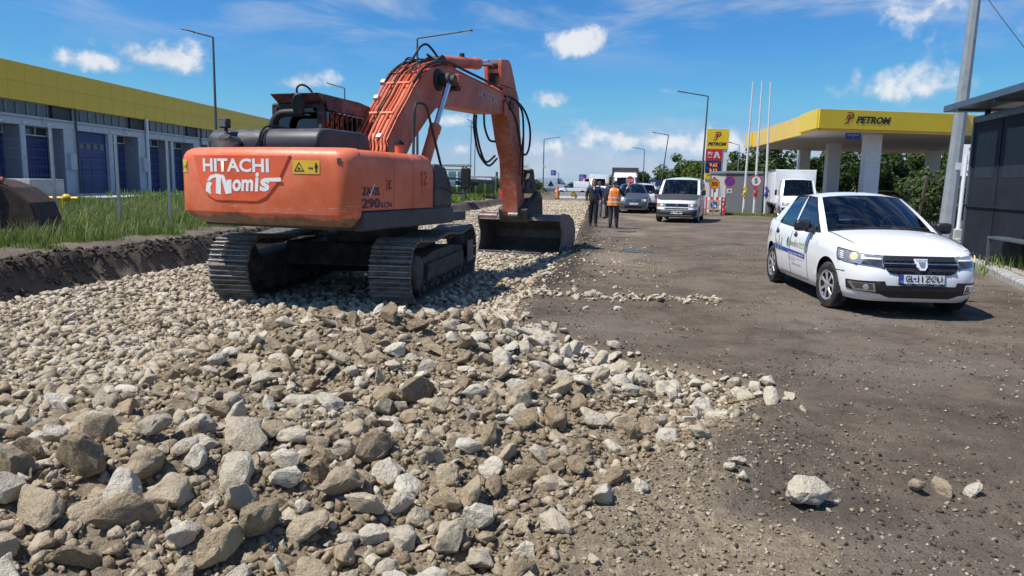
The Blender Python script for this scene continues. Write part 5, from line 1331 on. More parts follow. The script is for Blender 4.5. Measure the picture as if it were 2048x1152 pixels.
    for i in range(13): b.add([c.side(us[i],lerp(.615,.565,i/13),.004),c.side(us[i+1],lerp(.615,.565,(i+1)/13),.004),c.side(us[i+1],lerp(.675,.635,(i+1)/13),.004),c.side(us[i],lerp(.675,.635,i/13),.004)],[(0,1,2,3)])
    M_sb=mat('stripe_blue',(.03,.06,.36),.4); M_sg=mat('logo_green',(.18,.50,.06),.4); M_grp=mat('grey_print',(.22,.23,.24),.5)
    st=b.build('stripe',M_sb,root,smooth=30)
    text_on('lettering','medico',SD(-.22,.705),M_grp,root,w=.40,h=.10); text_on('lettering','test',SD(.20,.70),M_sg,root,w=.24,h=.105)
    flat_on('emblem_drop',[circ(-.33,.755,.075,16,pi*.5,pi*1.5)],SD(0,0,.004),M_sb,root); flat_on('emblem_drop',[circ(-.32,.755,.075,16,-pi*.5,pi*.5)],SD(0,0,.004),M_sg,root)
    text_on('lettering','Laborator  Analize  Medicale',SD(-.30,.588,.006),M_plate,st,w=.76,h=.034,bold=.01)
    text_on('lettering','Galati  0236 460 460',SD(-.28,.525),M_grp,root,w=.34,h=.024); text_on('lettering','Braila  0239 610 610',SD(.12,.52),M_grp,root,w=.34,h=.024)
    text_on('lettering','Tecuci  0236 820 820',SD(-.28,.49),M_grp,root,w=.34,h=.024); text_on('lettering','Medicina  Muncii',SD(-.10,.43),M_grp,root,w=.44,h=.035)
    # laboratory glassware drawing in front of the stripe
    for k,(x,h,m) in enumerate(((-1.0,.16,M_grp),(-.93,.11,M_sb),(-.86,.24,M_sg),(-.78,.12,M_sb),(-.70,.20,M_grp))):
        flat_on('drawing',[[(x,.0),(x+.05,.0),(x+.035,h),(x+.015,h)]],SD(0,.60,.008),m,root)
    flat_on('emblem_drop',[circ(-1.45,.86,.045,14)],SD(0,0,.004),M_grp,root); text_on('lettering','medicotest',SD(-1.52,.78),M_grp,root,w=.17,h=.03)
    t=patch('tail_lamp',M_red,root,lambda a,z,o:c.wrap(a,z,o,1,True),[(.6,.72),(1.0,.74),(1.02,.98),(.62,.97)],10,6,.008)
    patch('tail_lamp',M_red,root,lambda a,z,o:c.wrap(a,z,o,-1,True),[(.6,.72),(1.0,.74),(1.02,.98),(.62,.97)],10,6,.008)
    return root
build_saloon()
# ---------------------------------------------------------------- other traffic
def simple_lamps(c,root,M,z0,z1,a0,a1,rear=False,lit=True,name='headlamp'):
    for sg in (1,-1):
        hl=patch(name,M,root,lambda a,z,o:c.wrap(a,z,o,sg,rear),[(a0,z0),(a1,z0+.01),(a1+.01,z1),(a0,z1)],10,4,.010)
        if lit:
            am=(a0+a1)/2; p=c.wrap(am,(z0+z1)/2,.016,sg,rear); t=MB(); t.lathe([(0,.012),((z1-z0)*.36,.008),((z1-z0)*.40,0)],14,'y'); o=t.build('lamp_bulb',M_lit,hl); o.location=p
def strip_panel(name,fn,x0,x1,z0,z1,m,par,n=12,off=.012):
    b=MB(); b.grid(lambda u,v:fn(lerp(x0,x1,u),lerp(z0,z1,v),off),n,3); return b.build(name,m,par,smooth=60)
def mirrors(root,W,y,z,m=M_cblack,sz=(.2,.12,.16)):
    for sg in (1,-1):
        t=MB(); t.box((sg*(W/2+.11),y,z),sz); mr=t.build('door_mirror',m,root,bevel=.04,seg=3)
        t=MB(); t.cyl((sg*(W/2-.08),y-.02,z-.08),(sg*(W/2+.08),y,z-.02),.025); t.build('mirror_foot',M_cblack,mr)
def four_wheels(root,c,r,w,rim,spokes=6,steer=0,hub=M_rim,track=None):
    tk=track or c.W/2-.12
    for yc,st in ((c.yf,steer),(c.yr,0)):
        for sg in (1,-1): wheel(root,sg*tk,yc,r,w,rim,sg,spokes,st,hub)
    t=MB(); t.box((0,(c.yf+c.yr)/2,.34),(c.W-.38,c.L-.5,.22)); t.build('underbody',M_under,root)
    for yc in (c.yf,c.yr):
        for sg in (1,-1):
            t=MB(); t.prism([((c.arch+.012)*cos(pi*i/12),(c.arch+.012)*sin(pi*i/12)) for i in range(13)],-.28,-.02,'x'); o=t.build('wheel_well',M_under,root); o.location=(sg*(c.W/2-.06) if sg>0 else -(c.W/2-.06)+.28,yc,c.wr+.02)

def build_bus_van():
    root=place_veh('passenger_van','white passenger van with a dark bonnet driving towards the camera beside the tall price sign','van',7.72,34.2,198)
    c=Car(L=4.70,W=1.84,n=7,wb=2.92,fo=.86,wr=.315,arch=.38,sill=.24,bump=.26,
          ztop=[(2.4,.93),(2.1,1.0),(1.5,1.16),(1.25,1.20),(-2.4,1.20)],wf=[(0,.95),(.2,.985),(.5,1),(.8,1),(1,.985)],
          ff=[(0,.10),(.1,.0),(.3,.0),(.36,.06),(.5,.09),(.8,.13),(1,.18)],fr=[(0,.05),(.2,0),(.6,.0),(1,.02)],hoodcrown=.03)
    b,V,F=c.body('body',M_cwhite,root); b.build('body',M_cwhite,root,smooth=42)
    Vh,Fh=c.hood(1.32,.12,crown=.05); h=MB(); h.add(Vh,Fh); h.build('bonnet',mat('matt_dark_bonnet',(.05,.05,.054),.6,var=.12,spec=.3),root,smooth=50)
    K=[((0,1.46,1.235),(0,.60,1.86)),((.78,1.30,1.20),(.71,.50,1.84)),((.90,1.24,1.20),(.80,.46,1.83)),((.905,.25,1.20),(.815,.22,1.85)),((.905,.15,1.20),(.816,.12,1.855)),((.905,-1.0,1.20),(.816,-.95,1.86)),
       ((.905,-1.08,1.20),(.816,-1.05,1.86)),((.90,-2.05,1.20),(.81,-1.95,1.85)),((.88,-2.28,1.20),(.78,-2.12,1.84)),((.74,-2.33,1.20),(.62,-2.17,1.84)),((0,-2.35,1.20),(0,-2.2,1.86))]
    greenhouse(root,K,{0:'windscreen',2:'front_side_window',4:'side_window',6:'side_window',9:'rear_window'},M_cwhite,M_cglass,.09)
    interior(root,c,1.17,.9,-2.1,[(-.42,.25),(.42,.25),(-.4,-.7),(.4,-.7)],.78)
    four_wheels(root,c,.315,.20,.20,6,radians(-4))
    mirrors(root,1.84,1.08,1.30,M_cblack,(.18,.12,.24))
    FR=lambda x,z,o=0:c.front(x,z,o)
    simple_lamps(c,root,M_lamp,.68,.83,.50,.76)
    for sg in (1,-1): patch('indicator',M_ind,root,lambda a,z,o:c.wrap(a,z,o,sg),[(.775,.68),(.90,.69),(.90,.82),(.775,.83)],5,3,.011)
    g=strip_panel('grille',FR,-.48,.48,.69,.82,M_cblack,root)
    for z in (.72,.755,.79): strip_panel('grille_slat',FR,-.47,.47,z,z+.012,M_frame,g,12,.024)
    flat_on('round_emblem',ring_polys(0,.755,.05,.06,20),lambda u,v:FR(u,v,.03),M_cchr,g)
    flat_on('round_emblem',[[(-.03,.785),(-.018,.785),(0,.74),(-.005,.725)],[(.03,.785),(.018,.785),(0,.74),(.005,.725)],[(-.03,.735),(-.02,.735),(0,.775),(-.004,.785)]],lambda u,v:FR(u,v,.031),M_cchr,g)
    strip_panel('bumper',FR,-.86,.86,.27,.565,mat('grey_black_bumper',(.026,.026,.028),.55,var=.2,dirt=(.09,.08,.07),damt=.3),root,16,.02)
    strip_panel('air_slot',FR,-.50,.50,.585,.635,M_cblack,root,12,.008)
    PL=lambda u,v,o:FR(-u,.44+v,o+.02); plate(root,PL,.52,.11,'MS 19 BMW')
    # pale wing badge across the bonnet and the row of air slots under the windscreen
    hb=lambda u,v:(u,1.72+.40*0+v*.9*-1+.0,1.135-(-v)*.0+.0)
    def onhood(u,v):     # v up the bonnet
        y=2.16-.62*(.25+v); z=interp(-y,[-2.16,-1.5,-1.32],[1.03,1.185,1.225]); return Vector((u,y,z+.020-.03*(u/.7)**2))
    for k in range(9): flat_on('air_slot',[[(-.40+.09*k,1.02),(-.33+.09*k,1.02),(-.33+.09*k,1.07),(-.40+.09*k,1.07)]],onhood,M_blk,root)
    flat_on('wing_badge',[[(-.26,.40),(-.05,.42),(-.05,.56),(-.22,.55)]],onhood,M_plate,root); flat_on('wing_badge',[[(.26,.40),(.05,.42),(.05,.56),(.22,.55)]],onhood,M_plate,root)
    flat_on('wing_badge',[circ(0,.48,.065,16)],onhood,M_csilver,root)
    for sg in (1,-1):
        for y0 in (1.15,.2,-1.04):
            t=MB(); t.tube([c.side(y0,z,.001,sg) for z in np.linspace(.30,1.19,7)],.006,4); t.build('door_gap',M_blk,root)
        for s0 in (-.35,.25): 
            t=MB(); t.tube([(s0,1.45,1.25),(s0+.42,1.38,1.29)],.012,5); t.build('wiper',M_cblack,root)
    return root
build_bus_van()

def build_mpv():
    root=place_veh('grey_people_carrier','grey people carrier waiting with lit headlamps behind the flagman','car',7.0,43.9,187.5)
    c=Car(L=4.45,W=1.80,n=5.2,wb=2.68,fo=.9,wr=.32,arch=.38,sill=.21,bump=.20,ztop=[(2.3,.86),(1.9,.95),(1.1,1.08),(.9,1.10),(-2.3,1.12)],ff=[(0,.10),(.1,.03),(.3,0),(.5,.01),(.75,.09),(.9,.16),(1,.24)],hoodcrown=.05)
    b,V,F=c.body('body',M_cgrey,root); b.build('body',M_cgrey,root,smooth=42)
    Vh,Fh=c.hood(1.02,.16,crown=.06); h=MB(); h.add(Vh,Fh); h.build('bonnet',M_cgrey,root,smooth=50)
    K=[((0,1.20,1.15),(0,.28,1.63)),((.74,1.02,1.09),(.57,.16,1.585)),((.84,.98,1.09),(.63,.12,1.575)),((.85,-.1,1.10),(.66,-.12,1.60)),((.85,-.18,1.10),(.66,-.2,1.60)),((.85,-1.05,1.11),(.655,-1.0,1.59)),((.85,-1.12,1.11),(.655,-1.06,1.585)),((.82,-1.85,1.12),(.64,-1.6,1.56)),((.74,-2.1,1.12),(.58,-1.85,1.54)),((.66,-2.14,1.12),(.52,-1.88,1.54)),((0,-2.2,1.12),(0,-1.95,1.56))]
    greenhouse(root,K,{0:'windscreen',2:'front_side_window',4:'rear_side_window',6:'rear_side_window',9:'rear_window'},M_cgrey,M_cglass,.05)
    interior(root,c,1.08,.8,-1.9,[(-.4,-.1),(.4,-.1)],.72); four_wheels(root,c,.32,.2,.21,6); mirrors(root,1.80,.82,1.17,M_cgrey)
    FR=lambda x,z,o=0:c.front(x,z,o)
    simple_lamps(c,root,M_lamp,.66,.82,.46,.80)
    g=strip_panel('grille',FR,-.42,.42,.67,.80,M_cblack,root); strip_panel('chrome_bar',FR,-.42,.42,.725,.74,M_cchr,g,12,.022)
    flat_on('round_emblem',ring_polys(0,.735,.06,.075,20),lambda u,v:FR(u,v,.03),M_cchr,g)
    flat_on('round_emblem',[[(-.035,.77),(-.02,.77),(0,.715),(-.006,.70)],[(.035,.77),(.02,.77),(0,.715),(.006,.70)]],lambda u,v:FR(u,v,.031),M_cchr,g)
    strip_panel('lower_grille',FR,-.50,.50,.29,.44,M_cblack,root); strip_panel('bumper_lip',FR,-.80,.80,.235,.275,M_csilver,root,16,.014)
    plate(root,lambda u,v,o:FR(-u,.54+v,o+.004),.52,.11,'CT 22 PWA')
    return root
build_mpv()

def build_suv_rear():
    root=place_veh('white_offroad_car','white off-road car seen from behind, half hidden by the passenger van','car',7.9,46.2,4)
    c=Car(L=4.3,W=1.80,n=6,wb=2.67,fo=.85,wr=.35,arch=.42,sill=.30,bump=.32,ztop=[(2.2,1.0),(1.0,1.10),(-2.2,1.12)],wf=[(0,.96),(.3,1),(.6,1),(1,.96)])
    b,V,F=c.body('body',M_cwhite,root); b.build('body',M_cwhite,root,smooth=42)
    Vh,Fh=c.hood(.9,.1); h=MB(); h.add(Vh,Fh); h.build('bonnet',M_cwhite,root,smooth=50)
    K=[((0,1.05,1.13),(0,.3,1.62)),((.74,.9,1.1),(.6,.2,1.58)),((.86,.86,1.1),(.66,.16,1.58)),((.86,-.1,1.11),(.68,-.12,1.62)),((.86,-.18,1.11),(.68,-.2,1.62)),((.86,-1.1,1.12),(.67,-1.05,1.61)),((.80,-1.95,1.12),(.62,-1.72,1.58)),((.68,-2.0,1.12),(.55,-1.76,1.58)),((0,-2.06,1.12),(0,-1.82,1.62))]
    greenhouse(root,K,{0:'windscreen',2:'front_side_window',4:'rear_side_window',7:'rear_window'},M_cwhite,M_cglass,.05)
    interior(root,c,1.09,.8,-1.8,[(-.4,-.1),(.4,-.1)],.7); four_wheels(root,c,.35,.22,.22,5); mirrors(root,1.8,.75,1.2)
    RR=lambda x,z,o=0:c.front(x,z,o,True)
    for sg in (1,-1):
        t=patch('tail_lamp',M_red,root,lambda a,z,o:c.wrap(a,z,o,sg,True),[(.60,.83),(.86,.83),(.86,1.04),(.60,1.04)],6,4,.014)
        p=c.wrap(.73,.935,.02,sg,True); q=MB(); q.lathe([(.06,.0),(.09,-.012),(.10,0)],16,'y'); o=q.build('lamp_ring',M_plate,t); o.location=p
    strip_panel('bumper',RR,-.84,.84,.33,.58,M_cblack,root,16,.014); strip_panel('skid_plate',RR,-.5,.5,.34,.42,M_csilver,root,10,.02)
    plate(root,lambda u,v,o:RR(u,.78+v,o),.52,.11,None)
    return root
build_suv_rear()
def build_dark_car(x,y,hd,label,m,group=None,rear=True):
    root=place_veh('dark_saloon_car',label,'car',x,y,hd,group=group)
    c=Car(L=4.4,W=1.76,n=5,ztop=[(2.2,.82),(1.2,.96),(-2.2,1.02)])
    b,V,F=c.body('body',m,root); Vt,Ft=c.hood(-1.5,0,rear=True); b.add(Vt,Ft); b.build('body',m,root,smooth=42)
    Vh,Fh=c.hood(.95,.14); h=MB(); h.add(Vh,Fh); h.build('bonnet',m,root,smooth=50)
    K=[((0,1.08,1.03),(0,.2,1.46)),((.72,.92,.98),(.55,.1,1.43)),((.81,.88,.98),(.62,.06,1.42)),((.82,-.18,1.0),(.63,-.2,1.44)),((.82,-.26,1.0),(.63,-.28,1.44)),((.80,-1.05,1.02),(.61,-.9,1.42)),((.76,-1.42,1.03),(.58,-1.02,1.40)),((.68,-1.5,1.04),(.52,-1.06,1.40)),((0,-1.58,1.05),(0,-1.1,1.43))]
    greenhouse(root,K,{0:'windscreen',2:'front_side_window',4:'rear_side_window',7:'rear_window'},m,M_cglass,.04)
    interior(root,c,.97,.7,-1.4,[(-.38,-.15),(.38,-.15)],.7); four_wheels(root,c,.31,.19,.2,6); mirrors(root,1.76,.62,1.05,m)
    simple_lamps(c,root,M_red,.74,.94,.48,.86,True,False,'tail_lamp')
    simple_lamps(c,root,M_lamp,.64,.78,.46,.84,False,False)
    RR=lambda x,z,o=0:c.front(x,z,o,True); plate(root,lambda u,v,o:RR(u,.62+v,o),.52,.11,None)
    strip_panel('bumper',RR,-.7,.7,.28,.40,M_cblack,root,12,.01)
    return root
build_dark_car(8.55,51.5,5,'dark blue saloon queuing away from the camera behind the white off-road car',M_cdark)
build_dark_car(8.15,60.5,5,'black saloon with red tail lamps further along the queue',M_cdark)
build_dark_car(22.0,43.5,100,'dark car parked in the filling station forecourt, behind the white saloon roof',M_cdark)

def build_panel_van(root,m,L,W,H,hood=1.0,plain=True,cabf=None,big=False):
    """one box van: sloped bonnet, cab, tall windowless load space"""
    c=Car(L=L,W=W,n=8,wb=L*.6,fo=L*.19,wr=.33,arch=.40,sill=.28,bump=.28,ztop=[(L/2,.85*H/1.9),(L/2-hood,1.05*H/1.9),(L/2-hood-.25,1.12*H/1.9),(-L/2,1.12*H/1.9)],hoodcrown=.04)
    b,V,F=c.body('body',m,root); b.build('body',m,root,smooth=42)
    yc=L/2-hood-.05; Vh,Fh=c.hood(yc,.12); h=MB(); h.add(Vh,Fh); h.build('bonnet',m,root,smooth=50)
    zb=1.12*H/1.9-.01; w=W/2*.975; rw=W/2*.88
    K=[((0,yc+.14,zb),(0,yc-.72,H-.06)),((w*.82,yc,zb-.02),(rw*.82,yc-.82,H-.08)),((w,yc-.06,zb-.02),(rw,yc-.86,H-.09)),((w,yc-1.25,zb),(rw,yc-1.25,H-.06)),((w,yc-1.33,zb),(rw,yc-1.33,H-.06)),((w,-L/2+.15,zb),(rw,-L/2+.2,H-.06)),((w*.9,-L/2+.04,zb),(rw*.9,-L/2+.1,H-.07)),((0,-L/2+.02,zb),(0,-L/2+.08,H-.04))]
    greenhouse(root,K,{0:'windscreen',2:'front_side_window'},m,M_cglass,.05)
    interior(root,c,zb-.02,yc-.2,yc-1.4,[(-.4,yc-.85),(.4,yc-.85)],W*.42)
    four_wheels(root,c,.33,.21,.2,5); mirrors(root,W,yc-.2,zb+.12)
    FR=lambda x,z,o=0:c.front(x,z,o)
    simple_lamps(c,root,M_lamp,.72,.90,W*.26,W*.45,False,False); strip_panel('bumper',FR,-W*.44,W*.44,.3,.6,M_cblack,root,12,.012)
    strip_panel('grille',FR,-W*.24,W*.24,.72,.86,M_cblack,root)
    for sg in (1,-1):
        for y in (yc-1.29,yc-2.4):
            if y>-L/2+.3:
                t=MB(); t.tube([c.side(y,z,.001,sg) for z in np.linspace(.36,zb,6)],.008,4); t.build('door_gap',M_blk,root)
        t=MB(); t.tube([c.side(y,.62,.012,sg) for y in np.linspace(L/2-.9,-L/2+.3,8)],.03,4); t.build('rub_strip',M_cblack,root)
        patch('tail_lamp',M_red,root,lambda a,z,o:c.wrap(a,z,o,sg,True),[(W*.44,.75),(W*.47,.75),(W*.47,1.1),(W*.44,1.1)],3,3,.012)
    return root
r_=place_veh('panel_van','tall silver grey panel van parked side-on behind the street lamp and warning triangle','van',6.7,125,97,z=.05); build_panel_van(r_,carpaint('pale_grey_van_paint',(.50,.54,.60),.2),5.6,1.95,2.45,.85)
r_=place_veh('small_delivery_van','small white delivery van standing side-on behind the concrete barriers','van',7.35,93.0,278,z=.02); build_panel_van(r_,M_cwhite,4.35,1.75,1.85,1.0)

def build_box_truck(root,W,L,H,m_cab,m_box,wheelr=.38,grey_top=False,cabH=2.45):
    """cab with box body behind it"""
    cl=1.9; c=Car(L=cl*1.9,W=W*.88,n=7,wb=cl*1.1,fo=.75,wr=wheelr,arch=.44,sill=.40,bump=.38,ztop=[(cl*.95,1.05),(cl*.95-.55,1.32),(cl*.95-.8,1.38),(-cl,1.40)],ff=[(0,.06),(.15,0),(.4,.0),(.7,.05),(1,.16)],hoodcrown=.03)
    yo=L/2-cl*.95
    b,V,F=c.body('cab',m_cab,root); o=b.build('cab',m_cab,root,smooth=42); o.location.y=yo
    yc=cl*.95-.62; Vh,Fh=c.hood(yc,.1); h=MB(); h.add(Vh,Fh); q=h.build('bonnet',m_cab,root,smooth=50); q.location.y=yo
    w=c.W/2*.98; rw=w*.86; zb=1.37
    K=[((0,yc+.12,zb+.03),(0,yc-.42,cabH-.05)),((w*.84,yc,zb),(rw*.86,yc-.5,cabH-.08)),((w,yc-.05,zb),(rw,yc-.54,cabH-.1)),((w,yc-1.15,zb+.02),(rw,yc-1.15,cabH-.05)),((w,yc-1.35,zb+.02),(rw,yc-1.32,cabH-.05)),((w*.8,yc-1.42,zb+.02),(rw*.8,yc-1.36,cabH-.05)),((0,yc-1.43,zb+.02),(0,yc-1.38,cabH-.02))]
    e=thing('t',None,None); 
    greenhouse(e,K,{0:'windscreen',2:'side_window'},m_cab,M_cglass,.06)
    for ch in list(e.children): ch.parent=root; ch.location.y=yo
    bpy.data.objects.remove(e)
    t=MB(); t.box((0,yc-.75+yo,zb-.1),(w*1.8,1.2,.14)); t.build('cab_dark_deck',M_seat,root)  # added dark sheet, stands in for the dim inside of the cab
    for x in (-.42,.42):
        t=MB(); t.box((x,yc-1.0+yo,zb+.2),(.42,.14,.7)); t.build('seat',M_seat,root,bevel=.05)
    bl=L-cl*1.15; z0=.85
    t=MB(); t.span((-W/2,-L/2,z0),(W/2,-L/2+bl,H)); bx=t.build('box_body',m_box,root,bevel=.03)
    for x in (-W/2,W/2):
        for z in (z0+.03,H-.04):
            t=MB(); t.box((x,-L/2+bl/2,z),(.04,bl+.02,.09)); t.build('box_rail',M_csilver,bx)
    if grey_top:
        t=MB(); t.prism([(-W/2-.01,H-.42),(W/2+.01,H-.42),(W/2+.01,H+.02),(-W/2-.01,H+.02)],-L/2+bl-.02,-L/2+bl+.05,'y'); t.build('dark_header',mat('dark_grey_header',(.075,.07,.075),.5),bx)
        for sg in (1,-1):
            t=MB(); t.box((sg*(W/2),-L/2+bl+.02,(z0+H)/2),(.09,.10,H-z0)); t.build('dark_post',MATS['dark_grey_header'],bx)
        b=MB(); b.grid(lambda u,v:Vector(((-1+2*u)*(W/2-.12)*(1-.08*v),-L/2+bl+.02+.55*(1-v)**.7+.0,cabH-.02+(H-.55-cabH+.1)*v)),10,6); b.build('wind_deflector',m_cab,root,smooth=60)
    t=MB(); t.box((0,-L*.12,.62),(.8,L*.8,.22)); t.build('chassis',M_under,root)
    for y in (yo+c.yf,-L/2+bl*.30):
        for sg in (1,-1): wheel(root,sg*(W/2-.22),y,wheelr,.24,wheelr*.6,sg,0,0,M_rim)
    return c,yo
def shift(fn,yo): return lambda x,z,o=0:fn(x,z,o)+Vector((0,yo,0))
# white box truck by the grey kiosk
r_=place_veh('white_box_truck','white box truck with lit headlamps turning in beside the flagpoles','truck',15.15,40.6,193)
c,yo=build_box_truck(r_,2.12,6.1,2.95,M_cwhite,M_cloth_w,.34,False,2.38); r_.scale=(.98,.98,.86)
FR=shift(lambda x,z,o:c.front(x,z,o),yo)
for sg in (1,-1):
    hl=patch('headlamp',M_lamp,r_,lambda a,z,o:c.wrap(a,z,o,sg)+Vector((0,yo,0)),[(.50,.78),(.86,.80),(.84,.98),(.52,.96)],8,4,.01)
    p=c.wrap(.68,.88,.018,sg)+Vector((0,yo,0)); t=MB(); t.lathe([(0,.012),(.06,.01),(.07,0)],14,'y'); o=t.build('lamp_bulb',M_lit,hl); o.location=p
    t=MB(); t.box((sg*1.12,yo+1.0,1.55),(.10,.16,.34)); t.build('door_mirror',M_cblack,r_,bevel=.03)
g=strip_panel('grille',FR,-.44,.44,.78,.97,M_cblack,r_)
for z in (.81,.86,.91): strip_panel('grille_slat',FR,-.42,.42,z,z+.02,M_frame,g,10,.024)
flat_on('round_emblem',ring_polys(0,.87,.075,.09,22)+[[(-.008,.87),(.008,.87),(0,.95)],[(0,.878),(.004,.862),(.072,.83)],[(0,.878),(-.004,.862),(-.072,.83)]],lambda u,v:FR(u,v,.032),M_cchr,g)
strip_panel('bumper',FR,-.86,.86,.40,.68,M_cblack,r_,14,.014); strip_panel('bumper',FR,-.78,.78,.66,.70,M_csilver,r_,14,.016)
plate(r_,lambda u,v,o:FR(-u,.56+v,o+.004),.5,.11,None)
for s0 in (-.5,.1):
    t=MB(); t.tube([(s0,yo+1.33,1.43),(s0+.45,yo+1.22,1.50)],.012,5); t.build('wiper',M_cblack,r_)
# two box trucks queuing further off
r_=place_veh('box_truck','box truck with dark grey header and white wind deflector queuing behind the grey people carrier','truck',11.2,75.5,188); build_box_truck(r_,2.5,7.2,3.25,M_cwhite,M_cloth_w,.42,True,2.35)
r_=place_veh('box_truck','white box truck queuing left of the grey headed truck','truck',10.85,95,188); build_box_truck(r_,2.45,7.0,2.75,M_cwhite,M_cloth_w,.42,False,2.3)
r_=place_veh('works_truck','orange works truck far off behind the small white delivery van','truck',11.3,112,185,z=0.02); build_box_truck(r_,2.3,6.0,2.15,mat('works_orange',(.72,.17,.05),.45,var=.1),MATS['works_orange'],.42,False,2.35)
r_=place_veh('white_hatchback','white car parked far off behind the man on the grass','car',-7.0,96,95,z=.3); build_panel_van(r_,M_cwhite,4.2,1.72,1.5,1.2)
# ================================================================ warehouse
M_wyel=mat('yellow_cladding',(.88,.55,.03),.45,var=.05,scale=1.2,dirt=(.66,.47,.05),dscale=1.2,damt=.15)
M_wgrey=mat('pale_blue_grey_wall',(.56,.57,.59),.7,var=.08,scale=1.5,dirt=(.33,.35,.38),dscale=1.5,damt=.3)
M_wdark=mat('dark_window_band',(.035,.038,.042),.5,var=.2)
M_wblue=mat('blue_dock_door',(.014,.038,.16),.5,var=.10,scale=2)
M_wjamb=mat('jamb_grey',(.30,.31,.35),.7,var=.1)
M_pane=mat('window_pane',(.055,.062,.072),.12,0,var=.2,spec=.5)
M_conc=mat('concrete',(.46,.45,.43),.85,var=.14,scale=3,bmp=.2,bscale=40,dirt=(.30,.29,.27),dscale=2.5,damt=.4)
M_galv=mat('galvanised_steel',(.36,.38,.40),.45,.6,var=.12,scale=8); M_dgalv=mat('dark_lamp_steel',(.12,.13,.145),.5,.5,var=.15)
def build_warehouse():
    w=thing('warehouse','long warehouse with yellow upper cladding and blue dock doors at the left edge','building',(-23.76,33.1,.52),radians(87.1))
    H,YB,WB,FB=6.33,4.55,3.88,3.42     # roof, cladding bottom, window band bottom, fascia bottom
    x0,x1=-14.2,35.5; D=26
    b=MB(); b.span((x0,.35,YB),(x1,D,H-.05)); b.build('upper_wall',M_wyel,w)
    b=MB(); b.span((x0,.34,WB),(x1,.6,YB)); b.build('band_wall',M_wdark,w)
    b=MB(); b.span((x0,1.25,-.3),(x1,D-.02,WB)); b.build('core_wall',M_wgrey,w)
    b=MB(); b.span((x0-.02,.2,H-.05),(x1+.02,D+.1,H+.03)); b.build('roof_edge',M_wyel,w)
    bay=7.1; proto={}
    def piece(name,key,mk,m,loc,parent,**k):
        if key not in proto: o=mk().build(name,m,parent,**k); proto[key]=o.data; mods=[(md.width,md.segments) for md in o.modifiers if md.type=='BEVEL']
        else: o=link(name,proto[key],parent)
        o.location=loc; return o
    for bi in range(-2,5):
        bx=bi*bay
        for j in range(6):
            for r,(za,zb) in enumerate(((YB,(YB+H)/2),((YB+H)/2,H))):
                piece('cladding_panel','clad%d'%r,lambda:MB().box((0,0,0),(bay/6-.012,.05,zb-za-.012)),M_wyel,(bx+bay/6*(j+.5),.10,(za+zb)/2),w)
        # band: seven windows then a dark panel
        for j in range(7):
            f=piece('window','wfr',lambda:MB().box((0,.0,.31),(.70,.06,.03)).box((0,0,-.31),(.70,.06,.03)).box((-.335,0,0),(.03,.06,.59)).box((.335,0,0),(.03,.06,.59)),M_galv,(bx+.50+.745*j,.30,(WB+YB)/2),w)
            piece('pane','wpn',lambda:MB().box((0,0,0),(.64,.02,.59)),M_pane,(0,.02,0),f)
        piece('dark_panel','dpn',lambda:MB().box((0,0,0),(1.15,.06,.64)),M_wdark,(bx+6.22,.29,(WB+YB)/2),w)
        piece('fascia_panel','fas',lambda:MB().span((-3.53,-.08,-.23),(3.53,1.24,.23)),M_wgrey,(bx+3.55,.16,(FB+WB)/2),w,bevel=.01)
        for xx in (1.6,3.2,4.9): piece('wall_lamp','wl',lambda:MB().box((0,0,0),(.26,.10,.07)),M_cloth_w,(bx+xx,.02,FB+.12),w)
        # doors of the bay
        doors=((.25,3.0,True),(3.35,6.2,True)) if bi%2==0 else ((.20,3.05,False),(3.45,6.15,True))
        prev=0
        for a,c,recess in doors:
            b=MB(); b.span((bx+prev,.10,-.3),(bx+a,1.24,FB)); b.build('wall_pier',M_wgrey,w,bevel=.01); prev=c
            y=1.0 if recess else .28
            d=MB()
            top=FB-.02 if not recess else FB-.40
            n=5
            for k in range(n):
                z0=0+(top)*k/n; d.span((bx+a+.01,y,z0+.006),(bx+c-.01,y+.06,top*(k+1)/n-.006))
            for k in range(n):
                q=MB(); q.span((bx+a+.01,y,top*k/n+.006),(bx+c-.01,y+.06,top*(k+1)/n-.006))
                if k==0: dr=q.build('dock_door',M_wblue,w,bevel=.008)
                else: q.build('door_leaf',M_wblue,dr,bevel=.008)
            if recess:
                b=MB(); b.span((bx+a+.01,y,top),(bx+c-.01,y+.05,FB)); b.build('transom',M_pane,dr)
                for x in np.linspace(a+.03,c-.03,4):
                    b=MB(); b.box((bx+x,y-.02,(top+FB)/2),(.05,.05,FB-top)); b.build('mullion',M_cloth_w,dr)
                b=MB(); b.box((bx+(a+c)/2,y-.02,top),(c-a,.05,.05)); b.build('mullion',M_cloth_w,dr)
                for x,s in ((a,1),(c,-1)):
                    b=MB(); b.span((bx+x+s*.004,.12,-.02),(bx+x+s*.034,y-.03,FB-.01)); b.build('jamb',M_wjamb,dr)
            else:
                for k in range(4):
                    b=MB(); b.box((bx+a+.55+.62*k,y-.012,top*.77),(.36,.02,.30)); b.build('door_window',M_pane,dr,bevel=.02)
                b=MB(); b.tube([(bx+a+.55,y-.008,.05),(bx+a+.55,y-.008,1.95),(bx+a+1.4,y-.008,1.95),(bx+a+1.4,y-.008,.05)],.012,4); b.build('wicket_door',M_wdark,dr)
        b=MB(); b.span((bx+prev,.10,-.3),(bx+bay,1.24,FB)); b.build('wall_pier',M_wgrey,w,bevel=.01)
        b=MB(); b.box((bx+6.62,.0,1.75),(.52,.2,.85)); ob=b.build('meter_cabinet',M_wgrey,w,bevel=.012)
        if bi%2: 
            b=MB(); b.cyl((bx+bay-.12,-.02,-.1),(bx+bay-.12,-.02,YB+.05),.10,.10,10); b.build('downpipe',M_cloth_w,w)
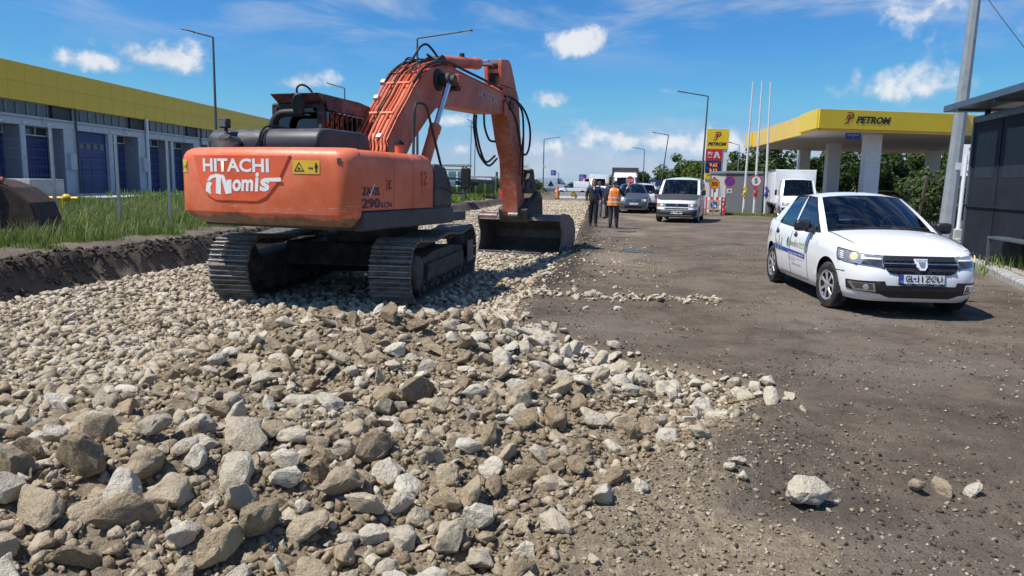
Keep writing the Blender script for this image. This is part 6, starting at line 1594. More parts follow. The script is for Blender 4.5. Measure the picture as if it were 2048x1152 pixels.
        b=MB(); b.cyl((bx+.02,-.0,-.1),(bx+.02,-.0,YB),.045,.045,8); b.build('drain_pipe',M_wdark,w)
        b=MB(); b.cyl((bx+.1,.05,WB-.12),(bx+bay-.1,.05,WB-.12),.025,None,6); b.build('conduit',M_galv,w)
    return w
build_warehouse()
b=MB(); b.span((-14.5,-5.2,-.4),(36,.08,0)); o=b.build('apron',M_conc,None,bevel=.02); o.location=(-23.76,33.1,.60); o.rotation_euler=(0,0,radians(87.1)); tag(o,kind='structure')
# concrete loading dock spur
b=MB(); b.span((-2.4,-4.1,-.1),(-.25,-.0,.80)); o=b.build('loading_dock',M_conc,None,bevel=.02); o.location=(-23.76,33.1,.59); o.rotation_euler=(0,0,radians(87.1)); tag(o,'low concrete loading dock in front of the blue doors, behind the old bucket','loading dock')

# ================================================================ wire fence, gas pipe, old bucket
def build_fence():
    f=thing('wire_fence','thin wire mesh fence on steel posts between the grass and the warehouse','fence',(0,0,0))
    p=[]
    for i in range(-2,12):
        s=-13.5; y=20.3+2.3*i; x=(s+y*S8)/C8; p.append((x,y,ground_z(x,y)))
    pr=None
    for x,y,z in p:
        if pr is None: b=MB(); b.box((0,0,1.2),(.065,.045,2.5)); b.box((0,0,2.46),(.075,.055,.03)); o=b.build('post',M_galv,f); pr=o.data
        else: o=link('post',pr,f)
        o.location=(x,y,z)
    for a,c in zip(p[:-1],p[1:]):
        b=MB(); A,Bv=Vector(a),Vector(c)
        for k in range(11): z=Vector((0,0,.15+.2*k)); b.cyl(A+z,Bv+z,.0014,None,3,False)
        for k in range(1,24):
            q=A.lerp(Bv,k/24); b.cyl(q+Vector((0,0,.12)),q+Vector((0,0,2.2)),.0010,None,3,False)
        o=b.build('wire_mesh',M_galv,f,smooth=0,fix=False); o['kind']='stuff'
build_fence()
M_gas=mat('yellow_gas_paint',(.70,.42,.03),.45,var=.1)
g=thing('gas_pipe','yellow gas pipe with a valve standing in the grass by the fence','pipe',(-14.6,23.5,ground_z(-14.6,23.5)-.28))
b=MB(); b.cyl((-1.4,0,.75),(.75,.15,.75),.055); b.build('pipe',M_gas,g)
for x in (-1.2,.32):
    b=MB(); b.cyl((x,.05,-.1),(x,.05,.75),.03); b.build('support',M_gas,g)
b=MB(); b.lathe([(0,-.12),(.07,-.12),(.12,-.05),(.12,.05),(.07,.12),(0,.12)],14,'x',(.40,.12,.77)); b.build('valve',M_gas,g)
def build_old_bucket():
    M=steel_mat('rusty_black_bucket',(.032,.020,.015),(.070,.044,.033),(.10,.055,.035),.8,.1,4)
    t=thing('digger_bucket','rust black digger bucket lying in the grass at the left edge','bucket',(-11.75,16.4,ground_z(-11.75,16.4)-.12),radians(8))
    side=[(-1.35,.0),(-1.42,.62),(-1.25,1.15),(-.7,1.42),(.12,1.34),(.60,1.17),(.98,.84),(1.10,.48),(1.08,.15),(.98,-.02),(.2,-.1),(-.8,-.1)]
    for y0,y1 in ((0,.04),(1.2,1.24)):
        b=MB(); b.prism([(x,z) for x,z in side],y0,y1,'y'); b.build('side_plate',M,t,bevel=.008)
    b=MB()
    n=len(side)
    pts=side[1:10]
    for (xa,za),(xb,zb) in zip(pts[:-1],pts[1:]):
        d=Vector((xb-xa,0,zb-za)); c=Vector(((xa+xb)/2,.62,(za+zb)/2)); b.box(c,(d.length,1.16,.03),Matrix.Rotation(-atan2(d.z,d.x),3,'Y'))
    b.build('curved_back',M,t)
    for y in (.42,.80):
        b=MB(); b.prism([(-1.0,1.3),(-.85,1.62),(-.5,1.62),(-.2,1.42)],y-.025,y+.025,'y'); b.build('ear',M,t)
    b=MB(); b.cyl((.10,.1,1.42),(.42,.12,1.33),.085,.075,12); b.build('red_pin',mat('faded_red_paint',(.30,.07,.07),.5),t)
    b=MB(); b.box((.02,.1,1.46),(.06,.14,.14)); b.build('pin_head',M_cloth_w,t,bevel=.02)
    st=MB(); st.tube(catmull([(.26,.05,1.40),(.27,-.035,1.34),(.16,-.05,.95),(-.02,-.06,.55),(-.25,-.07,.22),(-.6,-.12,.02)],6),.022,7); o=st.build('lifting_strap',mat('tan_webbing',(.55,.38,.20),.75),None)
    o.location=t.location; o.rotation_euler=t.rotation_euler; tag(o,'tan lifting strap slung over the black digger bucket','strap')
build_old_bucket()

# ================================================================ street lamps and poles
def lamp(label,x,y,h,arm,adir,lean=0,r=.075,z=None,m=M_dgalv,group='street lamps',drop=.32,cabinet=False):
    z=ground_z(x,y) if z is None else z
    t=thing('street_lamp',label,'street lamp',(x,y,z),0,group)
    top=Vector((lean*h,0,h)); b=MB(); b.tube([(0,0,-.2),(0,0,.0),top],[r,r,r*.6],10); b.build('pole',m,t)
    a=Vector((cos(adir),sin(adir),0)); tip=top+a*arm+Vector((0,0,drop))
    b=MB(); b.tube([top+Vector((0,0,-.02)),top+a*.04+Vector((0,0,.02)),tip],[r*.55,r*.5,r*.42],8); b.build('arm',m,t)
    d=(tip-top).normalized(); b=MB(); b.box(tip-d*.05+Vector((0,0,.0)),(.68,.22,.07),d.to_track_quat('X','Z').to_matrix()); hd=b.build('lamp_head',m,t,bevel=.02)
    b=MB(); b.box(tip-d*.05+Vector((0,0,-.04)),(.5,.17,.012),d.to_track_quat('X','Z').to_matrix()); b.build('lens',M_lamp,hd)
    if cabinet:
        b=MB(); b.box((.18,0,h*.52),(.3,.2,.55)); b.build('camera_box',M_cloth_w,t,bevel=.02)
    return t
lamp('tall lamp with arm to the left standing in front of the yellow warehouse wall',-15.35,38.7,8.15,1.28,pi,.004,.085,m=M_dgalv)
lamp('lamp whose arm reaches right, its top showing above the excavator boom',-5.3,41,9.0,2.9,-.35,.0,.085,drop=.25)
lamp('small far lamp showing above the cab roof, arm to the left',-12.6,56,7.8,1.1,pi-.1,0)
lamp('lamp with a small white box half way up its pole, right of the bucket',4.22,108,7.9,2.0,-.1,0,.10,z=-.1,cabinet=True)
lamp('far lamp seen left of the tilted one over the queue',24.2,140,8.1,2.1,pi-.05,.0,.11,z=0)
lamp('leaning lamp over the queue of cars',19.1,98,8.05,1.9,pi-.05,.11,.10,z=0)
lamp('tall lamp rising just left of the price sign, arm to the left',14.25,57,8.25,2.0,pi-.05,.025,.09,z=0)
lamp('small lamp between the price sign and the flagpoles',20.9,70,5.4,1.05,pi-.1,0,.06,z=0,m=M_galv)
t=thing('mast','slim steel mast with small cross head, left of the excavator arm','mast',(-4.42,75,.3)); b=MB(); b.tube([(0,0,-.3),(.1,0,7.3)],[.07,.045],8); b.build('pole',M_galv,t); b=MB(); b.tube([(-.35,0,7.42),(.1,0,7.28),(.2,0,7.1)],.03,6); b.build('arm',M_dgalv,t)
lamp('slim lamp with short bent arm right of the mast',-3.98,75,6.6,.45,pi,.008,.07,z=.3,m=M_galv,drop=.12)
t=thing('utility_pole','tall dark wooden utility pole left of the excavator arm','pole',(-1.40,80,.1)); b=MB(); b.tube([(0,0,-.2),(0,0,4.4)],[.13,.10],8); b.build('pole',mat('old_wood',(.085,.065,.05),.85,var=.3,scale=12),t)
t=thing('utility_pole','short wooden pole beside the tall dark one','pole',(-1.85,80,.1)); b=MB(); b.tube([(0,0,-.2),(0,0,2.6)],[.14,.12],8); b.build('pole',MATS['old_wood'],t)
# big octagonal steel pole at the right
t=thing('steel_pole','thick leaning galvanised steel pole by the dark shelter','pole',(12.80,22,.10))
b=MB(); b.tube([(0,0,-.3),(.04,0,.4),(.235,0,7.3)],[.215,.21,.135],8,True); b.build('pole',mat('weathered_galvanised',(.33,.355,.37),.5,.35,var=.14,scale=3,dirt=(.25,.26,.26),damt=.3),t,smooth=20)
b=MB(); b.box((.0,0,-.05),(.6,.6,.24)); b.build('footing',M_conc,t)
b=MB(); b.box((.11,-.20,2.2),(.16,.02,.2)); b.build('sticker',M_plate,t)
t=thing('vent_pipe','thin white pipe in a concrete footing behind the thick steel pole','pipe',(14.1,23.5,.1)); b=MB(); b.tube([(0,0,0),(.02,0,2.6)],.055,8); b.build('pipe',M_cloth_w,t); b=MB(); b.box((0,0,.12),(.55,.5,.34)); b.build('footing',M_conc,t,bevel=.02)
b=MB(); A,Bv=Vector((13.2,22,9.9)),Vector((17.5,20,.0)); b.tube([Vector((15.2,25.6,8.3)),Vector((14.95,23.8,6.9)),Vector((14.6,22,5.65)),Vector((14.3,20.0,4.2))],.012,5); o=b.build('overhead_wire',M_hose,None); tag(o,'thin overhead wire crossing the top right corner','wire')

# ================================================================ filling station
M_pyel=mat('station_yellow',(.80,.56,.02),.35,var=.03,scale=1,dirt=(.62,.43,.03),dscale=2.5,damt=.12); M_pyel2=mat('station_pale_yellow',(.80,.53,.09),.4,var=.04,scale=1)
M_navy=mat('navy_panel',(.012,.02,.075),.4,var=.1); M_petb=mat('station_black',(.015,.015,.02),.35); M_pred=mat('station_red',(.68,.05,.02),.4)
M_pil=mat('white_pillar',(.70,.71,.73),.5,var=.05,scale=1.5,dirt=(.55,.54,.52),dscale=2,damt=.2); M_soff=mat('soffit_panel',(.46,.455,.45),.6,var=.08,scale=.6)
def p_logo(fn,par,sc=1,ox=0,oy=0):
    """the P-shaped wolf head mark: black P with a red head inside"""
    f=lambda u,v:fn(ox+u*sc,oy+v*sc)
    P=[[(.0,-.02),(.30,-.02),(.33,.06),(.04,.06)],[(.30,.0),(.42,.0),(.62,.62),(.50,.62)],[(.30,1.0),(.80,1.0),(.83,.92),(.28,.92)],[(.80,1.0),(.97,.84),(.86,.80),(.74,.93)],[(.97,.84),(.93,.60),(.83,.64),(.86,.80)],[(.93,.60),(.74,.40),(.66,.47),(.83,.64)],[(.74,.40),(.50,.36),(.53,.44),(.66,.47)]]
    for p in P: flat_on('logo_stroke',[p],f,M_petb,par)
    R=[[(.10,.18),(.20,.48),(.34,.62),(.42,.42),(.30,.40),(.22,.30)],[(.20,.48),(.30,.80),(.62,.86),(.50,.60),(.34,.58)],[(.44,.82),(.80,.76),(.84,.66),(.62,.62),(.50,.66)]]
    for p in R: flat_on('logo_flame',[p],f,M_pred,par)
def build_canopy():
    c=thing('station_canopy','yellow filling station canopy on square white pillars','canopy',(0,0,0))
    A,Bv,Cc,Dd=Vector((15.30,38,0)),Vector((17.70,57.2,0)),Vector((33.5,60.5,0)),Vector((31.5,40.8,0))
    zb,zt=4.45,5.50
    def slab(name,z0,z1,ins,m):
        cen=(A+Bv+Cc+Dd)/4; P=[p+(cen-p).normalized()*ins for p in (A,Dd,Cc,Bv)]
        b=MB(); b.prism([(p.x,p.y) for p in P],z0,z1,'z'); return b.build(name,m,c)
    slab('soffit',zb+.04,zb+.10,.05,M_soff); slab('roof',zt-.2,zt-.12,.05,M_soff)
    def fascia(name,P,Q,t0,t1,z0,z1,th,off,m,skew=0):
        d=(Q-P).normalized(); n=Vector((d.y,-d.x,0))
        if n.dot((A+Bv+Cc+Dd)/4-P)>0: n=-n
        L=(Q-P).length; a=P+d*(L*t0)+n*off; e=P+d*(L*t1)+n*off; b=MB()
        V=[]
        for w in (0,th):
            for q,z,k in ((a,z0,0),(e,z0,-skew),(e,z1,0),(a,z1,0)): V.append(q+d*k+n*w+Vector((0,0,z)))
        b.add(V,[(3,2,1,0),(4,5,6,7),(0,1,5,4),(1,2,6,5),(2,3,7,6),(3,0,4,7)]); o=b.build(name,m,c,bevel=.01)
        return (lambda u,v,o_=.012:a+d*u+n*(th+o_)+Vector((0,0,z0+v))),o
    for P,Q in ((A,Dd),(A,Bv),(Bv,Cc),(Cc,Dd)):
        n=max(4,int((Q-P).length/2.4))
        for k in range(n): fascia('fascia_panel',P,Q,k/n+.0006,(k+1)/n-.0006,zb,zt,.05,0,M_pyel2)
    f,o=fascia('sign_panel',A,Dd,-.008,.505,zb+.12,zt+.02,.14,.04,M_pyel,.55)
    fascia('sign_panel',A,Bv,-.008,.17,zb+.12,zt+.02,.14,.04,M_pyel); fascia('sign_panel',A,Bv,.88,1.01,zb+.06,zt+.02,.14,.04,M_pyel)
    p_logo(f,o,.56,1.35,.26)
    text_on('lettering','PETROM',lambda u,v:f(2.02+u,.29+v),M_petb,o,w=1.95,h=.36,bold=.045,shear=.28)
    d=(Dd-A).normalized(); up=(Bv-A).normalized()
    pill=None
    for x,y in ((19.25,40.6),(20.85,49.2),(22.35,58.0),(30.0,48.0),(31.2,56.0)):
        t=thing('canopy_pillar_tmp',None,None) if False else None
        b=MB(); b.box((0,0,2.24),(.78,.78,4.5)); p=b.build('pillar',M_pil,c,bevel=.015) if pill is None else link('pillar',pill,c)
        pill=p.data; p.location=(x,y,0); p.rotation_euler=(0,0,-.12)
        for k in range(1,3):
            b=MB(); b.box((0,0,1.5*k),(.784,.784,.012)); b.build('pillar_joint',M_soff,p)
    b=MB(); b.box((0,0,0),(.26,.02,.34)); q=b.build('yellow_sticker',M_pyel,c); q.location=(19.10,40.17,1.05); q.rotation_euler=(0,0,-.12)
    # hanging number board
    b=MB(); b.box((0,0,0),(.75,.06,.30)); q=b.build('lane_sign',mat('lane_sign_blue',(.02,.045,.28),.4),c,bevel=.01); q.location=(17.35,38.7,4.26)
    text_on('lettering','BENZINA',planar((-.30,-.035,.02),(1,0,0),(0,0,1)),M_plate,q,w=.60,h=.075); text_on('lettering','1',planar((-.03,-.035,-.12),(1,0,0),(0,0,1)),M_plate,q,h=.10)
    return c
build_canopy()
def pump(label,x,y,s=1,h=1.9):
    t=thing('fuel_pump',label,'fuel pump',(x,y,.12),-.1,'fuel pumps under the canopy')
    b=MB(); b.box((0,0,-.05),(1.6,3.2,.16)); b.build('island_kerb',M_conc,t,bevel=.02)
    b=MB(); b.box((0,0,h*.42),(.62,1.0,h*.84)); b.build('pump_body',M_navy,t,bevel=.03)
    b=MB(); b.box((0,0,h*.84+.22),(.9,1.15,.40)); b.build('pump_header',M_pyel2,t,bevel=.03)
    b=MB(); b.box((-.5,-.62,h*.80),(.92,.07,.95)); b.build('price_board',M_navy,t,bevel=.01)
    for sx in (-1,1):
        b=MB(); b.tube(catmull([(sx*.33,-.1,h*.75),(sx*.46,-.1,h*.45),(sx*.40,-.1,.2),(sx*.34,-.1,.5)],5),.02,6); b.build('hose',M_hose,t)
pump('navy fuel pump with yellow header under the canopy, right of the front pillar',29.7,46.8); pump('fuel pump half hidden by the thick steel pole',33.0,50.5); pump('fuel pump by the far left pillar, above the box truck roof',22.4,57.3,1,1.9)
for k,u in enumerate((.0,.42,.80)):
    t=thing('flagpole',['left','middle','right'][k]+' one of three short white poles seen between the canopy pillars','flagpole',(26.9+u,57.5,.0),0,'short poles between the pillars'); b=MB(); b.tube([(0,0,0),(0,0,2.55)],[.045,.03],8); b.build('pole',M_cloth_w,t)
# station fence of pale yellow pickets
f=thing('picket_fence','pale yellow picket fence behind the filling station','fence',(0,0,0)); pk=None
for i in range(110):
    x=16+i*.28; y=63.5+.05*(x-16)
    if pk is None: b=MB(); b.box((0,0,.62),(.07,.03,1.28)); o=b.build('picket',mat('pale_yellow_paint',(.60,.52,.17),.5),f); pk=o.data
    else: o=link('picket',pk,f)
    o.location=(x,y,0)
for z in (.3,1.0):
    b=MB(); b.box((31.4,64.27,z),(31,.04,.05),Matrix.Rotation(.05,3,'Z')); b.build('rail',MATS['pale_yellow_paint'],f)

# ---------------------------------------------------------------- price sign
def build_totem():
    t=thing('price_sign','tall yellow and white filling station price sign','sign',(13.28,52,0),-.10)
    b=MB(); b.box((.70,.16,2.75),(1.46,.20,5.44)); b.build('board',M_cloth_w,t,bevel=.02)
    F=planar((-.06,.04,0),(1,0,.0),(0,0,1))
    def panel(n,x0,x1,z0,z1,m,d=.05):
        b=MB(); b.span((x0,.05-d,z0),(x1,.05,z1)); return b.build(n,m,t,bevel=.006)
    y=panel('brand_panel',-.04,1.46,4.14,5.50,M_pyel)
    G=planar((0,-.008,0),(1,0,0),(0,0,1)); p_logo(G,y,.56,.40,4.74)
    text_on('lettering','PETROM',lambda u,v:G(.06+u,4.36+v),M_petb,y,w=1.26,h=.24,bold=.045,shear=.28)
    r=panel('shop_panel',-.04,1.06,3.36,4.11,mat('shop_red',(.55,.02,.04),.4,var=.05))
    text_on('lettering','My',lambda u,v:G(.10+u,3.66+v+u*.12),M_plate,r,w=.34,h=.30,bold=.01)
    for pl in ([(.50,3.52),(.62,3.52),(.74,3.95),(.62,3.95)],[(.66,3.95),(.78,3.95),(.94,3.52),(.82,3.52)],[(.60,3.66),(.86,3.66),(.84,3.74),(.62,3.74)],[(.54,3.86),(.72,3.72),(.74,3.78),(.58,3.90)]): flat_on('letter_stroke',[pl],G,M_plate,r)
    flat_on('smile',[[(.08,3.66),(.16,3.56),(.28,3.53),(.40,3.58),(.39,3.61),(.28,3.57),(.17,3.60),(.11,3.67)]],G,M_plate,r)
    n=panel('price_panel',-.04,1.04,2.50,3.33,M_navy)
    M_led=mat('led_orange',(.5,.13,.02),.4,emit=(1,.30,.06),est=.8)
    for z,txt,cap in ((2.94,'9.62','Motorina Standard'),(2.56,'9.53','Benzina Standard 95')):
        text_on('digits',txt,lambda u,v:G(.26+u,z+v),M_led,n,w=.52,h=.22,bold=.012); text_on('caption',cap,lambda u,v:G(.04+u,z+.255+v),mat('caption_blue',(.20,.32,.62),.5),n,w=.9,h=.05)
    s=panel('service_panel',-.04,.90,2.06,2.46,M_pyel)
    text_on('lettering','Spălătorie',lambda u,v:G(.12+u,2.29+v),M_petb,s,w=.68,h=.13,bold=.01); text_on('lettering','Auto',lambda u,v:G(.36+u,2.12+v),M_petb,s,w=.36,h=.12,bold=.01)
    for x in (.25,1.15):
        b=MB(); b.cyl((x,.16,-.2),(x,.16,.3),.08); b.build('foot',M_galv,t)
build_totem()
# ---------------------------------------------------------------- kiosk (transformer hut)
M_kg=mat('grey_kiosk_wall',(.145,.148,.155),.75,var=.08,scale=1.2,bmp=.1,bscale=60,dirt=(.11,.11,.11),dscale=1.2,damt=.3); M_kl=mat('pale_kiosk_wall',(.40,.395,.38),.75,var=.06,scale=1.2)
def build_kiosk():
    A=Vector((12.62,44.5,0)); Bv=Vector((15.05,43.2,0)); Cc=Vector((12.25,46.6,0)); Dd=Bv+(Cc-A)
    k=thing('kiosk','flat roofed dark grey hut behind the no stopping sign','hut',(0,0,0))
    H=2.36
    def wall(P,Q,m,nm):
        d=(Q-P); b=MB(); b.prism([(P.x,P.y),(Q.x,Q.y),(Q.x+ (-d.normalized().y)*.12,Q.y+d.normalized().x*.12),(P.x+(-d.normalized().y)*.12,P.y+d.normalized().x*.12)],0,H,'z'); return b.build(nm,m,k)
    wall(A,Bv,M_kg,'front_wall'); wl=wall(Cc,A,M_kl,'side_wall'); wall(Bv,Dd,M_kg,'back_wall'); wall(Dd,Cc,M_kg,'back_wall')
    cen=(A+Bv+Cc+Dd)/4; P=[p+(p-cen).normalized()*.12 for p in (A,Bv,Dd,Cc)]
    b=MB(); b.prism([(p.x,p.y) for p in P],H,H+.14,'z'); b.build('roof',mat('grey_roof_edge',(.20,.215,.22),.5),k,bevel=.01)
    d=(A-Cc).normalized(); n=Vector((d.y,-d.x,0)); o_=Cc+n*.006
    b=MB(); q=Cc.lerp(A,.38)+n*.02; b.box(q+Vector((0,0,1.12)),(.75,.04,1.45),Matrix.Rotation(atan2(d.y,d.x),3,'Z')); dr=b.build('door',mat('white_door',(.55,.56,.55),.5),wl,bevel=.01)
    b=MB(); b.box(q+n*.03+Vector((0,0,1.35)),(.16,.02,.20),Matrix.Rotation(atan2(d.y,d.x),3,'Z')); b.build('door_sticker',M_navy,dr)
    b=MB(); q=Cc.lerp(A,.72)+n*.07; b.tube([q+Vector((0,0,1.6)),q+n*.05+Vector((0,0,1.5)),q+n*.05+Vector((0,0,1.0)),q+Vector((0,0,.9))],.025,6); b.build('handle',M_dgalv,dr)
    b=MB(); b.box(A.lerp(Cc,.7)+n*.05+Vector((0,0,2.1)),(.12,.1,.1)); b.build('vent',M_dgalv,wl)
build_kiosk()
b=MB(); b.lathe([(0,0),(.24,0),(.25,.05),(.25,.40),(.22,.46),(0,.47)],18,'z'); o=b.build('concrete_block',M_conc,None); o.location=(12.15,43.2,0); tag(o,'round concrete block standing at the corner of the grey hut','concrete block')
M_sred=mat('sign_red',(.62,.03,.04),.35,var=.04); M_sblue=mat('sign_blue',(.03,.07,.42),.35,var=.04); M_swhite=mat('sign_white',(.78,.78,.78),.4,var=.03); M_sor=mat('sign_orange',(.85,.33,.01),.4)
M_back=mat('sign_back',(.40,.41,.42),.5,.3)
def round_sign(name,label,x,y,zc,r,pole_h,rz=0,polex=0,z0=None):
    t=thing(name,label,'road sign',(x,y,ground_z(x,y) if z0 is None else z0),rz)
    if pole_h: 
        b=MB(); b.tube([(0,.05,-.1),(0,.05,pole_h)],.03,8); b.build('post',M_galv,t)
    b=MB(); b.lathe([(0,-.01),(r,-.01),(r,.01),(0,.01)],28,'y',(0,0,zc)); d=b.build('disc',M_back,t)
    return t,d,(lambda u,v,o=.014:Vector((u,-o,zc+v)))
# no stopping
t,d,f=round_sign('no_stopping_sign','blue and red no stopping sign on a thin post before the grey hut',12.27,42.5,1.88,.31,2.1)
flat_on('blue_face',[circ(0,0,.31,28)],f,M_sblue,d); 
for p in ring_polys(0,0,.25,.31,28): pass
flat_on('red_rim',ring_polys(0,0,.25,.312,28),lambda u,v:f(u,v,.017),M_sred,d)['kind']='stuff'
for s in (1,-1): flat_on('red_bar',[[(-.205*s-.025,-.18),(-.205*s+.025,-.205),(.205*s+.025,.18),(.205*s-.025,.205)]],lambda u,v:f(u,v,.018 if s>0 else .0195),M_sred,d)
b=MB(); b.box((0,0,1.36),(.28,.02,.24)); q=b.build('sub_plate',M_swhite,t); flat_on('truck_mark',[[(-.08,-.04),(.08,-.04),(.08,.04),(-.02,.04),(-.08,.0)]],lambda u,v:Vector((u,-.013,1.36+v)),M_blk,q)
# flagpoles with rolled flags
for k,(x,y,h,lean,col,nm) in enumerate(((13.29,43,7.48,.014,(.72,.50,.05),'yellow'),(13.74,42.5,7.45,.0,(.55,.05,.06),'red'),(14.2,42,7.35,-.02,(.05,.05,.25),'navy'))):
    t=thing('flagpole','tall white flagpole with a rolled %s flag tied to it'%nm,'flagpole',(x,y,0),0,'flagpoles by the grey hut')
    b=MB(); b.tube([(0,0,-.1),(lean*.5*h,0,h*.5),(lean*h,0,h)],[.075,.06,.035],10); b.build('pole',mat('white_pole',(.62,.63,.64),.35,var=.05),t)
    b=MB(); b.tube(catmull([(-.03,-.08,1.02),(.05,-.09,1.15),(-.03,-.1,1.28),(.06,-.09,1.40),(-.02,-.07,1.5),(0,-.06,1.62)],5),[.05+.035*abs(sin(i*1.1)) for i in range(26)],8); b.tube(catmull([(-.12,-.1,1.1),(.0,-.12,1.3),(.16,-.1,1.34)],4),[.02,.04,.05,.05,.05,.05,.04,.03,.02],7)
    b.build('rolled_flag',mat('flag_'+nm,col,.8,var=.2,scale=12),t,smooth=60)['kind']='stuff'
t,d,f=round_sign('speed_sign','round 5 speed limit sign on the middle flagpole',13.72,42.38,1.93,.33,0,z0=0)
flat_on('white_face',[circ(0,0,.33,28)],f,M_swhite,d); flat_on('red_rim',ring_polys(0,0,.265,.332,28),lambda u,v:f(u,v,.017),M_sred,d)['kind']='stuff'
text_on('digit','5',lambda u,v:f(-.09+u,-.15+v,.018),M_blk,d,w=.18,h=.30,bold=.03)
t,d,f=round_sign('speed_sign','orange round 30 speed limit sign just right of the passenger van',11.0,41.0,1.72,.29,1.9)
flat_on('orange_face',[circ(0,0,.29,28)],f,M_sor,d); flat_on('red_rim',ring_polys(0,0,.255,.292,28),lambda u,v:f(u,v,.017),M_sred,d)['kind']='stuff'
text_on('digits','30',lambda u,v:f(-.17+u,-.11+v,.018),M_blk,d,w=.34,h=.22,bold=.03)
# red white works barrier with arrow sign
t=thing('works_barrier','red and white plastic works barrier beside the passenger van','barrier',(11.15,41.4,0),-.35)
for x in (-.42,.42):
    b=MB(); b.box((x,0,.5),(.07,.06,1.0)); b.build('upright',M_sred,t,bevel=.01); b=MB(); b.box((x,0,.03),(.12,.5,.05)); b.build('foot',M_dgalv,t)
for z in (.92,.25):
    for i in range(5):
        b=MB(); b.box((-.30+.155*i,0,z),(.153,.04,.16)); b.build('band',M_sred if i%2 else M_swhite,t)
b=MB(); b.box((.5,.42,.5),(.05,.9,.95),Matrix.Rotation(.2,3,'Z')); b.build('side_board',M_sred,t); 
for z in (.3,.6,.85):
    b=MB(); b.box((.47,.42,z),(.05,.5,.09),Matrix.Rotation(.2,3,'Z')); b.build('side_stripe',M_swhite,t)
b=MB(); b.box((0,-.05,.56),(.56,.03,.56)); q=b.build('arrow_board',mat('board_tan',(.50,.36,.16),.5),t)
g2=lambda u,v,o=0:Vector((u,-.068-o,.56+v)); flat_on('blue_disc',[circ(0,0,.20,24)],g2,M_sblue,q)
flat_on('arrow',[[(-.11,.09),(-.08,.12),(.04,.0),(.01,-.03)],[(.12,-.12),(-.02,-.10),(.10,.03)]],lambda u,v:g2(u,v,.004),M_swhite,q)
# ---------------------------------------------------------------- right hand shelter, pavement, kerb, bench
M_sh=mat('dark_blue_shelter_panel',(.017,.020,.028),.7,var=.25,scale=1.5,bmp=.08,bscale=30,spec=.25,dirt=(.018,.020,.028),dscale=1.2,damt=.3); M_shf=mat('grey_shelter_frame',(.10,.125,.15),.45,.3,var=.15,scale=5,dirt=(.17,.18,.18),damt=.3)
def build_shelter():
    # back wall runs from P (far end) towards the camera side
    P=Vector((10.35,17.0,.12)); d=Vector((-.22,-.975,0)).normalized(); n=Vector((d.y,-d.x,0))  # n points to the road (left)
    if n.x>0: n=-n
    s=thing('bus_shelter','dark blue grey shelter with a flat overhanging roof at the right edge','shelter',P,atan2(d.y,d.x))
    # local x along wall towards the camera, local +y = left of d
    side=1 if Vector((-d.y,d.x,0)).dot(n)>0 else -1
    L=6.2; H=3.08
    for i in range(4):
        b=MB(); b.span((.08+i*1.52,-.02,.16),(1.56+i*1.52,.02,H-.06)); b.build('wall_panel',M_sh,s)
        b=MB(); b.span((.30+i*1.52,.021*side-.004,1.75),(1.36+i*1.52,.021*side+.004,H-.35)); b.build('inner_panel',mat('dark_window_panel',(.02,.024,.034),.5,var=.3,spec=.3),s)
        if i: 
            b=MB(); b.box((.04+i*1.52,0,H/2),(.05,.07,H)); b.build('frame_post',M_sh,s)
    b=MB(); b.box((.03,0,H/2),(.09,.10,H)); b.build('frame_post',M_shf,s)
    b=MB(); b.box((L/2,0,H-.03),(L,.10,.14)); b.build('top_rail',M_shf,s); b=MB(); b.box((L/2,0,.10),(L,.08,.10)); b.build('bottom_rail',M_sh,s)
    b=MB(); b.box((L/2,.03*side,1.15),(L,.05,.05)); b.build('mid_rail',M_sh,s)
    # roof
    b=MB(); b.box((L/2,-.12*side,H+.22),(L+.2,1.55,.14)); b.build('roof',mat('blue_grey_roof',(.075,.11,.15),.45,.2,var=.1),s,bevel=.01)
    for x in (.7,2.6,4.6):
        b=MB(); b.box((x,.02*side,H+.08),(.09,.09,.14)); b.build('roof_bracket',M_sh,s)
        b=MB(); b.box((x,-.1*side,H+.125),(.06,1.4,.05)); b.build('roof_rib',M_shf,s)
build_shelter()
t=thing('bench','dark metal framed bench on the pavement in front of the shelter','bench',(9.75,14.8,.12),radians(-102))
b=MB(); b.box((1.1,0,.56),(2.3,.46,.05)); b.build('seat',M_shf,t,bevel=.008)
for x in (.0,2.2):
    for y in (-.2,.2):
        b=MB(); b.box((x,y,.27),(.06,.05,.54)); b.build('leg',M_shf,t)
b=MB(); b.box((1.1,.10,.28),(2.1,.02,.44)); b.build('back_panel',M_sh,t)
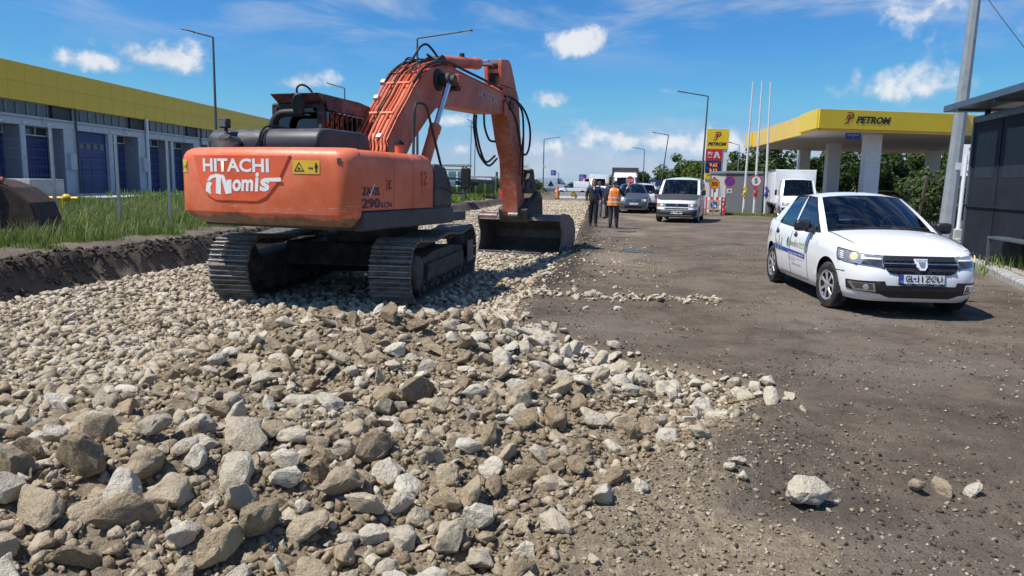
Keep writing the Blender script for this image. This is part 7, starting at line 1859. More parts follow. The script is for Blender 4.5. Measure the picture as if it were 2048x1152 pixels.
def build_pavement():
    # kerb line bends away from the road at the bus bay
    K=[Vector(p) for p in ((6.6,7.6,0),(7.45,9.7,0),(8.25,11.7,0),(9.0,13.6,0),(9.75,15.4,0),(10.6,17.4,0),(11.6,19.8,0),(12.8,22.6,0),(14.4,26.5,0))]
    M_pv=mat('worn_pavement',(.36,.325,.275),.85,var=.16,scale=2.2,bmp=.25,bscale=30,dirt=(.20,.17,.14),dscale=1.6,damt=.5); M_kb=mat('old_kerb_concrete',(.38,.375,.36),.85,var=.16,scale=6,bmp=.4,bscale=30,dirt=(.22,.20,.18),dscale=5,damt=.5)
    root=thing('tmp',None,None); bpy.data.objects.remove(root)
    # walk on a resampled line
    P=[]
    for a,c in zip(K[:-1],K[1:]):
        n=max(1,int(round((c-a).length/1.0)))
        for i in range(n): P.append(a.lerp(c,i/n))
    P.append(K[-1])
    pv=MB()
    for i in range(len(P)-1):
        a,c=P[i],P[i+1]; d=(c-a).normalized(); n=Vector((d.y,-d.x,0))
        q=[a+n*.18,c+n*.18,c+n*14,a+n*14]; pv.add([(v.x,v.y,.118+.01*sin(i*2.1)) for v in q],[(0,1,2,3)])
        # one kerb stone
    o=pv.build('pavement',M_pv,None,smooth=0); tag(o,kind='structure')
    kb=None
    for i in range(len(P)-1):
        a,c=P[i],P[i+1]; d=(c-a); b=MB(); b.prism([(0,-.2),(0,.10),(.035,.135),(.19,.14),(.19,-.2)],.008,d.length-.008,'y')
        k=b.build('kerb_stone',M_kb,o,bevel=.012); k.location=a+Vector((0,0,RNG.normal(0,.006))); k.rotation_euler=(RNG.normal(0,.006),RNG.normal(0,.02),atan2(-d.x,d.y))
    # fallen slabs and slab joints near the kerb
    for i in range(2,9):
        for j in range(3):
            a,c=P[i],P[i+1]; d=(c-a).normalized(); n=Vector((d.y,-d.x,0)); cx=a+d*.5+n*(.55+.62*j)
            b=MB(); b.box((0,0,0),(.60,.97,.05)); k=b.build('paving_slab',M_pv,o,bevel=.008); k.location=cx+Vector((0,0,.118+abs(RNG.normal(0,.006)))); k.rotation_euler=(RNG.normal(0,.008),RNG.normal(0,.01),atan2(-d.x,d.y))
build_pavement()
# service sign behind the shelter
t=thing('service_sign','white notice board with dark lettering between the thick steel pole and the shelter','sign',(16.05,27,0),-.3)
b=MB(); b.box((.75,0,2.68),(1.5,.06,1.12)); q=b.build('board',M_swhite,t); 
for x in (.1,1.4):
    b=MB(); b.cyl((x,.05,0),(x,.05,3.2),.035); b.build('post',M_galv,t)
F=planar((0,-.034,0),(1,0,0),(0,0,1))
text_on('lettering','STAȚIE',lambda u,v:F(.20+u,2.98+v),M_petb,q,w=1.0,h=.15,bold=.02); text_on('lettering','Tehnică',lambda u,v:F(.24+u,2.76+v),M_petb,q,w=.95,h=.14,bold=.01); text_on('lettering','S.C. AUTO',lambda u,v:F(.16+u,2.56+v),M_sblue,q,w=.9,h=.11); text_on('lettering','AJUTOR',lambda u,v:F(.12+u,2.18+v),M_petb,q,w=1.1,h=.12,bold=.01)
# advertising trailer board "AM DESCHIS"
t=thing('banner_board','navy banner board reading AM DESCHIS above the queue of cars','sign',(13.0,72,0),-.15)
b=MB(); b.box((1.25,0,1.40),(2.6,.12,1.35)); q=b.build('board',mat('banner_navy',(.02,.045,.13),.5,var=.08),t)
for x in (.1,2.4):
    b=MB(); b.cyl((x,.1,0),(x,.1,1.9),.05); b.build('post',M_galv,t)
F=planar((0,-.065,0),(1,0,0),(0,0,1)); text_on('lettering','AM',lambda u,v:F(.10+u,1.62+v),M_swhite,q,w=.50,h=.28,bold=.03); text_on('lettering','DESCHIS',lambda u,v:F(.10+u,1.18+v),M_swhite,q,w=1.65,h=.30,bold=.03)
# ---------------------------------------------------------------- far left : stop shelters, bridge, signs, barriers
def stop(label,x,y,z,w,h,dep):
    t=thing('glass_shelter',label,'shelter',(x,y,z),-.1)
    for a in (0,w):
        for c in (0,dep):
            b=MB(); b.box((a,c,h/2),(.10,.10,h)); b.build('post',M_dgalv,t)
    b=MB(); b.box((w/2,dep*.5,h+.06),(w+.7,dep+.8,.14)); b.build('roof',mat('pale_shelter_roof',(.42,.43,.45),.5),t,bevel=.02)
    b=MB(); b.box((w/2,dep*.45,h-.25),(w+.1,dep*.9,.06)); b.build('frame',M_dgalv,t)
    for k in range(3):
        b=MB(); b.box((w*(k+.5)/3,dep,h*.5),(w/3-.1,.02,h*.7)); b.build('pane',MATS['car_glass'],t)
    b=MB(); b.box((w*.5,dep*.6,.45),(w*.7,.35,.06)); b.build('bench',M_dgalv,t)
    return t
stop('glazed bus stop with a flat pale roof, partly behind the excavator tool box',-5.3,50,.42,1.9,2.2,1.3)
stop('longer glazed shelter further along the verge by the man on the grass',-4.4,66,.30,2.5,1.7,1.4)
br=thing('road_bridge','long grey road bridge crossing in the distance behind the excavator arm','bridge',(0,0,0))
A,Bv=Vector((-40,150,4.4)),Vector((26,300,.9)); d=(Bv-A).normalized(); up=Vector((0,0,1))
ang=Matrix(((d.x,-d.y,0),(d.y,d.x,0),(0,0,1)))
b=MB(); b.prism([(A.x,A.y),(Bv.x,Bv.y),(Bv.x+1,Bv.y+9),(A.x-9,A.y+1)],0,.9,'z')
for i,v in enumerate(b.v):
    k=(Vector((v[0],v[1],0))-Vector((A.x,A.y,0))).dot(Vector((d.x,d.y,0)).normalized())/ (Bv.xy-A.xy).length; b.v[i]=(v[0],v[1],v[2]+lerp(A.z-1.5,Bv.z-1.2,k))
b.build('deck',mat('bridge_concrete',(.24,.26,.29),.8,var=.1,scale=.3),br)
for k in range(26):
    q=A.lerp(Bv,k/25)+Vector((0,0,-.2)); b=MB(); b.box(q,(.08,.08,.9)); b.build('railing_post',M_dgalv,br)
b=MB(); b.cyl(A+Vector((0,0,.2)),Bv+Vector((0,0,.2)),.06,None,6); b.build('railing',M_dgalv,br)
for k in (.08,.28,.46):
    q=A.lerp(Bv,k); b=MB(); b.box((q.x-1.5,q.y+3,(q.z-1)/2),(1.2,1.2,q.z-1.2)); b.build('pier',MATS['bridge_concrete'],br)
def gantry(label,x,y,z,w,h,poleH,side):
    t=thing('direction_sign',label,'road sign',(x,y,0),-.1)
    b=MB(); b.box((0,0,z),(w,.08,h)); q=b.build('board',M_sblue,t)
    b=MB(); b.box((0,.03,z),(w+.12,.06,h+.12)); b.build('board_rim',M_swhite,t)
    F=planar((-w/2,-.045,z-h/2),(1,0,0),(0,0,1))
    for k in range(4): flat_on('text_line',[[(w*.15,h*(.2+.19*k)),(w*(.55+.1*(k%3)),h*(.2+.19*k)),(w*(.55+.1*(k%3)),h*(.25+.19*k)),(w*.15,h*(.25+.19*k))]],F,M_swhite,q)
    b=MB(); b.tube([(w/2,.1,z),(side,.1,z),(side,.1,0)],.10,6); b.build('mast',M_galv,t)
gantry('small blue direction sign on a mast, left of the other blue sign',9.45,180,4.1,1.15,1.2,4,1.25)
gantry('larger blue direction sign just left of the man in dark clothes',12.85,140,2.6,1.3,1.45,3,1.05)
t=thing('warning_sign','triangular warning sign seen from its dark back by the grey panel van','road sign',(4.95,100,-.05)); b=MB(); b.cyl((0,.05,0),(0,.05,1.5),.03); b.build('post',M_galv,t); b=MB(); b.prism([(-.45,1.25),(.45,1.25),(0,2.03)],-.01,.02,'y'); b.build('triangle',M_blk,t)
t=thing('white_sign','small white sign board on a post right of the excavator arm','road sign',(.92,60,.0)); b=MB(); b.cyl((0,.04,0),(0,.04,3.0),.035); b.build('post',M_galv,t); b=MB(); b.box((.02,0,2.85),(.56,.04,.46)); q=b.build('board',M_swhite,t); text_on('lettering','4 M',planar((-.18,-.024,2.8),(1,0,0),(0,0,1)),M_blk,q,w=.3,h=.12)
M_hz=mat('hazard_yellow',(.75,.55,.03),.5)
def jersey(label,x,y):
    t=thing('concrete_barrier',label,'barrier',(x,y,.0),-.1,'concrete barriers closing the lane')
    b=MB(); b.prism([(-.25,0),(-.25,.12),(-.10,.30),(-.08,.72),(.08,.72),(.10,.30),(.25,.12),(.25,0)],-.8,.8,'x'); 
    o=b.build('block',M_conc,t)
    b=MB(); b.box((.55,-.0,.38),(.42,.30,.70)); q=b.build('hazard_panel',M_hz,t)
    for k in range(3): flat_on('hazard_stripe',[[(.36,.10+.22*k),(.74,.22+.22*k),(.74,.32+.22*k),(.36,.20+.22*k)]],planar((0,-.153,0),(1,0,0),(0,0,1)),M_blk,q)
jersey('concrete barrier with hazard stripes below the front of the small white van',5.55,77); jersey('concrete barrier with hazard stripes next to the man in dark clothes',7.15,77)
t=thing('traffic_post','orange traffic delineator before the small white van','delineator',(4.55,77.5,0)); b=MB(); b.tube([(0,0,0),(0,0,1.25)],[.16,.12],8); b.build('post',mat('cone_orange',(.85,.25,.03),.5),t); b=MB(); b.box((0,0,.03),(.45,.45,.07)); b.build('foot',M_hose,t)
for k,(x,y) in enumerate(((-.55,68),(-1.0,70))):
    t=thing('plastic_barrier','red plastic barrier by the wooden poles'+(' nearer the arm' if k==0 else ' further left'),'barrier',(x,y,.1)); b=MB(); b.prism([(-.25,0),(-.18,.3),(-.08,.8),(.08,.8),(.18,.3),(.25,0)],-.35,.35,'x'); b.build('shell',M_sred,t,bevel=.03); b=MB(); b.box((0,-.02,.5),(.5,.22,.14)); b.build('band',M_swhite,t)
# ================================================================ people
M_skin=mat('skin',(.50,.27,.19),.55,var=.08,scale=20); M_hair_d=mat('dark_hair',(.03,.024,.02),.7,var=.3); M_hair_g=mat('greying_hair',(.10,.09,.085),.7,var=.3)
M_navyj=mat('navy_jacket',(.018,.021,.034),.75,var=.25,scale=10,bmp=.3,bscale=25); M_blackc=mat('black_trousers',(.014,.014,.016),.8,var=.25,scale=9,bmp=.2,bscale=20); M_jeans=mat('blue_jeans',(.07,.10,.17),.8,var=.2,scale=14,bmp=.2); M_bluej=mat('bright_blue_jacket',(.03,.09,.36),.7,var=.15,scale=9,bmp=.2)
M_shoe_=mat('black_shoe',(.012,.012,.012),.4); M_vest=mat('orange_hi_vis',(.90,.22,.02),.6,var=.08,scale=10,bmp=.15,bscale=18,emit=None); M_refl=mat('reflective_tape',(.62,.63,.62),.35,.2); M_grey_t=mat('dark_grey_trousers',(.035,.036,.042),.8,var=.2,scale=10,bmp=.2); M_shirt=mat('white_shirt',(.7,.7,.72),.7); M_camo=mat('camouflage_trousers',(.07,.08,.045),.8,var=.5,scale=9)
def skin_body(name,J,B,parent):
    """J: joint -> (pos, radius[,radius2]); B: list of (joint a, joint b, material index)"""
    bm=bmesh.new(); keys=list(J); vs={k:bm.verts.new(J[k][0]) for k in keys}
    for a,c,m in B: bm.edges.new((vs[a],vs[c]))
    me=bpy.data.meshes.new(name); bm.to_mesh(me); bm.free()
    o=bpy.data.objects.new(name,me); COL.objects.link(o)
    md=o.modifiers.new('skin','SKIN'); md.use_smooth_shade=True
    for i,k in enumerate(keys):
        r=J[k][1]; me.skin_vertices[0].data[i].radius=(r,r) if not isinstance(r,tuple) else r
        me.skin_vertices[0].data[i].use_root=(k=='pelvis')
    s=o.modifiers.new('sub','SUBSURF'); s.levels=2; s.render_levels=2
    bpy.context.view_layer.update(); dg=bpy.context.evaluated_depsgraph_get()
    m2=bpy.data.meshes.new_from_object(o.evaluated_get(dg)); bpy.data.objects.remove(o); m2.name=name
    return m2
def person(label,x,y,face,h,mats,pose,hair,extra=None,z=None):
    """face = compass direction the chest points to (degrees clockwise from +Y); mats = torso, legs; pose gives arm joints"""
    t=thing('person',label,'person',(x,y,ground_z(x,y) if z is None else z),-radians(face)); k=h/1.78
    J={'pelvis':((0,0,.97),(.185,.14)),'belly':((0,.0,1.10),(.185,.145)),'chest':((0,-.005,1.30),(.20,.14)),'neckb':((0,-.005,1.46),(.085,.075)),'neck':((0,.01,1.52),.058),'jaw':((0,.035,1.585),(.068,.078)),'skull':((0,.02,1.675),(.088,.105)),'crown':((0,.01,1.725),(.07,.085))}
    B=[('pelvis','belly',0),('belly','chest',0),('chest','neckb',0),('neckb','neck',3),('neck','jaw',3),('jaw','skull',3),('skull','crown',3)]
    st=pose.get('step',(.0,.0))
    for s,n in ((-1,'l'),(1,'r')):
        f=st[0] if s<0 else st[1]; sp=pose.get('spread',.09)
        J['hip'+n]=((s*.095,0,.90),.118); J['knee'+n]=((s*(sp+.0),.02+f*.5,.50),.090); J['calf'+n]=((s*(sp+.005),-.01+f*.8,.34),.082); J['ank'+n]=((s*(sp+.01),-.01+f,.10),.062); J['heel'+n]=((s*(sp+.015),.03+f,.05),(.045,.04)); J['toe'+n]=((s*(sp+.045),.19+f,.035),(.045,.03))
        B+=[('pelvis','hip'+n,1),('hip'+n,'knee'+n,1),('knee'+n,'calf'+n,1),('calf'+n,'ank'+n,1),('ank'+n,'heel'+n,2),('heel'+n,'toe'+n,2)]
        a=pose[n]
        J['sh'+n]=((s*.185,-.005,1.42),.082); J['elb'+n]=(a[0],.060); J['wri'+n]=(a[1],.036); 
        d=(Vector(a[1])-Vector(a[0])).normalized(); q=Vector(a[1])+d*.09; J['palm'+n]=(tuple(q),(.042,.022))
        B+=[('chest','sh'+n,0),('sh'+n,'elb'+n,0),('elb'+n,'wri'+n,0),('wri'+n,'palm'+n,3)]
    m2=skin_body('body',J,B,t)
    for mm in (mats[0],mats[1],M_shoe_,M_skin): m2.materials.append(mm)
    # cloth of each face follows the nearest bone
    segs=[(Vector(J[a][0]),Vector(J[c][0]),m) for a,c,m in B]
    for p in m2.polygons:
        c=p.center; best=9;bi=0
        for a,b_,m in segs:
            ab=b_-a; tt=max(0,min(1,(c-a).dot(ab)/max(ab.length_squared,1e-9))); dd=(c-(a+ab*tt)).length
            if dd<best: best=dd;bi=m
        if bi==3 and c.z<1.50 and abs(c.x)<.15: bi=0
        if bi==1 and c.z>1.0: bi=0
        p.material_index=bi
    o=link('body',m2,t); m2.shade_smooth()
    m2.transform(Matrix.Scale(k,4))
    S_=lambda p:Vector(p)*k
    # face: nose, eyes, mouth, ears
    b=MB(); b.tube([S_((0,.108,1.675)),S_((0,.132,1.645)),S_((0,.112,1.625))],[.008*k,.017*k,.010*k],8); b.build('nose',M_skin,o,smooth=60)
    for s in (-1,1):
        b=MB(); b.lathe([(0,-.012),(.010,-.008),(.013,0),(.010,.008),(0,.012)],10,'y',S_((s*.032,.104,1.668))); b.build('eye',M_blk,o)
        b=MB(); b.lathe([(0,-.014),(.016,-.010),(.024,.002),(.016,.012),(0,.014)],10,'x',S_((s*.083,.01,1.645))); b.build('ear',M_skin,o)
    b=MB(); b.box(S_((0,.110,1.598)),(.045*k,.012,.009)); b.build('mouth',mat('lips',(.30,.11,.09),.5),o)
    if hair:
        hm,lo=hair; b=MB(); V=[];F=[]
        def hf(u,v):
            a=2*pi*u; lo_=lerp(-.55,.62,((sin(a)+1)/2)**1.5); e=pi/2-v*(pi/2-lo_); r=Vector((.094*cos(e)*cos(a),.112*cos(e)*sin(a),.098*sin(e)))
            return S_((r.x,r.y+.008+.0,1.672+r.z))
        b.grid(hf,20,8); b.build('hair',hm,o,smooth=70)
    # hands: palm is part of the body; four fingers and a thumb of their own lengths
    for s,n in ((-1,'l'),(1,'r')):
        a=pose[n]; e,w=Vector(a[0]),Vector(a[1]); d=(w-e).normalized(); sd=Vector((0,1,0)) if abs(d.y)<.8 else Vector((1,0,0)); sd=(sd-d*sd.dot(d)).normalized(); nn=d.cross(sd)
        curl=pose.get('curl'+n,.35); base=w+d*.10
        for i,(off,ln) in enumerate(((-.030,.062),(-.010,.074),(.010,.070),(.030,.054))):
            p0=base+sd*off-d*.02; p1=p0+d*ln*.6+nn*curl*.02*(-s); p2=p1+(d*(1-curl)+nn*curl*(-s)).normalized()*ln*.55
            b=MB(); b.tube([S_(p0),S_(p1),S_(p2)],[.010*k,.009*k,.007*k],7); b.build('finger',M_skin,o,smooth=60)
        p0=w+d*.035+sd*.03; b=MB(); b.tube([S_(p0),S_(p0+sd*.03+d*.03),S_(p0+sd*.03+d*.062+nn*.01)],[.012*k,.011*k,.008*k],7); b.build('thumb',M_skin,o,smooth=60)
    return t,o,k
down=dict(l=((-.25,-.02,1.15),(-.25,.05,.92)),r=((.25,-.02,1.15),(.25,.05,.92)))
# man in dark clothes facing the camera
t,o,k=person('man in dark jacket and glasses standing at the edge of the stones, facing the camera',3.0,27.9,186,1.80,(M_navyj,M_blackc),dict(l=((-.27,-.04,1.17),(-.25,.08,.95)),r=((.27,-.04,1.17),(.25,.06,.93)),step=(.05,-.04)),(M_hair_d,0))
b=MB(); b.prism([(-.03*k,1.47*k),(.03*k,1.47*k),(.035*k,1.40*k),(0,1.33*k),(-.035*k,1.40*k)],.115*k,.13*k,'y'); b.build('shirt',M_shirt,o)
for s in (-1,1):
    b=MB(); b.lathe([(.016,0),(.022,.003),(.025,0),(.022,-.003),(.016,0)],12,'y',Vector((s*.033,.122,1.668))*k); b.build('glasses_rim',M_blk,o)
for z in (1.08,1.15,1.22,1.29,1.36):
    b=MB(); b.lathe([(.158+.02*(z-1.08),-.006),(.166+.02*(z-1.08),0),(.158+.02*(z-1.08),.006)],20,'z',(0,0,0)); q=b.build('quilt_seam',M_navyj,o); q.location=(0,-.004*k,z*k); q.scale=(1.06*k,.80*k,1)
# flagman in hi-vis vest, back to the camera, raising the stop paddle in his right hand
t,o,k=person('flagman in orange hi-vis vest seen from behind, raising a stop paddle',3.66,27.1,10,1.76,(M_blackc,M_grey_t),dict(l=((-.26,-.02,1.16),(-.22,.12,.96)),r=((.36,.08,1.20),(.44,.17,1.45)),step=(-.03,.05),curlr=.9,spread=.105),(M_hair_g,0))
def vest(u,v):
    a=2*pi*u; z=lerp(.84,1.475,v); rx=interp(z,[.84,1.0,1.2,1.38,1.44,1.475],[.245,.235,.23,.24,.215,.135]); ry=interp(z,[.84,1.0,1.2,1.38,1.44,1.475],[.195,.19,.18,.17,.135,.105])
    w=.012*sin(5*a)*(1-v)+.006*sin(9*a+3*v)
    if z>1.2 and abs(cos(a))>.8: rx*=.93
    return Vector(((rx+w)*cos(a),(ry+w)*sin(a)-.002,z))*k
b=MB(); b.grid(vest,40,18); vo=b.build('vest',M_vest,o,smooth=70)
for z0 in (.94,1.10):
    b=MB(); b.grid(lambda u,v:(lambda q:Vector((q.x*1.025,q.y*1.03,q.z)))(vest(u,(z0-.84)/.635+v*.055/.635)),40,2); b.build('reflective_band',M_refl,vo,smooth=70)
for s in (-1,1):
    b=MB(); b.grid(lambda u,v:(lambda q:Vector((q.x*1.02,q.y*1.05-.006,q.z)))(vest(.75+s*(.085+.018*(u-.5)),.5+v*.46)),2,8); b.build('reflective_band',M_refl,vo,smooth=70)
b=MB(); b.grid(lambda u,v:Vector((.10*cos(2*pi*u)*(1+.2*v),-.03+.085*sin(2*pi*u)*(1+.3*v),1.50-.05*v))*k,16,4); b.build('collar',M_vest,vo,smooth=70)
hand=t.matrix_basis@(Vector((.47,.21,1.53))*k)
p=thing('stop_paddle','round red stop paddle held up by the flagman','sign',hand,0)
b=MB(); b.tube([(-.06,0,-.22),(-.0,0,.0),(.05,0,.20)],.016,8); b.build('handle',M_swhite,p)
b=MB(); b.lathe([(0,-.008),(.155,-.008),(.155,.008),(0,.008)],30,'y',(.075,0,.235)); d=b.build('disc',M_sred,p)
f=lambda u,v,o_=.011:Vector((.075+u,-o_,.235+v))
flat_on('white_rim',ring_polys(0,0,.142,.155,30),f,M_swhite,d)['kind']='stuff'
text_on('lettering','STOP',lambda u,v:f(-.115+u,-.042+v-.10*u+.01,.012),M_swhite,d,w=.23,h=.088,bold=.03)
# two men further back
person('man in bright blue jacket and jeans half hidden behind the man in dark clothes',4.15,36.2,10,1.72,(M_bluej,M_jeans),dict(down,step=(.04,-.08)),(M_hair_g,0))
person('bald man in dark jacket standing behind the flagman',4.42,35.2,250,1.74,(M_navyj,M_blackc),dict(down,step=(.10,-.12)),None)
t,o,k=person('man in dark vest and camouflage trousers walking on the far grass verge',-4.05,73,170,1.74,(M_navyj,M_camo),dict(down,step=(.12,-.10)),(M_hair_d,0))
# ================================================================ plants
def leafmat(name,a,b_,trans=.35):
    if name in MATS: return MATS[name]
    m=bpy.data.materials.new(name); m.use_nodes=True; nt=m.node_tree; nt.nodes.clear()
    o=nt.nodes.new('ShaderNodeOutputMaterial'); d=nt.nodes.new('ShaderNodeBsdfPrincipled'); tr=nt.nodes.new('ShaderNodeBsdfTranslucent'); mx=nt.nodes.new('ShaderNodeMixShader'); mx.inputs[0].default_value=trans
    c=mixc(nt,attr(nt,'tint'),a,b_); nt.links.new(c,d.inputs['Base Color']); d.inputs['Roughness'].default_value=.55; d.inputs['Specular IOR Level'].default_value=.3
    c2=mixc(nt,.5,c,(.10,.14,.01)); nt.links.new(c2,tr.inputs[0]); nt.links.new(d.outputs[0],mx.inputs[1]); nt.links.new(tr.outputs[0],mx.inputs[2]); nt.links.new(mx.outputs[0],o.inputs[0])
    MATS[name]=m; return m
def np_mesh(name,V,F,tint,m,k):
    me=bpy.data.meshes.new(name); me.vertices.add(len(V)); me.vertices.foreach_set('co',V.astype(np.float32).ravel()); n=len(F)
    me.loops.add(n*k); me.loops.foreach_set('vertex_index',F.astype(np.int32).ravel()); me.polygons.add(n); me.polygons.foreach_set('loop_start',np.arange(n,dtype=np.int32)*k); me.update(calc_edges=True)
    a=me.attributes.new('tint','FLOAT','POINT'); a.data.foreach_set('value',tint.astype(np.float32)); me.materials.append(m); return me
def crown_mesh(seed,n,m,leaf=.17,nclump=34,flat=.8,col=0):
    """leaf faces spread in clumps inside a unit crown (about -1..1, base at z 0)"""
    rs=np.random.default_rng(seed); c=rs.normal(size=(nclump,3)); c/=np.linalg.norm(c,axis=1)[:,None]; c*=rs.uniform(.25,.95,nclump)[:,None]**.6; c[:,2]*=flat; c[:,2]+=.15*rs.normal(size=nclump)
    r=rs.uniform(.20,.42,nclump); w=rs.integers(0,nclump,n); d=rs.normal(size=(n,3)); d/=np.linalg.norm(d,axis=1)[:,None]; P=c[w]+d*(r[w]*rs.uniform(.55,1.05,n))[:,None]
    P[:,2]=P[:,2]+1.0*flat
    nrm=d+rs.normal(size=(n,3))*.55+np.array([0,0,.35]); nrm/=np.linalg.norm(nrm,axis=1)[:,None]
    t=np.cross(nrm,rs.normal(size=(n,3))); t/=np.linalg.norm(t,axis=1)[:,None]; b=np.cross(nrm,t); s=leaf*rs.uniform(.5,1.25,n)[:,None]
    V=np.stack([P-t*s,P-b*s*.55,P+t*s,P+b*s*.55],1).reshape(-1,3); F=np.arange(4*n).reshape(n,4); ct=rs.uniform(0,1,nclump)
    tint=np.clip(.6*ct[w]+.4*rs.random(n),0,1); return np_mesh('crown',V,F,np.repeat(tint,4),m,4)
M_leaf=[leafmat('leaf_mid',(.035,.065,.014),(.085,.135,.030)),leafmat('leaf_dark',(.020,.042,.012),(.052,.090,.024)),leafmat('leaf_bright',(.06,.10,.018),(.13,.18,.035))]
M_bark=mat('bark',(.085,.065,.05),.9,var=.3,scale=8,bmp=.4)
CR=[crown_mesh(1,4200,M_leaf[0],.085,40),crown_mesh(2,4200,M_leaf[1],.085,44),crown_mesh(3,4200,M_leaf[2],.085,38),crown_mesh(4,4200,M_leaf[1],.085,40,.9),crown_mesh(5,4200,M_leaf[0],.085,46,.9)]
def tree(label,x,y,h,w,v,trunk=.3,group=None,z=0):
    t=thing('tree',label,'tree',(x,y,z),RNG.uniform(0,6),group); c=link('crown',CR[v],t); ch=h*(1-trunk*.55); c.scale=(w/2,w/2*RNG.uniform(.85,1.1),ch/2/.85); c.location=(0,0,h*trunk*.5)
    b=MB(); b.tube([(0,0,-.2),(.03*h*.2,0,h*.25),(.0,.02*h,h*.55),(0,0,h*.8)],[h*.03,h*.024,h*.015,h*.005],8)
    for i in range(5):
        a=i*1.3; b.tube([(0,0,h*(.3+.06*i)),(cos(a)*w*.18,sin(a)*w*.18,h*(.42+.07*i)),(cos(a)*w*.34,sin(a)*w*.34,h*(.5+.08*i))],[h*.012,h*.008,h*.003],6)
    b.build('trunk',M_bark,t); return t
G='trees behind the filling station'
for i,(x,y,h,w,v,lb) in enumerate(((20.5,78,4.6,5.0,2,'bright green bushy tree just right of the price sign'),(23.0,74,5.0,5.6,0,'green tree behind the flagpoles, left end of the row behind the station'),(26.5,76,5.6,6.0,3,'dark green tree seen left of the far left canopy pillar'),(30.0,73,5.4,6.0,1,'dark tree seen between the two left canopy pillars'),(33.5,77,6.0,6.4,4,'tree directly behind the second canopy pillar'),(36.6,74,5.6,6.0,1,'darkest tree, left of the front canopy pillar'),(40.0,78,6.0,6.2,0,'tree behind the front canopy pillar'),(43.6,75,5.4,5.8,4,'tree right of the front canopy pillar'),(47.0,79,5.6,6.0,2,'bright tree seen behind the fuel pump'),(50.5,76,5.8,6.2,0,'tree seen left of the thick steel pole'),(54.5,80,6.2,6.6,3,'tree behind the thick steel pole'),(59,80,6,6.5,1,'tree behind the shelter roof'))):
    tree(lb,x,y,h,w,v,.22,G)
for i,(x,y,h,w,v,lb) in enumerate(((31.5,132,6.6,9,2,'broad pale green tree over the roof of the passenger van'),(26.6,128,4.8,6.5,0,'low round tree left of the broad pale green one'),(36.5,140,6.0,8,4,'tree between the broad pale green one and the price sign'),(25.0,150,4.6,6,1,'dark tree right of the grey headed truck'),(22.2,160,4.2,5,1,'small dark tree just behind the grey headed truck'))):
    tree(lb,x,y,h,w,v,.18,'trees beyond the queue')
for i,(x,y,h,w,lb) in enumerate(((-1.2,95,2.2,3.0,'small bush left of the excavator arm by the poles'),(2.3,100,2.2,3.0,'pale bush between the excavator arm and the grey panel van'),(.6,120,2.0,3.4,'low bush behind the excavator arm'))):
    tree(lb,x,y,h,w,2,.05,'bushes on the far verge',.1)
# climbing bush by the steel pole: larger leaves, a leaning timber frame behind
BL=crown_mesh(11,3600,leafmat('leaf_bush',(.045,.075,.022),(.12,.17,.055)),.085,40,1.0)
for i,(x,y,sx,sy,h,lb) in enumerate(((15.9,28.3,1.5,1.0,2.55,'leafy climbing bush left of the thick steel pole'),(17.1,28.6,1.2,1.0,2.9,'leafy bush right behind the thick steel pole'),(19.0,30,1.6,1.0,3.0,'leafy bush behind the notice board'))):
    t=thing('bush',lb,'bush',(x,y,.05)); c=link('foliage',BL,t); c.scale=(sx*.75,sy,h/2.0); c.rotation_euler=(0,0,i*2.0); b=MB()
    for k in range(5): b.tube([(.1*k-.2,0,0),(.16*k-.3,.1*(k%2),h*.5),(.3*k-.6,0,h*.8)],[.03,.02,.008],5)
    b.build('stems',M_bark,t)['kind']='stuff'
t=thing('timber_frame','leaning grey timber post and rail in the bush','fence',(15.1,27.6,.05)); b=MB(); b.box((0,0,1.0),(.09,.09,2.1),Matrix.Rotation(.12,3,'Y')); b.build('post',MATS['old_wood'],t); b=MB(); b.box((.55,.05,1.95),(1.1,.05,.12),Matrix.Rotation(-.1,3,'Y')); b.build('rail',MATS['old_wood'],t)
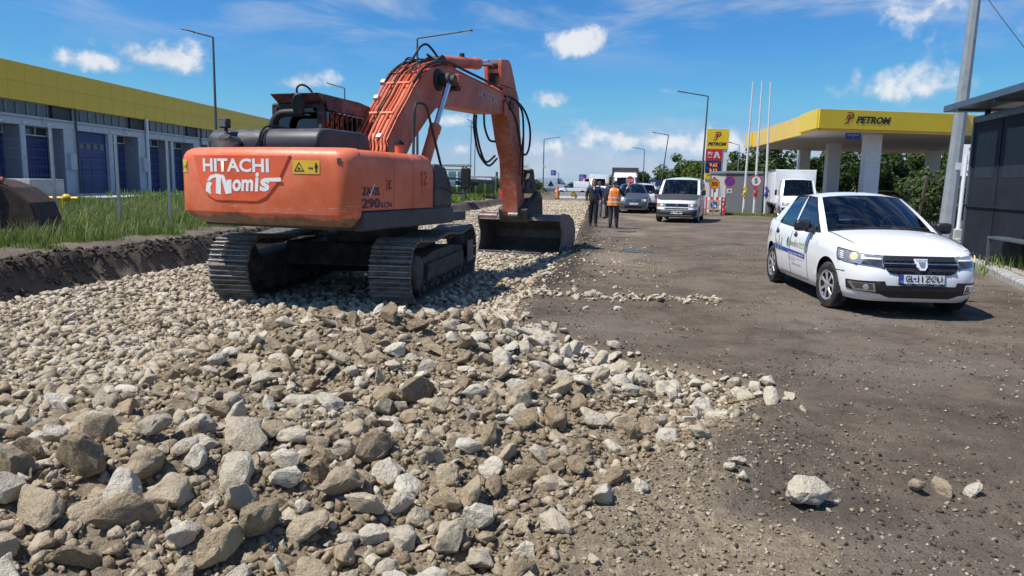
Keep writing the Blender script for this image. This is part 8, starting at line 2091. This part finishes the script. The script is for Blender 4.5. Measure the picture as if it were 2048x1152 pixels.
# ---------------------------------------------------------------- grass
def grass(name,label,xy,h,seed,m,wid=.010,lean=.45,seg=3):
    rs=np.random.default_rng(seed); n=len(xy); z=fields(xy[:,0],xy[:,1])[0]-.02; a=rs.uniform(0,2*pi,n); L=lean*rs.random(n)*h; wa=a+pi/2; wd=wid*rs.uniform(.7,1.5,n)
    V=[];lv=[0,.45,.8,1.0]
    dx=np.cos(a);dy=np.sin(a); wx=np.cos(wa)*wd; wy=np.sin(wa)*wd
    for i,t in enumerate(lv):
        px=xy[:,0]+dx*L*t*t; py=xy[:,1]+dy*L*t*t; pz=z+h*t*(1-.25*t*(L/np.maximum(h,1e-3))); w=(1-t)**.6
        V.append(np.stack([px-wx*w,py-wy*w,pz],1)); 
        if i<3: V.append(np.stack([px+wx*w,py+wy*w,pz],1))
    V=np.stack(V,1).reshape(-1,3); b=(np.arange(n)*7)[:,None]
    F=np.concatenate([np.stack([b+0,b+1,b+3],2).reshape(-1,3),np.stack([b+0,b+3,b+2],2).reshape(-1,3),np.stack([b+2,b+3,b+5],2).reshape(-1,3),np.stack([b+2,b+5,b+4],2).reshape(-1,3),np.stack([b+4,b+5,b+6],2).reshape(-1,3)])
    cl=np.clip(.5+.5*fbm(xy[:,0],xy[:,1],.5,3,91)+.34*rs.normal(size=n),0,1)
    o=link(name,np_mesh(name,V,F,np.repeat(cl,7),m,3)); tag(o,label,kind='stuff'); return o
M_grass=leafmat('grass_blade',(.10,.19,.022),(.30,.38,.09),.40); M_gtip=leafmat('grass_seed',(.16,.19,.07),(.34,.34,.17),.3)
def grass_points(n,r0,r1,s0,s1,rs,pw=1.6):
    r=r0+(r1-r0)*rs.random(n)**pw; s=lerp(s0,s1,rs.random(n)**1.25); xy=np.stack([s*C8+r*S8,-s*S8+r*C8],1); f=fields(xy[:,0],xy[:,1])[1]['grass']
    dn=np.clip(.55+.8*fbm(xy[:,0],xy[:,1],.7,3,61),.08,1); k=(rs.random(n)<f*dn); return xy[k],r[k],s[k]
rs=np.random.default_rng(3)
xy,r,s=grass_points(95000,7,34,-10.9,-23,rs)
clump=np.clip(.5+.9*fbm(xy[:,0],xy[:,1],.8,3,71),.0,1.2); edge=sstep(-s,11.0,13.0)
grass('tall_grass','tall weedy grass on the left verge',xy,(.10+.23*clump*edge+.09*rs.random(len(xy)))*(1),5,M_grass,.011)
xy,r,s=grass_points(16000,7,30,-11.3,-20,rs); grass('seed_heads','pale seed heads standing in the weedy grass',xy,.34+.26*rs.random(len(xy)),6,M_gtip,.006,.8)
xy,r,s=grass_points(45000,32,115,-11,-24,rs,1.0); grass('far_grass','grass on the far part of the verge',xy,.20+.35*rs.random(len(xy)),7,M_grass,.035)
n=3800; xy=np.stack([rs.uniform(11.9,14.9,n),41.5+rs.random(n)*1.6],1); xy[:,1]-= (xy[:,0]-12)*.35; grass('weeds','low weeds at the foot of the hut and flagpoles',xy,.05+.16*rs.random(n)**2,8,M_grass,.02)
n=500; xy=np.stack([rs.normal(9.95,.35,n),rs.normal(14.2,.5,n)],1); grass('weeds','weeds growing round the bench on the pavement',xy,.12+.35*rs.random(n)**1.5+.1,9,M_grass,.012,.9)
